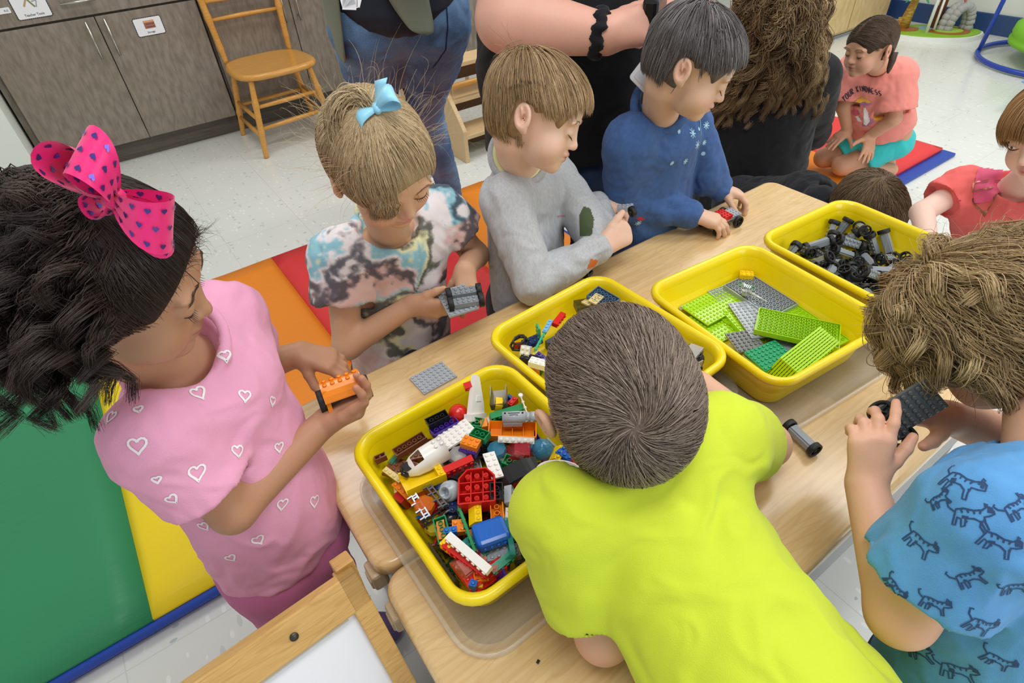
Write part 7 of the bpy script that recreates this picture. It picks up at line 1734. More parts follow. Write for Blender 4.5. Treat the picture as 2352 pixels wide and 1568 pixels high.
# --- girl in the pink heart shirt, curly dark pony tail
def pink_girl():
    hd = head_dep((497, 714), .565, (0, .1, -.03), VL(400, 690, .97, .10, -.10), VL(400, 690, -.02, -.79, -.61), .90); report(hd)
    J = JJ(sR=(352, 1000, .760), hip=(648, 1240, .44), eR=(535, 1170, .635), wR=(748, 968, .635), eL=(575, 850, .62), wL=(688, 812, .625))
    J['sL'] = other(J['sR'], V3(.80, .3, .25), .19); rep('sL', J['sL'])
    H = [dict(wrist=J['wR'], d=V3(.86, -.45, -.12), n=V3(.15, .80, .55), side=V3(-.3, -.4, -.9), size=.98, curl=(.55, .50, .55, .6), thumb_dir=V3(.80, -.55, -.25), spread=.10, fat=1.0),
         dict(wrist=J['wL'], d=V3(.95, .22, -.0), n=V3(.1, -.65, -.75), side=V3(-.3, .8, -.5), size=.98, curl=(.50, .55, .60, .6), thumb_dir=V3(.45, .85, .05), spread=.08, fat=1.0)]
    dk = ('#2a211f', '#3c302c', '#201a1a', '#56463f')
    def hair(hd, pe):
        base = hair_prims(hd, .005); tie = hd.P(.012, -.030, .096)
        pr = base+[hd.ball((0, .118, -.022), (.088, .078, .083), .008, '-')]+[hd.ball((g*.085, .035, -.055), (.046, .046, .050), .006, '-') for g in (-1, 1)]+[pr_cut(hd.P(0, -.02, -.060), -hd.z, .006, .2)]
        _, V, F = cap_mesh(hd, pr, dk, pe); m_ = np.abs(field(base, V)) < .003; rg = np.random.default_rng(5); pool = V[m_]; roots = pool[rg.integers(0, len(pool), 5200)]
        t = np.linspace(0, 1, 10)[None, :, None]; Q = roots[:, None]*(1-t)+(tie+rg.normal(size=(len(roots), 3))*.006)[:, None]*t; Qf = Q.reshape(-1, 3)
        for _ in range(3): d, g = grad(base, Qf); Qf = Qf+g*((.0015+.002*np.repeat(rg.random(len(roots)), 10))-d)[:, None]*.95
        strand_mesh('hair_strands', Qf.reshape(-1, 10, 3)[:, ::-1], .0005, dk, HAIR, pe, 7)
        # baby hairs at the brow
        n = 420; a = rg.uniform(-.5, .5, n)*PI*.9; r0 = hd.P(0, 0, 0)+np.sin(a)[:, None]*hd.x*.062*hd.s+np.cos(a)[:, None]*hd.y*.070*hd.s+hd.z*(.045-.02*np.abs(np.sin(a)))[:, None]+rg.normal(size=(n, 3))*.003
        o = r0-hd.c; o /= np.linalg.norm(o, axis=1)[:, None]; P = bez(r0, r0+o*.008, r0+o*.012+hd.z*.004+rg.normal(size=(n, 3))*.004, r0+o*.014+rg.normal(size=(n, 3))*.007, 8); strand_mesh('baby_hair', P, .00022, dk, HAIR, pe, 9)
        # pony tail: locks fall back and down from the tie
        n = 9000; nl = 125; ph = rg.uniform(0, 1, (nl, 2)); lk = rg.integers(0, nl, n)
        U, W_ = ph[:, 0], ph[:, 1]; c0 = tie
        end = c0+V3(-.030, 0, 0)+np.outer(-.065+.125*U, EX)+np.outer(.040+.150*W_-.03*np.abs(U-.5)*2, EY)+np.outer(rg.uniform(-.045, .035, nl), FW)
        end = end+np.outer(.035*W_, EX)
        mid = c0+np.outer(-.056+.078*U, EX)+np.outer(.010+.055*W_, EY)+np.outer(rg.uniform(-.035, .02, nl), FW); m0 = c0+(mid-c0)*.45-np.outer(np.full(nl, .009), EY)
        j = rg.normal(size=(n, 3)); P = bez(c0+j*.004, m0[lk]+j*.005, mid[lk]+j*.005, end[lk]+j*.0019, 26)
        P = curls(P, .0085, 4.2, nl, 3, 1.5, .45) if False else P
        # locks share a spiral
        T = np.gradient(P, axis=1); T /= np.linalg.norm(T, axis=2)[..., None]+1e-9; A = np.cross(T, np.array([.37, .81, .44])); A /= np.linalg.norm(A, axis=2)[..., None]+1e-9; Bv = np.cross(T, A); t = np.linspace(0, 1, 26)
        p0 = rg.uniform(0, 2*PI, nl)[lk][:, None]; tn = rg.uniform(3.0, 6.0, nl)[lk][:, None]; a_ = p0+tn*2*PI*t[None]**1.25+rg.normal(size=(n, 1))*.16; am = (.0115*np.minimum(t*1.25, 1)[None])*rg.uniform(.5, 1.2, nl)[lk][:, None]
        P = P+A*(np.cos(a_)*am)[..., None]+Bv*(np.sin(a_)*am)[..., None]
        strand_mesh('pony_tail', P, .00048, ('#2a2322', '#40342f', '#1d1919', '#5a4a44'), HAIR, pe, 11, root_dark=.9, lock=lk)
        core = [pr_ball(c0+V3(-.022, .040, .012), (.040, .040, .055), .03, '+', np.array([EX, FW, EY])), pr_ball(c0+V3(-.026, .085, .012), (.042, .036, .045), .03, '+', np.array([EX, FW, EY]))]
        cap_mesh(hd, core, dk, pe, .005, 'pony_core')
        # big ribbon bow with small hearts
        pk = mat('bow_pink', '#f0187a', .45, sheen=.3); bc = vec(dep(262, 455, hd_depth(tie)-.030))
        o = big_bow(bc, V3(.93, .36, -.05), V3(.20, -.55, -.80), .033, pk, pe)
    ht = mat('print_white', '#f3eef2', .7)
    def prints(bv, c):
        spots = [((316, 1022), 21, .1), ((452, 1084), 21, .1), ((455, 902), 18, .3), ((517, 815), 13, .2), ((562, 908), 15, -.2), ((625, 920), 12, -.3), ((545, 1035), 16, -.1), ((640, 1026), 13, .1), ((722, 1150), 15, 0), ((648, 1157), 15, 0), ((593, 1238), 14, .5), ((468, 1207), 14, .4), ((530, 1280), 12, .5), ((395, 1145), 14, .6), ((318, 940), 10, .4), ((256, 957), 16, 0), ((560, 1180), 12, .3), ((360, 1100), 10, .2)]
        for (u, v), s, r in spots:
            d_ = vec(at(u, v, .6))-EYE; d_ = d_/np.linalg.norm(d_); h_ = bv.ray_cast(Vector(EYE), Vector(d_), 3)
            if h_[0] is None: continue
            nn_ = vec(h_[1]); nn_ = nn_ if nn_@d_ < 0 else -nn_; D_ = (vec(h_[0])-EYE)@FW
            yield ribbon(bv, [stencil(HEART, s*D_/CF, rot=r)], vec(h_[0]), nn_, -EY, .0022, step=.002), ht
    Pk = cloth_mat('pink_jersey', '#eba6c6'); 
    pe, tips = child('child with curly dark pony tail and pink bow, wearing a pink heart-print shirt', hd, J, '#b88a6d', SK_BROWN, Pk, hair, H, sleeves=(.62, .5), sr=(.045, .050, .03), torso=(.102, .080), pants_m=cloth_mat('rose_leggings', '#c66f9c'), brow_m=BD, seed=35, shoes=mat('shoe_purple', '#6b5488', .6), prints=prints, nb_up=.020, neck=.036, neck_cut=.058, hem=-.030, lip='#9c5d55', cheek='#b3755c', belly=.020, wr=.0035, h=.0019, cham=.0032)
def hd_depth(p): return float((p-EYE)@FW)
def big_bow(c, axis, up, s, m_, parent):
    ax = nrm(axis); u = vec(up); u = nrm(u-ax*(u@ax)); w_ = np.cross(ax, u); mb = MB(); n = 22; spots = []
    foil = mat('foil_heart', '#5a4aa0', .2, metal=.6)
    def lobe(d, s2, wd, tw):
        d = nrm(d); k = nrm(np.cross(u, d)); V = []
        for i in range(n+1):
            t = i/n; a = t*2*PI; rr = (1-math.cos(a))/2; x = s2*1.25*rr; z = s2*.52*math.sin(a)*(.4+.8*rr)
            wv = nrm(k*math.cos(tw)+u*math.sin(tw)); nv = np.cross(d, wv)
            for j in range(7):
                y = (j/6-.5)*wd*(.30+1.0*rr**.7); V.append(c+d*x+wv*y+nv*(z+.0012*math.cos(j*PI)*(1-rr)))
        mb.mi = 0; mb.add([tuple(q) for q in V], [(i*7+j, i*7+j+1, (i+1)*7+j+1, (i+1)*7+j) for i in range(n) for j in range(6)], True)
        V = np.array(V).reshape(n+1, 7, 3)
        for i in range(1, n-1):
            for j in (1, 3, 5):
                if (i+j//2) % 2: continue
                p = V[i, j]; e1 = nrm(V[i+1, j]-V[i-1, j]); e2 = nrm(V[i, j+1]-V[i, j-1]); nn_ = np.cross(e1, e2)
                for sg in (-1, 1):
                    mb.mi = 1; pts = [tuple(p+(e1*x+e2*y)*.0024+nn_*sg*.0009) for x, y in HEART[:-1]]; mb.add(pts, [tuple(range(len(pts)))])
    lobe(-ax*.85+u*.55, s, .8*s, .9); lobe(-ax*.2+u*.95, s*.95, .85*s, -.5); lobe(ax*.95-u*.22, s*1.0, .95*s, 1.1); lobe(-ax*.55-u*.45, s*.6, .7*s, .4); lobe(ax*.85-u*.62, s*1.02, .7*s, 1.4)
    mb.mi = 0; mb.lathe([(0, -s*.24), (s*.16, -s*.2), (s*.2, 0), (s*.16, s*.2), (0, s*.24)], 12, M=Matrix.Translation(c) @ Vector(w_).to_track_quat('Z', 'Y').to_matrix().to_4x4())
    return mb.build('hair_bow', [m_, foil], parent)
pink_girl()
# --- boy in the lime shirt, seen from behind, leaning over the table
def lime_boy():
    hd = head_dep((1578, 897), .585, (.0755, -.01, -.01), V3(-.22, -.86, .46), V3(-.05, -.46, -.88), .92); hd.ear = .009; report(hd)
    J = JJ(sL=(1290, 1185, .695), sR=(1655, 1010, .69), eL=(1385, 1455, .560), wL=(1330, 1330, .545), eR=(1762, 1020, .570), wR=(1610, 888, .60), neck_tilt=(0, 0, 0))
    J['neck_tilt'] = .1; J['hip'] = np.array([.275, -.01, .565]); J['kR'] = np.array([.315, -.03, .27]); J['fR'] = np.array([.315, -.05, .05]); J['kL'] = np.array([.225, -.03, .27]); J['fL'] = np.array([.225, -.05, .05]); J['cc'] = vec(dep(1432, 1085, .60)); J['nb_off'] = V3(0, -.012, .02); J['fwd'] = 1; J['hp_off'] = np.array([0, -.03, -.09])
    H = [dict(wrist=J['wR'], d=V3(-.75, -.45, .25), n=V3(.1, -.5, -.85), side=V3(-.3, .8, 0), size=.98, curl=(.5, .55, .6, .6)), dict(wrist=J['wL'], d=V3(-.3, -.75, .4), n=V3(.1, -.5, -.85), side=V3(.8, -.3, 0), size=.98, curl=(.4, .45, .5, .5))]
    def hair(hd, pe): short_hair(hd, pe, ('#75655a', '#9a8878', '#62544a', '#b5a597'), n=17000, length=.030, t=.003, crown=(-.010, -.062, .070), fringe=.034, nape=-.082, width=.0004, seed=43, fly=.16, swirl=.8, off=(.0005, .0045), m=7)
    L_ = cloth_mat('lime_jersey', '#cbdc3c', rough=.9)
    child('child in a lime yellow shirt seen from behind, leaning over the trays', hd, J, '#ddb093', SK_WARM if False else SK_FAIR, L_, hair, H, sleeves=(.42, .70), sr=(.047, .047, .03), torso=(.100, .076), pants_m=cloth_mat('charcoal', '#2b2c33'), extra_shirt=[pr_ell(J['hip']-np.array([0, 0, .16]), J['hip'], (.128, .105), (.122, .095), (1, .2, 0), .03)], seed=45, shoes=mat('shoe_grey', '#5a5c60', .6), nb_up=.012, neck=.040, neck_cut=.050, hem=.24, fq=11, wr=.0046, h=.002, cham=.0034, arm_r=(.031, .028, .020))
lime_boy()
# --- curly blond boy in the blue shirt
def blue_boy():
    hd = head_dep((2232, 915), .640, (-.048, .055, -.045), VL(2240, 800, -.62, .42, .66), VL(2240, 800, .05, -.72, -.69), .86); report(hd)
    J = JJ(sL=(2262, 1190, .735), eL=(2068, 1410, .610), wL=(1990, 1120, .665), eR=(2330, 1010, .62), wR=(2185, 960, .655), hip=(2190, 1620, .42))
    J['sR'] = other(J['sL'], V3(-.20, .0, 1), -.18); rep('sR', J['sR']); J['neck_tilt'] = .15
    H = [dict(wrist=J['wL']+V3(0, -.006, 0), d=V3(.02, -.96, -.15), n=V3(-.28, .10, -.95), side=V3(.95, -.1, -.2), size=.92, curl=((.12, .35, .3), (.45, .8, .6), (.6, .95, .7), (.7, 1.0, .8)), thumb_dir=V3(.62, -.72, -.05), spread=.16, fat=1.02),
         dict(wrist=J['wR'], d=V3(-.96, -.22, .0), n=V3(.1, -.75, -.6), side=V3(-.1, .6, -.8), size=1.0, curl=(.35, .5, .6, .6), thumb_dir=V3(-.80, .38, -.5), fat=1.05)]
    tn = ('#a3865f', '#cdb080', '#80674a', '#e6cd9b')
    def hair(hd, pe):
        base = hair_prims(hd, .010, (1.03, 1.03, 1.02)); pr = base+face_cut(hd, brow=.058, nape=-.070)[:1]+[pr_cut(hd.P(0, -.02, -.072), -hd.z, .006, .2), hd.ball((-.078, .045, -.065), (.030, .040, .050), .006, '-'), hd.ball((.078, .045, -.065), (.030, .040, .050), .006, '-')]
        _, V, F = cap_mesh(hd, pr, ('#7a6245', '#92774f'), pe); m_ = np.abs(field(base, V)) < .004; rg = np.random.default_rng(55); pool = V[m_]; nl = 120; n = 12000
        lr = pool[rg.integers(0, len(pool), nl)]; cr = hd.P(.01, -.03, .10)
        def flow(p): r = p-cr; L_ = np.linalg.norm(r, axis=1)[:, None]+1e-6; return r/L_+np.cross(hd.z, r)/L_*.35-hd.z*.45
        C = strands(base, lr, flow, .070, 16, (.003, .014), .35, .55, seed=56, fly=.22)
        lk = rg.integers(0, nl, n); j = rg.normal(size=(n, 1, 3))*np.linspace(.0050, .0030, 16)[None, :, None]; P = C[lk]+j
        T = np.gradient(C, axis=1); T /= np.linalg.norm(T, axis=2)[..., None]+1e-9; A = np.cross(T, np.array([.37, .81, .44])); A /= np.linalg.norm(A, axis=2)[..., None]+1e-9; Bv = np.cross(T, A); t = np.linspace(0, 1, 16)
        a_ = rg.uniform(0, 2*PI, nl)[:, None]+rg.uniform(.7, 1.9, nl)[:, None]*2*PI*t[None]; am = .014*np.minimum(t*1.3, 1)[None]*rg.uniform(.4, 1.2, nl)[:, None]
        P = P+(A*(np.cos(a_)*am)[..., None]+Bv*(np.sin(a_)*am)[..., None])[lk]
        d, g = grad(base, P.reshape(-1, 3)); P = P+(g*np.maximum(.001-d, 0)[:, None]).reshape(P.shape)
        r2 = pool[rg.integers(0, len(pool), 6000)]; Q = strands(base, r2, flow, .060, 9, (.001, .010), .2, .5, seed=59, fly=.30); strand_mesh('under_hair', trim(Q, hd, .040, -.080, False, low=(.005, .0)), .00045, tn, HAIR, pe, 60, root_dark=.85)
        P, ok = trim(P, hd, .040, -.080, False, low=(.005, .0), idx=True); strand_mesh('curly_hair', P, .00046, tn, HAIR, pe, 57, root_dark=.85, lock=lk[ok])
        n = 260; r0 = pool[rg.integers(0, len(pool), n)]; o = r0-hd.c; o /= np.linalg.norm(o, axis=1)[:, None]; P = bez(r0, r0+o*.014, r0+o*.022+rg.normal(size=(n, 3))*.01, r0+o*.028+rg.normal(size=(n, 3))*.014, 8); strand_mesh('flyaway_hair', P, .00025, tn, HAIR, pe, 58)
    ln = mat('print_navy', '#27456f', .8); ye = mat('print_lime', '#c3e04a', .8)
    AN = [[(-.5, .1), (-.45, .3), (-.2, .35), (.1, .3), (.35, .35), (.5, .5), (.62, .45), (.7, .25), (.55, .15), (.4, .1), (.42, -.1), (.5, -.35), (.4, -.38), (.3, -.1), (.1, .0), (-.15, -.02), (-.2, -.3), (-.32, -.35), (-.3, -.05), (-.42, .0), (-.5, -.3), (-.6, -.3), (-.5, .1)], [(-.5, .2), (-.7, .35), (-.75, .55), (-.65, .6)], [(.45, .48), (.42, .6), (.52, .55)], [(.52, .32), (.56, .33)], [(-.3, .33), (-.25, .18)], [(-.1, .34), (-.06, .2)], [(.1, .3), (.12, .17)], [(.3, .33), (.28, .2)], [(-.2, -.1), (-.1, -.14)], [(.36, .0), (.44, -.02)]]
    def prints(bv, c):
        spots = [((2200, 1110), 66, -.3), ((2230, 1190), 60, .1), ((2110, 1250), 55, -.5), ((2290, 1250), 60, -.4), ((2340, 1170), 50, .5), ((2050, 1350), 40, -.9), ((2145, 1390), 45, -.2), ((2250, 1440), 60, -.4), ((2330, 1350), 50, .3), ((2110, 1500), 50, .2), ((1985, 1480), 34, 1.2), ((2200, 1545), 60, .1), ((2290, 1520), 50, -.4), ((2230, 1330), 50, .6), ((2160, 1150), 40, .8)]
        for (u, v), s, r in spots:
            d_ = vec(at(u, v, .5))-EYE; d_ = d_/np.linalg.norm(d_); h_ = bv.ray_cast(Vector(EYE), Vector(d_), 3)
            if h_[0] is None: continue
            nn_ = vec(h_[1]); nn_ = nn_ if nn_@d_ < 0 else -nn_; D_ = (vec(h_[0])-EYE)@FW; k = s*D_/CF
            yield ribbon(bv, [stencil(a, k, rot=r) for a in AN], vec(h_[0]), nn_, -EY, .0013, step=.003), ln
            yield patch(bv, stencil([(.4, .42), (.6, .5), (.68, .3), (.5, .28)], k, rot=r), vec(h_[0]), nn_, -EY, step=.0022), ln
            yield patch(bv, stencil([(-.25, .12), (-.05, .1), (-.1, -.03), (-.28, -.02)], k, rot=r), vec(h_[0]), nn_, -EY, step=.0022), ln
        for (u, v) in ((2168, 1012), (2150, 1030), (2130, 1046), (2115, 1062), (2100, 1080), (2085, 1100), (2072, 1124), (2062, 1145)):
            d_ = vec(at(u, v, .5))-EYE; d_ = d_/np.linalg.norm(d_); h_ = bv.ray_cast(Vector(EYE), Vector(d_), 3)
            if h_[0] is None: continue
            nn_ = vec(h_[1]); nn_ = nn_ if nn_@d_ < 0 else -nn_; yield patch(bv, [(.008*math.cos(a), .005*math.sin(a)) for a in [k*.6 for k in range(11)]], vec(h_[0]), nn_, -EY, step=.001), ye
    B_ = cloth_mat('sky_jersey', '#5f9fd8', noise=(40, '#5795cc', 3, (1, 1, 1), .3, .7))
    child('child with wavy dark blond hair in a blue animal-print shirt', hd, J, '#e2b095', SK_FAIR, B_, hair, H, sleeves=(.5, .60), sr=(.050, .060, .03), torso=(.102, .078), pants_m=cloth_mat('black_jeans', '#24262b', noise=(30, '#3a3c42', 4, (1, 1, 1), .4, .7)), brow_m=BL, seed=65, shoes=mat('shoe_grey', '#5a5c60', .6), prints=prints, nb_up=-.012, neck=.036, neck_cut=.050, hem=.03, wr=.004, h=.0019, cham=.0034, arm_r=(.033, .029, .020))
blue_boy()
print('people b', _t.time()-_t0)
_t0 = _t.time()
# --- kneeling girl in the coral shirt
def kneel_girl():
    hd = head_at((2041, 119), .60, (-.0755, -.01, -.01), VL(2000, 110, -.66, .28, -.70), VL(2000, 110, -.18, -.90, -.40), .86); report(hd)
    J = JJ(sL=(2063, 172, .470), hip=(2030, 320, .19), eL=(2052, 272, .33), wL=(1998, 312, .245), sR=(1962, 158, .47), eR=(1938, 245, .34), wR=(1947, 300, .24), kR=(1893, 362, .10), kL=(1935, 380, .10), fR=(2040, 375, .08), fL=(2045, 390, .08))
    H = [dict(wrist=J['wL'], d=V3(-.15, .95, -.1), n=V3(.2, -.3, -.9), side=V3(-.9, .1, 0), size=1.05, curl=(.15, .15, .15, .2), spread=.22, thumb_dir=V3(-.85, .4, 0)), dict(wrist=J['wR'], d=V3(-.75, .55, .0), n=V3(.0, -.6, -.75), side=V3(.5, .8, 0), size=1.0, curl=(.15, .15, .2, .25), spread=.1, thumb_dir=V3(.3, .85, 0))]
    dk = ('#43342a', '#5c4838', '#352820', '#6f5947')
    def hair(hd, pe):
        base = hair_prims(hd, .003); pr = base+face_cut(hd, brow=.046, nape=-.045); _, V, F = cap_mesh(hd, pr, dk, pe); m_ = (np.abs(field(base, V)) < .003); rg = np.random.default_rng(5); pool = V[m_]
        roots = pool[rg.integers(0, len(pool), 3600)]; sd = np.sign(hd.loc(roots)[:, 0]-.006); keep_ = np.abs(hd.loc(roots)[:, 0]-.006) > .0025; roots, sd = roots[keep_], sd[keep_]
        tl = np.where(sd[:, None] > 0, hd.P(.052, -.062, -.030), hd.P(-.052, -.062, -.030)); t = np.linspace(0, 1, 9)[None, :, None]; Q = roots[:, None]*(1-t)+tl[:, None]*t; Qf = Q.reshape(-1, 3)
        for _ in range(3): d, g = grad(base, Qf); Qf = Qf+g*(.0018-d)[:, None]*.95
        strand_mesh('hair_strands', trim(Qf.reshape(-1, 9, 3), hd, .036, -.06, True), .0006, dk, HAIR, pe, 7)
        for g in (-1, 1):
            mb = MB(); p = [hd.P(g*.054, -.062, -.03), hd.P(g*.058, -.055, -.06), hd.P(g*.060, -.045, -.085), hd.P(g*.062, -.04, -.10)]; mb.tube([tuple(q) for q in p], [.013, .011, .008, .003], 8); mb.build('pigtail', HCAP2, pe)
    Cr = cloth_mat('coral_jersey', '#f0968a'); nv = mat('print_dark', '#3a2f45', .8); yl = mat('print_yellow', '#efb63f', .8); pu = mat('print_mauve', '#b97ba6', .8); wh = mat('print_white', '#f3eef2', .7); pk = mat('print_rose', '#d9697a', .8)
    def prints(bv, c):
        o, n, D = cast(bv, 1985, 235); k = D/CF; up = c['ax']*.6-EY*.4
        rx = np.cross(nrm(up), n)
        def p(u, v): return ((u-1985)*k, -(v-235)*k)
        def blob_(u, v, a, b, r=0): return [((u-1985)*k+k*(a*math.cos(t)*math.cos(r)-b*math.sin(t)*math.sin(r)), -(v-235)*k+k*(a*math.cos(t)*math.sin(r)+b*math.sin(t)*math.cos(r))) for t in [i*PI/8 for i in range(16)]]
        yield patch(bv, blob_(1982, 234, 19, 9, -.5), o, n, -EY, step=.003), pu
        yield patch(bv, [p(1964, 230), p(1975, 221), p(1988, 219), p(1996, 232), p(1999, 243), p(1984, 232)], o, n, -EY, off=.0012, step=.003), yl
        yield patch(bv, [p(1979, 248), p(1984, 250), p(1978, 288), p(1966, 298), p(1962, 292)], o, n, -EY, off=.0014, step=.002), wh
        yield patch(bv, blob_(1998, 285, 13, 10, .2), o, n, -EY, step=.003), yl
        yield patch(bv, blob_(1955, 257, 11, 9, .2), o, n, -EY, step=.003), pk
        yield patch(bv, [p(1950, 268), p(1957, 268), p(1960, 285), p(1952, 282)], o, n, -EY, step=.002), wh
        yield patch(bv, blob_(1972, 292, 16, 7, .3), o, n, -EY, step=.003), pu
        for i, ch in enumerate('YOUR KINDNESS'):
            if ch == ' ': continue
            f = i/12; u = 1955+f*68; v = 206+f*18-16*math.sin(PI*f); a = -.35+.9*f*.6; G = GL[ch]
            yield ribbon(bv, [[((u-1985+(x*math.cos(a)-y*math.sin(a)*-1)*4.4)*k, -(v-235)*k+(y*math.cos(a)*6.2-x*math.sin(a)*5)*k) for x, y in ln] for ln in G], o, n, -EY, .0028, off=.0012, step=.002), nv
    child('child kneeling on the red mat in a coral mushroom-print shirt and aqua shorts', hd, J, '#cf9f80', SK_FAIR, Cr, hair, H, sleeves=(.78, .78), sr=(.056, .072, .03), torso=(.115, .085), pants='shorts', pants_m=cloth_mat('aqua', '#3fc4c4'), brow_m=BL, seed=75, shoes=None, prints=prints, nb_up=.030, neck=.034, neck_cut=.050, hem=-.075, wr=.004, h=.003, cham=.0045, smile=.5, lip='#b9706a', arm_r=(.030, .026, .019))
HCAP2 = mat('hair_tail', '#43342a', .55, bump=(120, .6))
GL = dict(Y=[[(-.4, 1), (0, 0.1), (.4, 1)], [(0, .1), (0, -1)]], O=[[(-.4, .7), (-.4, -.7), (0, -1), (.4, -.7), (.4, .7), (0, 1), (-.4, .7)]], U=[[(-.4, 1), (-.4, -.7), (0, -1), (.4, -.7), (.4, 1)]], R=[[(-.4, -1), (-.4, 1), (.3, .9), (.35, .3), (-.4, 0), (.4, -1)]], K=[[(-.4, 1), (-.4, -1)], [(.4, 1), (-.4, 0), (.4, -1)]], I=[[(0, 1), (0, -1)]], N=[[(-.4, -1), (-.4, 1), (.4, -1), (.4, 1)]], D=[[(-.4, -1), (-.4, 1), (.2, .8), (.4, 0), (.2, -.8), (-.4, -1)]], E=[[(.4, 1), (-.4, 1), (-.4, -1), (.4, -1)], [(-.4, 0), (.2, 0)]], S=[[(.4, .8), (-.2, 1), (-.4, .5), (.4, -.4), (.2, -1), (-.4, -.8)]])
kneel_girl()
# --- child bending low behind the wheel tray
def bent_boy():
    hd = head_at((2020, 448), .40, (-.0755, -.01, -.01), VL(2015, 450, .60, .78, .1), VL(2015, 450, .40, -.62, -.68), 1.0); report(hd)
    J = JJ(sR=(1845, 435, .33), sL=(1880, 470, .36), hip=(1700, 470, .18), eR=(1890, 500, .24), wR=(1930, 540, .15), eL=(1900, 540, .26), wL=(1950, 560, .15), kR=(1760, 480, .06), kL=(1760, 500, .06), fR=(1650, 480, .05), fL=(1650, 490, .05)); J['fwd'] = 1
    def hair(hd, pe): short_hair(hd, pe, ('#6a563f', '#86705a', '#574634', '#9c8568'), n=6000, length=.032, t=.004, crown=(0, -.05, .085), fringe=.030, nape=-.065, width=.0006, seed=83, fly=.10, swirl=.7)
    child('child with short brown hair in a black shirt bending low behind the wheel tray', hd, J, '#dcae92', SK_FAIR, cloth_mat('black_jersey', '#1f2126'), hair, (), sleeves=(.6, .6), sr=(.050, .050, .03), torso=(.105, .080), pants_m=cloth_mat('charcoal', '#2b2c33'), seed=85, shoes=None, nb_up=.0, neck=.036, neck_cut=.05, h=.003, cham=.005)
bent_boy()
# --- girl at the frame edge with pink overall strap
def strap_girl():
    hd = head_dep((2345, 398), 1.16, (0, .092, -.052), VL(2352, 320, -.52, .42, -.74), VL(2352, 320, -.22, -.82, -.52), .96); report(hd)
    J = JJ(sR=(2215, 428, .500), sL=(2420, 470, .52), hip=(2330, 620, .30), eR=(2118, 488, .455), wR=(2132, 560, .50), eL=(2480, 560, .36), wL=(2450, 600, .4))
    H = [dict(wrist=J['wR'], d=V3(.2, .6, -.6), n=V3(-.3, -.6, -.6), side=V3(.9, .1, 0), size=1.0, curl=(.5, .5, .5, .5))]
    tn = ('#a27b50', '#bd9464', '#85613e', '#cfa97a')
    def hair(hd, pe):
        base = hair_prims(hd, .006); pr = base+face_cut(hd, brow=.030, nape=-.03); _, V, F = cap_mesh(hd, pr, tn, pe); m_ = (np.abs(field(base, V)) < .003) & (hd.loc(V)[:, 2] > -.01); rg = np.random.default_rng(5); pool = V[m_]; roots = pool[rg.integers(0, len(pool), 6500)]
        cr = hd.P(0, -.01, .10)
        def flow(p): r = p-cr; r = r-np.outer(r@hd.z, hd.z)*.3; L_ = np.linalg.norm(r, axis=1)[:, None]+1e-6; return r/L_*.6-hd.z*.8
        P = strands(base, roots, flow, .135, 13, (.001, .009), .5, .5, seed=93, fly=.05); q = hd.loc(P.reshape(-1, 3)).reshape(P.shape)
        bad = (q[..., 1] > .030) & (q[..., 2] < .012-1.2*np.maximum(np.abs(q[..., 0])-.045, 0)) & (np.abs(q[..., 0]) < .060) | (q[..., 2] < -.095); bad = np.maximum.accumulate(bad, 1); last = np.maximum((~bad).sum(1)-1, 0); ok = last > 2; P, last = P[ok], last[ok]
        t = np.linspace(0, 1, 13)[None]*last[:, None]; i = np.floor(t).astype(int); i2 = np.minimum(i+1, 12); f = (t-i)[..., None]; r = np.arange(len(P))[:, None]; P = P[r, i]*(1-f)+P[r, i2]*f
        strand_mesh('hair_strands', P, .0007, tn, HAIR, pe, 7)
    mm = cloth_mat('coral_red', '#ee6f6c'); rs = mat('strap_rose', '#e0567c', .7); cu = mat('copper_wire', '#a06a52', .3, metal=.9)
    def prints(bv, c):
        o, n, D = cast(bv, 2262, 450); k = D/CF
        if o is None: return
        yield patch(bv, [(-18*k, 90*k), (12*k, 90*k), (20*k, 0), (14*k, -14*k), (-20*k, -14*k)], o, n, -EY, off=.003, step=.004), rs
        yield ribbon(bv, [[(-22*k, 34*k), (22*k, 34*k), (22*k, 14*k), (-22*k, 14*k), (-22*k, 34*k)], [(-20*k, -2*k), (-20*k, -10*k), (-6*k, -34*k), (0, -38*k), (6*k, -34*k), (20*k, -10*k), (20*k, -2*k)], [(3*k, -36*k), (0, -46*k), (-4*k, -36*k), (3*k, -36*k)]], o, n, -EY, .0028, off=.006), cu
    child('child with bobbed light brown hair, coral shirt and pink buckled overall strap', hd, J, '#efcdbd', SK_FAIR, mm, hair, H, sleeves=(.55, .55), sr=(.046, .050, .03), torso=(.108, .080), pants_m=cloth_mat('rose_dungarees', '#e0668a'), brow_m=BL, seed=95, shoes=mat('shoe_grey', '#5a5c60', .6), prints=prints, nb_up=.026, neck=.036, neck_cut=.056, h=.0026, cham=.004, eyes=True, collar=False)
strap_girl()
print('people c', _t.time()-_t0); _t0 = _t.time()
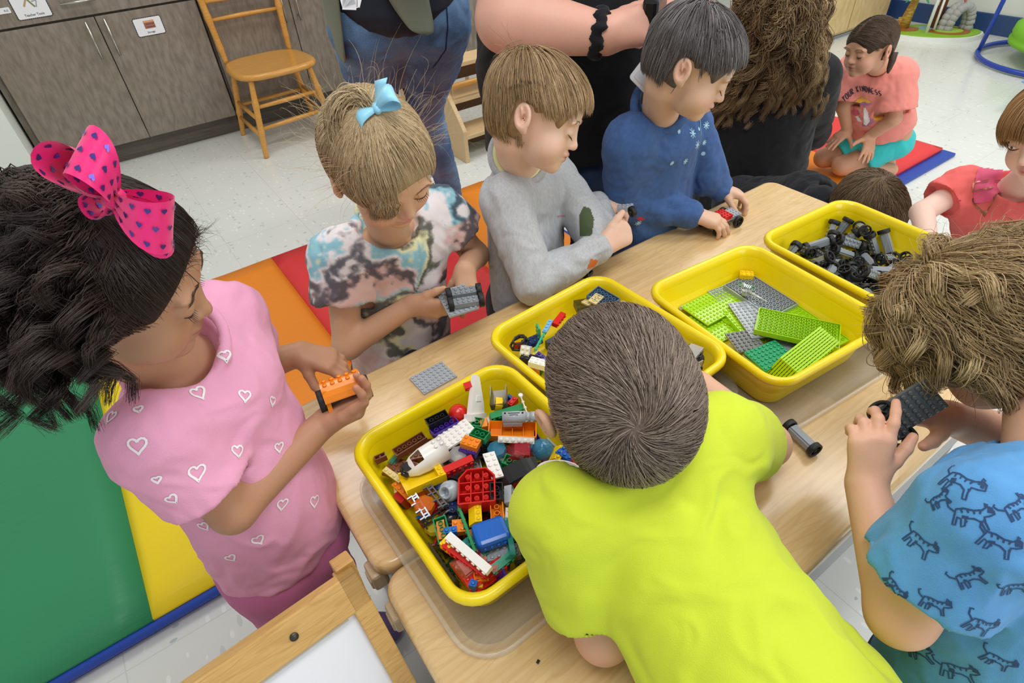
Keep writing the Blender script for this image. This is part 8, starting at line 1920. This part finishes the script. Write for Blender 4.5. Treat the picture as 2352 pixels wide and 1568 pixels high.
# ---------------------------------------------------------------- adults
def adult_jeans():
    pe = person('person', (0, 0, 0), 'adult in blue jeans, dark top and open olive shirt, standing beside the yellow wooden chair')
    hip = vec(at(915, 20, .86)); c = hip; f = vec(V3(.15, .75, -.7)); f[2] = 0; f = nrm(f); xd = nrm(np.cross(f, [0, 0, 1]))   # xd = person's right = image side
    lh, rh = hip+xd*-.085+np.array([0, 0, -.03]), hip+xd*.085+np.array([0, 0, -.03])
    ends = {}
    kL, kR = vec(at(975, 250, .47)), vec(at(868, 250, .48)); aL, aR = vec(at(1035, 440, .08)), vec(at(925, 430, .08))
    if (kL-kR)@xd > 0: lh, rh = rh, lh
    A = [pr_ell(hip, hip+np.array([0, 0, .62]), (.15, .10), (.16, .11), xd, .05), pr_cone(hip+np.array([0, 0, .62]), hip+np.array([0, 0, .74]), .06, .055, .04), pr_ball(hip+np.array([0, 0, .84])+f*.02, (.075, .09, .11), .03, '+', np.array([xd, f, [0, 0, 1.]]))]
    for s in (-1, 1): sh = hip+xd*s*.17+np.array([0, 0, .55]); el = sh+xd*s*.05+np.array([0, 0, -.28]); A += [pr_cone(sh, el, .045, .038, .03), pr_cone(el, el+f*.2+np.array([0, 0, .05]), .036, .024, .02)]; a_, t_ = hand(el+f*.2+np.array([0, 0, .05]), f, (0, 0, 1), -xd*s, 1.6); A += a_
    body_obj(pe, A, .006, sk('#d9ae94'), SK_FAIR)
    JN = [pr_ell(hip+np.array([0, 0, -.02]), hip+np.array([0, 0, .12]), (.160, .115), (.145, .105), xd, .03), pr_ball(hip-f*.06+np.array([0, 0, -.02]), .105, .05)]
    for h_, k_, a_ in ((lh, kL, aL), (rh, kR, aR)): JN += [pr_cone(h_, k_, .098, .062, .03), pr_cone(k_, a_, .062, .046, .02), pr_cone(h_+np.array([0, 0, -.0]), h_*.55+k_*.45+f*.012, .095, .085, .03)]
    JM = bpy.data.materials.new('denim'); JM.use_nodes = True; nt = JM.node_tree; b = nt.nodes['Principled BSDF']; tc = nt.nodes.new('ShaderNodeTexCoord'); n1 = nt.nodes.new('ShaderNodeTexNoise'); n1.inputs['Scale'].default_value = 9; nt.links.new(tc.outputs['Object'], n1.inputs[0]); n2 = nt.nodes.new('ShaderNodeTexNoise'); n2.inputs['Scale'].default_value = 500; nt.links.new(tc.outputs['Object'], n2.inputs[0])
    ad = nt.nodes.new('ShaderNodeMath'); ad.operation = 'MULTIPLY_ADD'; ad.inputs[1].default_value = .5; nt.links.new(n2.outputs[0], ad.inputs[0]); nt.links.new(n1.outputs[0], ad.inputs[2]); rp = nt.nodes.new('ShaderNodeValToRGB'); rp.color_ramp.elements[0].position = .5; rp.color_ramp.elements[0].color = lin('#3a5886'); rp.color_ramp.elements[1].position = .95; rp.color_ramp.elements[1].color = lin('#7396bf'); nt.links.new(ad.outputs[0], rp.inputs[0]); nt.links.new(rp.outputs[0], b.inputs['Base Color']); b.inputs['Roughness'].default_value = .9
    V, F = cloth(JN, .006, .006, 14, 105, stretch=(1, 1, 1.6)); bj = bvh_of(V, F); seam = mat('seam_navy', '#1d2f52', .9); ex = []
    r = None
    for pts in ([(1018, 5), (1028, 60), (1034, 110), (1020, 160)],):
        o, n, D = cast(bj, *pts[1])
        if o is not None: r = ribbon(bj, [[((u-pts[1][0])/CF*D, -(v-pts[1][1])/CF*D) for u, v in pts]], o, n, -EY, .004)
        if r: ex.append((r[0], r[1], 1))
    link('jeans', arr_mesh('jeans', V, F, None, ex), [JM, seam], pe)
    # dark top
    T = [pr_ell(hip+np.array([0, 0, .015])+f*.01, hip+np.array([0, 0, .60]), (.165, .125), (.165, .115), xd, .03, flat=True), pr_ball(hip+f*.07+np.array([0, 0, .0]), (.11, .065, .05), .04, '+', np.array([xd, f, [0, 0, 1.]]))]
    V, F = cloth(T, .006, .007, 12, 107); link('dark_top', arr_mesh('dark_top', V, F), cloth_mat('charcoal_top', '#2d2f3b'), pe)
    # open olive overshirt: two hanging front flaps and the back
    om = cloth_mat('olive', '#7b8070'); ol = mat('olive_stitch', '#6b7060', .8)
    def flap(pts, name='overshirt_flap', th=.004):
        V = []; n = len(pts); m = len(pts[0]); F = []
        for row in pts:
            for p in row: V.append(tuple(p))
        F = [(i*m+j, i*m+j+1, (i+1)*m+j+1, (i+1)*m+j) for i in range(n-1) for j in range(m-1)]
        me = pyd(V, F, True, name); o = link(name, me, om, pe); s = o.modifiers.new('sub', 'SUBSURF'); s.levels = s.render_levels = 2; s2 = o.modifiers.new('th', 'SOLIDIFY'); s2.thickness = th; return o
    def P3(u, v, d): return dep(u, v, d)
    D0 = hd_depth(hip)
    flap([[P3(690, -240, D0-.18), P3(735, -240, D0-.20), P3(790, -240, D0-.22)], [P3(728, -60, D0-.12), P3(752, -50, D0-.18), P3(775, -60, D0-.20)], [P3(742, 0, D0-.05), P3(760, 5, D0-.13), P3(778, 0, D0-.15)], [P3(752, 60, D0+.0), P3(772, 65, D0-.09), P3(786, 62, D0-.10)], [P3(770, 110, D0+.03), P3(782, 118, D0-.05), P3(791, 115, D0-.06)], [P3(788, 138, D0+.05), P3(793, 143, D0+.0), P3(796, 146, D0-.02)]])
    flap([[P3(850, -240, D0-.24), P3(930, -240, D0-.24), P3(1010, -240, D0-.18)], [P3(868, -60, D0-.20), P3(925, -60, D0-.21), P3(975, -60, D0-.15)], [P3(893, 0, D0-.15), P3(935, -5, D0-.17), P3(982, 0, D0-.12)], [P3(925, 45, D0-.13), P3(955, 42, D0-.14), P3(990, 35, D0-.09)], [P3(945, 74, D0-.12), P3(970, 80, D0-.12), P3(999, 84, D0-.08)]])
    flap([[P3(1000, -240, D0-.14), P3(1060, -240, D0-.10), P3(1090, -240, D0-.0)], [P3(1015, -60, D0-.07), P3(1050, -55, D0-.04), P3(1072, -50, D0+.03)], [P3(1030, -5, D0-.04), P3(1052, 10, D0-.02), P3(1066, 10, D0+.04)], [P3(1042, 30, D0-.02), P3(1055, 40, D0+.0), P3(1064, 38, D0+.05)], [P3(1052, 58, D0+.0), P3(1058, 62, D0+.03), P3(1062, 58, D0+.06)]])
    for a_ in (aL, aR): c0 = a_.copy(); c0[2] = .04; V, F = sdf_mesh([pr_cone(c0-f*.05, c0+f*.14, .042, .036, .01), pr_cut(c0-np.array([0, 0, .04]), (0, 0, -1))], .006); link('shoe', arr_mesh('shoe', V, F), mat('shoe_white', '#d9d8d5', .6), pe)
    mb = MB(); 
    for i, (u, v, a) in enumerate(((797, -4, -.2), (806, 0, .05), (815, -4, .3), (803, 4, .1))): p = dep(u, v, D0-.26); mb.box((0, 0, 0), (.03, .001, .035), M=Matrix.Translation(p) @ Vector(FW).to_track_quat('Y', 'Z').to_matrix().to_4x4() @ Matrix.Rotation(a, 4, 'Y'))
    tag(mb.build('folded_paper', paper), 'folded white paper badge hanging in front of the dark top', 'paper')
adult_jeans()
def adult_black():
    pe = person('person', (0, 0, 0), 'adult in a black short-sleeved top and dark jeans with clasped hands and a black scrunchie')
    hip = vec(at(1300, 330, .60)); c = hip.copy(); f = vec(V3(.25, .6, -.7)); f[2] = 0; f = nrm(f); xd = nrm(np.cross(f, [0, 0, 1])); Z = np.array([0, 0, 1.])
    A = [pr_ell(hip, hip+Z*.75, (.15, .11), (.16, .11), xd, .05), pr_cone(hip+Z*.75, hip+Z*.86, .06, .055, .04), pr_ball(hip+Z*.96+f*.03, (.08, .095, .115), .03, '+', np.array([xd, f, Z]))]
    D = hd_depth(hip+Z*.33)-.15; print('  D', D); w1 = dep(1390, 80, D); e1 = dep(1165, 45, D+.02); s1 = dep(1190, -190, D-.02); e2 = dep(1600, -30, D+.12); s2 = dep(1560, -220, D+.05); w2 = dep(1548, 20, D+.05)
    A += [pr_cone(s1, e1, .062, .056, .03), pr_cone(e1, w1, .058, .031, .02, sq=None), pr_cone(e1*.7+w1*.3, w1, .052, .031, .02), pr_cone(s2, e2, .055, .042, .03), pr_cone(e2, w2, .042, .028, .02)]
    h1, t1 = hand(w1, V3(.96, -.22, -.05), V3(-.05, .25, -.96), V3(.0, -.95, -.2), 1.42, curl=(1.35, 1.4, 1.45, 1.5), thumb_dir=V3(.82, -.45, .15), fat=1.15); h2, t2 = hand(w2, V3(-.85, .3, -.2), V3(0, -.5, -.8), V3(-.2, -.8, 0), 1.5, curl=(.8, .9, .9, .9), fat=1.1)
    A += h1+h2
    body_obj(pe, A, .0036, sk('#e0ab98'), SK_FAIR)
    T = [pr_ell(hip-Z*.0, hip+Z*.70, (.20, .145), (.185, .135), xd, .05, flat=True, e=2.2), pr_cone(s1-V3(0, .02, 0), s1*.55+e1*.45, .078, .080, .03), pr_cone(s2, s2*.6+e2*.4, .07, .07, .03), pr_ball(hip+Z*.2+f*.03, (.20, .155, .16), .05, '+', np.array([xd, f, Z]))]
    V, F = cloth(T, .007, .006, 9, 115); link('black_top', arr_mesh('black_top', V, F), cloth_mat('black_knit', '#1b1c1f', bump=(300, .4)), pe)
    JN = [pr_ell(hip-Z*.06, hip+Z*.05, (.17, .13), (.17, .13), xd, .03)]; feet = []
    for s in (-1, 1): h_ = hip+xd*s*.09-Z*.04; JN += [pr_cone(h_, h_-Z*.30+f*.02, .095, .068, .03), pr_cone(h_-Z*.30+f*.02, h_-Z*.50, .066, .05, .03)]; feet.append(h_-Z*.52)
    V, F = cloth(JN, .007, .005, 14, 116); link('jeans', arr_mesh('jeans', V, F), cloth_mat('dark_denim', '#2a3a58', noise=(10, '#34496b', 3, (1, 1, 1), .35, .65)), pe)
    for c0 in feet: c0 = c0.copy(); c0[2] = .04; V, F = sdf_mesh([pr_cone(c0-f*.05, c0+f*.13, .042, .036, .01), pr_cut(c0-Z*.04, -Z)], .006); link('shoe', arr_mesh('shoe', V, F), mat('shoe_black', '#222327', .6), pe)
    # scrunchie: ruffled ring
    ax = nrm(w1-e1); c0 = w1-ax*.012; a = nrm(np.cross(ax, Z)); b = np.cross(ax, a); mb = MB(); V = []; n, m = 60, 10
    for i in range(n):
        t = 2*PI*i/n; rr = .037+.0022*math.sin(9*t)
        for j in range(m): q = 2*PI*j/m; w_ = .010+.0022*math.sin(13*t+j); V.append(tuple(c0+(a*math.cos(t)+b*math.sin(t))*(rr+w_*.8*math.cos(q))+ax*(w_*1.25*math.sin(q)+.003*math.sin(7*t))))
    mb.add(V, [(i*m+j, i*m+(j+1) % m, ((i+1) % n)*m+(j+1) % m, ((i+1) % n)*m+j) for i in range(n) for j in range(m)], True); mb.build('scrunchie', cloth_mat('scrunchie', '#1c1c20'), pe)
    # key ring and badge hanging from the hands
    kt = empty('key_badge', (0, 0, 0), label='clear badge holder on silver key rings hanging from the clasped hands', cat='badge'); sv = PM['silver']
    def ring(p, r, ax_, w_=.0012): 
        x = nrm(np.cross(ax_, [.3, .4, .9])); y = np.cross(nrm(ax_), x); return MB().tube([tuple(p+(x*math.cos(k*PI/10)+y*math.sin(k*PI/10))*r) for k in range(20)], w_, 6, closed=True)
    ring(dep(1500, 96, D), .009, V3(.3, .1, 1)).build('ring', sv, kt); ring(dep(1502, 148, D), .014, V3(.4, 0, 1)).build('ring', sv, kt)
    MB().tube([dep(1500, 104, D), dep(1499, 120, D), dep(1501, 134, D)], [.003, .0045, .002], 8).build('clasp', sv, kt)
    p = dep(1489, 180, D); M = Matrix.Translation(p) @ Matrix(((EX[0], -EY[0], -FW[0]), (EX[1], -EY[1], -FW[1]), (EX[2], -EY[2], -FW[2]))).to_4x4() @ Matrix.Rotation(-.65, 4, 'Z') @ Matrix.Rotation(.3, 4, 'Y')
    MB().prism(rrect(.062, .050, .007), -.001, .001, M=M).build('sleeve', mat('badge_clear', '#e9eaee', .1, alpha=.75, coat=.5), kt); MB().prism(rrect(.050, .036, .003), .0011, .0016, M=M).build('insert', mat('badge_insert', '#c9cdd6', .3), kt)
    # dark gadget held in the hands
    p = dep(1503, 22, D); tag(MB().box((0, 0, 0), (.075, .03, .05), M=Matrix.Translation(p) @ Matrix.Rotation(.5, 4, 'Z'), bev=.008).build('camera_gadget', mat('gadget_black', '#17171a', .25)), 'small glossy black device held in the clasped hands', 'device')
adult_black()
def adult_curly():
    pe = person('person', (0, 0, 0), 'adult with long curly brown hair in a black sweatshirt, seen from behind')
    Z = np.array([0, 0, 1.]); seat = vec(at(1715, 445, .10)); chest = vec(at(1755, 205, .50)); neck = vec(at(1775, 90, .66)); hc = vec(at(1795, 10, .78))
    f = vec(V3(.35, -.2, .9)); f[2] = 0; f = nrm(f); xd = nrm(np.cross(f, Z)); print('  adult curly', seat, chest, hc)
    hd = Head(hc, f*.9-Z*.35, Z, 1.12)
    shR, shL = chest+xd*.15+Z*.05, chest-xd*.15+Z*.05
    if pix(shR)[0] < pix(shL)[0]: pass
    eR = vec(at(1862, 300, .29)); wR = eR+f*.20+Z*.02; eL = vec(at(1600, 330, .30)); wL = eL+f*.2
    A = hd.prims()+[pr_cone(hd.P(0, -.03, -.06), neck, .05, .06, .03), pr_ell(seat+Z*.05, chest, (.15, .11), (.15, .10), xd, .05)]
    right = pix(shR)[0] > pix(shL)[0]; a1, a2 = (shR, shL) if right else (shL, shR)
    A += [pr_cone(a1, eR, .045, .038, .02), pr_cone(eR, wR, .036, .024, .02), pr_cone(a2, eL, .045, .038, .02), pr_cone(eL, wL, .036, .024, .02)]
    for w_ in (wR, wL): a_, t_ = hand(w_, f, Z, xd, 1.5, curl=(.4,)*4); A += a_
    body_obj(pe, A, .004, sk('#dcae94'), SK_FAIR)
    S = [pr_ell(seat-Z*.05, chest, (.195, .155), (.175, .135), xd, .05, e=2.2), pr_ell(chest, neck, (.165, .12), (.075, .07), xd, .06), pr_cone(a1, eR, .072, .066, .03), pr_cone(eR, wR, .066, .045, .02), pr_cone(a2, eL, .072, .066, .03), pr_cone(eL, wL, .066, .045, .02), pr_cut(seat-Z*.08, -Z, .01, .5)]
    V, F = cloth(S, .006, .008, 9, 125); link('sweatshirt', arr_mesh('sweatshirt', V, F), cloth_mat('black_fleece', '#232427', bump=(260, .4)), pe)
    LG = []
    for g in (1, -1): h_ = seat+xd*g*.10+Z*.02; k_ = h_+f*.34+xd*g*.03+Z*.05; LG += [pr_cone(h_, k_, .088, .062, .03), pr_cone(k_, k_-xd*g*.22+f*.06-Z*.05, .058, .045, .02)]
    V, F = cloth(LG, .007, .006, 12, 126); link('jeans', arr_mesh('jeans', V, F), cloth_mat('pale_denim', '#9db4cc'), pe)
    base = hair_prims(hd, .010); _, V, F = cap_mesh(hd, base+face_cut(hd)[:1], ('#57432f', '#3d2e22'), pe, .005)
    rg = np.random.default_rng(6); nl = 170; n = 9000; pool = V[hd.loc(V)[:, 1] < .03]; lr = pool[rg.integers(0, len(pool), nl)]; q = hd.loc(lr)
    # ends spread over the back
    U = rg.uniform(0, 1, nl); W_ = rg.uniform(0, 1, nl)**.8; ln = rg.uniform(.30, .50, nl)
    tgt_u = 1590+U*290; tgt_v = 120+W_*np.where(U < .75, 200-60*U, 165)
    bvS = bvh_of(*sdf_mesh(S, .012)); end = []
    for u, v in zip(tgt_u, tgt_v):
        o, n_, D = cast(bvS, u, v); end.append(o-FW*rg.uniform(.006, .035) if o is not None else dep(u, v, hd_depth(chest)+rg.uniform(-.12, .0)))
    end = np.array(end); out = lr-hd.c; out /= np.linalg.norm(out, axis=1)[:, None]
    m1 = lr+out*.05-np.outer(np.full(nl, .05), Z); m2 = end+Z*.12-FW*.03
    C = bez(lr, m1, m2, end, 30); T = np.gradient(C, axis=1); T /= np.linalg.norm(T, axis=2)[..., None]+1e-9; A_ = np.cross(T, np.array([.37, .81, .44])); A_ /= np.linalg.norm(A_, axis=2)[..., None]+1e-9; B_ = np.cross(T, A_); t = np.linspace(0, 1, 30)
    a_ = rg.uniform(0, 2*PI, nl)[:, None]+rg.uniform(3, 7, nl)[:, None]*2*PI*t[None]; am = .011*np.minimum(t*3, 1)[None]*rg.uniform(.5, 1.2, nl)[:, None]; C = C+A_*(np.cos(a_)*am)[..., None]+B_*(np.sin(a_)*am)[..., None]
    lk = rg.integers(0, nl, n); P = C[lk]+rg.normal(size=(n, 1, 3))*np.linspace(.010, .0035, 30)[None, :, None]+.002*np.sin(rg.uniform(0, 6, (n, 1, 1))+np.linspace(0, 40, 30)[None, :, None])
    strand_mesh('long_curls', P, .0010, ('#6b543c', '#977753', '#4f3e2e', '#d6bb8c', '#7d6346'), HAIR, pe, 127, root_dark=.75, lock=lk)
    top = cap_mesh(hd, [pr_ell(neck+V3(-.02, .0, -.03), chest+V3(-.04, .02, -.10), (.10, .045), (.125, .05), EX, .02)], ('#46351f', '#2f241a'), pe, .008, 'hair_mass')
adult_curly()
print('adults', _t.time()-_t0)

# ================================================================ toys in the children's hands
def toy_car(name, loc, q, label, parts, scale=1):
    t = empty(name, loc, label=label, cat='toy car'); t.rotation_mode = 'QUATERNION'; t.rotation_quaternion = q; t.scale = (scale,)*3
    for p in parts:
        if p[0] == 'axle':
            y, r = p[1:3]; b = bpy.data.objects.new('axle_bar', SH[('axle', 4)]); COL.objects.link(b); b.parent = t; b.location = (0, y, 0); b.rotation_euler = (0, 0, PI/2); b.material_slots[0].link = 'OBJECT'; b.material_slots[0].material = PM[p[3] if len(p) > 3 else 'bar']
            for s in (-1, 1): w_ = bpy.data.objects.new('wheel', wheel_mesh()); COL.objects.link(w_); w_.parent = t; w_.location = (s*.0235, y, 0); w_.rotation_euler = (0, PI/2, 0); w_.scale = (r, r, 1)
        elif p[0] == 'brick':
            _, kind, col, lc, nm = p[:5]; o = bpy.data.objects.new(nm, piece_mesh(kind)); COL.objects.link(o); o.parent = t; o.location = lc; o.material_slots[0].link = 'OBJECT'; o.material_slots[0].material = PM[col]
            if len(p) > 5: o.rotation_euler = p[5]
        else:
            _, mb, m_, nm = p; mb.build(nm, m_, t)
    return t
def place_q(a, b, za, zb, up): pa, pb = vec(at(*a, za)), vec(at(*b, zb)); return (pa+pb)/2, pb-pa
# orange shell car: local X = along the axle, Z = towards the shell
mb = MB(); n = 8
for s in (-1, 1):
    pts = [(s*.0165, -.012, -.002), (s*.0175, -.006, .014), (s*.0165, .004, .020)]
    mb.add([(s*.0160, -.016, -.004), (s*.0160, -.010, -.004), (s*.0160, .004, .020), (s*.0160, -.012, .019), (s*.0205, -.017, -.004), (s*.0205, -.009, -.004), (s*.0205, .006, .021), (s*.0205, -.013, .020)], [(0, 1, 2, 3), (7, 6, 5, 4), (0, 4, 5, 1), (1, 5, 6, 2), (2, 6, 7, 3), (3, 7, 4, 0)])
    mb.tube([(s*.018, .004, .020), (s*.018, .014, .016), (s*.018, .020, .004), (s*.018, .018, -.004)], .0022, 6)
V = []; F = []
for i in range(n+1):
    a = PI*(.12+.76*i/n)
    for k, r in enumerate((.0225, .0200)):
        for x in (-.021, .021): V.append((x, -math.cos(a)*.016-.003, math.sin(a)*r))
mb.add(V, [f for i in range(n) for f in ((i*4, i*4+1, i*4+5, i*4+4), (i*4+2, i*4+6, i*4+7, i*4+3), (i*4, i*4+4, i*4+6, i*4+2), (i*4+1, i*4+3, i*4+7, i*4+5))], False)
for i in range(5): mb.lathe([(.0024, 0), (.0024, .0016), (0, .0016)], 8, M=Matrix.Translation((-.016+.008*i, -.006, .0218))); mb.lathe([(.0024, 0), (.0024, .0016), (0, .0016)], 8, M=Matrix.Translation((-.016+.008*i, .002, .0218)))
c, d = place_q((742, 922), (840, 888), .660, .660, 0); x = nrm(d); z = nrm(V3(-.35, -.70, -.6)-x*(V3(-.35, -.70, -.6)@x)); y = np.cross(z, x)
Q = Matrix(((x[0], y[0], z[0]), (x[1], y[1], z[1]), (x[2], y[2], z[2]))).to_quaternion()
toy_car('toy_car', tuple(c), Q, 'toy car with an orange studded shell held by the pink shirt child', [('axle', 0, 1.15, 'bar_dark'), ('mb', mb, PM['orange'], 'shell')], 1.22)
# grey plate with two wheel axles held by the tie-dye child
def frame3(xd_, up):
    x = nrm(xd_); z = nrm(vec(up)-x*(vec(up)@x)); y = np.cross(z, x); return Matrix(((x[0], y[0], z[0]), (x[1], y[1], z[1]), (x[2], y[2], z[2]))).to_quaternion()
pc = vec(at(1068, 682, .60)); Q = frame3(V3(.93, -.16, .12), V3(.0, -.72, -.70)); R3 = np.array(Q.to_matrix())
toy_car('toy_chassis', tuple(pc), Q, 'light grey plate carrying two black-wheeled axles, held by the tie-dye shirt child', [('brick', (6, 8, 1), 'grey', (-.012, .004, -.0075), 'plate', (0, 0, .2)), ('axle', .011, 1.02), ('axle', -.012, 1.02)], 1.12)
# plate and axle in the grey sweatshirt child's hands
c, d = place_q((1362, 505), (1425, 492), .600, .600, 0); Q = frame3(V3(.95, -.25, 0), V3(.0, -.80, -.6))
toy_car('toy_chassis', tuple(c), Q, 'light grey plate with one wheel axle pressed to it, held by the grey sweatshirt child', [('brick', (6, 6, 1), 'grey', (-.004, 0, 0), 'plate'), ('brick', (2, 4, 3), 'grey', (.040, .002, .008), 'axle_bar', (0, 0, 1.2))])
c = vec(at(1452, 486, .622)); w_ = MB()
o = bpy.data.objects.new('spare_tyre', wheel_mesh()); COL.objects.link(o); o.location = c; o.rotation_mode = 'QUATERNION'; o.rotation_quaternion = Vector(V3(.85, -.35, .2)).to_track_quat('Z', 'Y'); tag(o, 'black toy wheel at the tip of the grey sweatshirt child\'s fingers', 'toy wheel')
# red and grey car rolling on the table
c, d = place_q((1634, 533), (1708, 502), TZ+.013, TZ+.013, 0); y_ = nrm(d); x_ = np.cross(y_, [0, 0, 1.]); Q = frame3(x_, (0, 0, 1))
toy_car('toy_car', tuple(c+np.cross([0, 0, 1.], y_)*.022), Q, 'low red and grey toy car under the navy sweatshirt child\'s hand', [('axle', -.030, 1.12), ('axle', .030, 1.12), ('brick', (4, 10, 1), 'grey', (0, 0, .0065), 'plate'), ('brick', (4, 3, 3), 'red', (0, .006, .0130), 'brick'), ('brick', (4, 4, 1), 'grey', (0, .030, .0100), 'hood')])
# chassis in the blue shirt child's hands
pc = vec(at(2062, 968, .700)); Q = frame3(V3(.72, .62, .30), V3(-.25, .30, -.92))
toy_car('toy_chassis', tuple(pc), Q, 'dark grey plate with black spoked wheels held up by the blue shirt child', [('brick', (6, 8, 1), 'dark', (.0, .016, -.0075), 'plate'), ('axle', -.006, 1.2, 'bar_dark')])
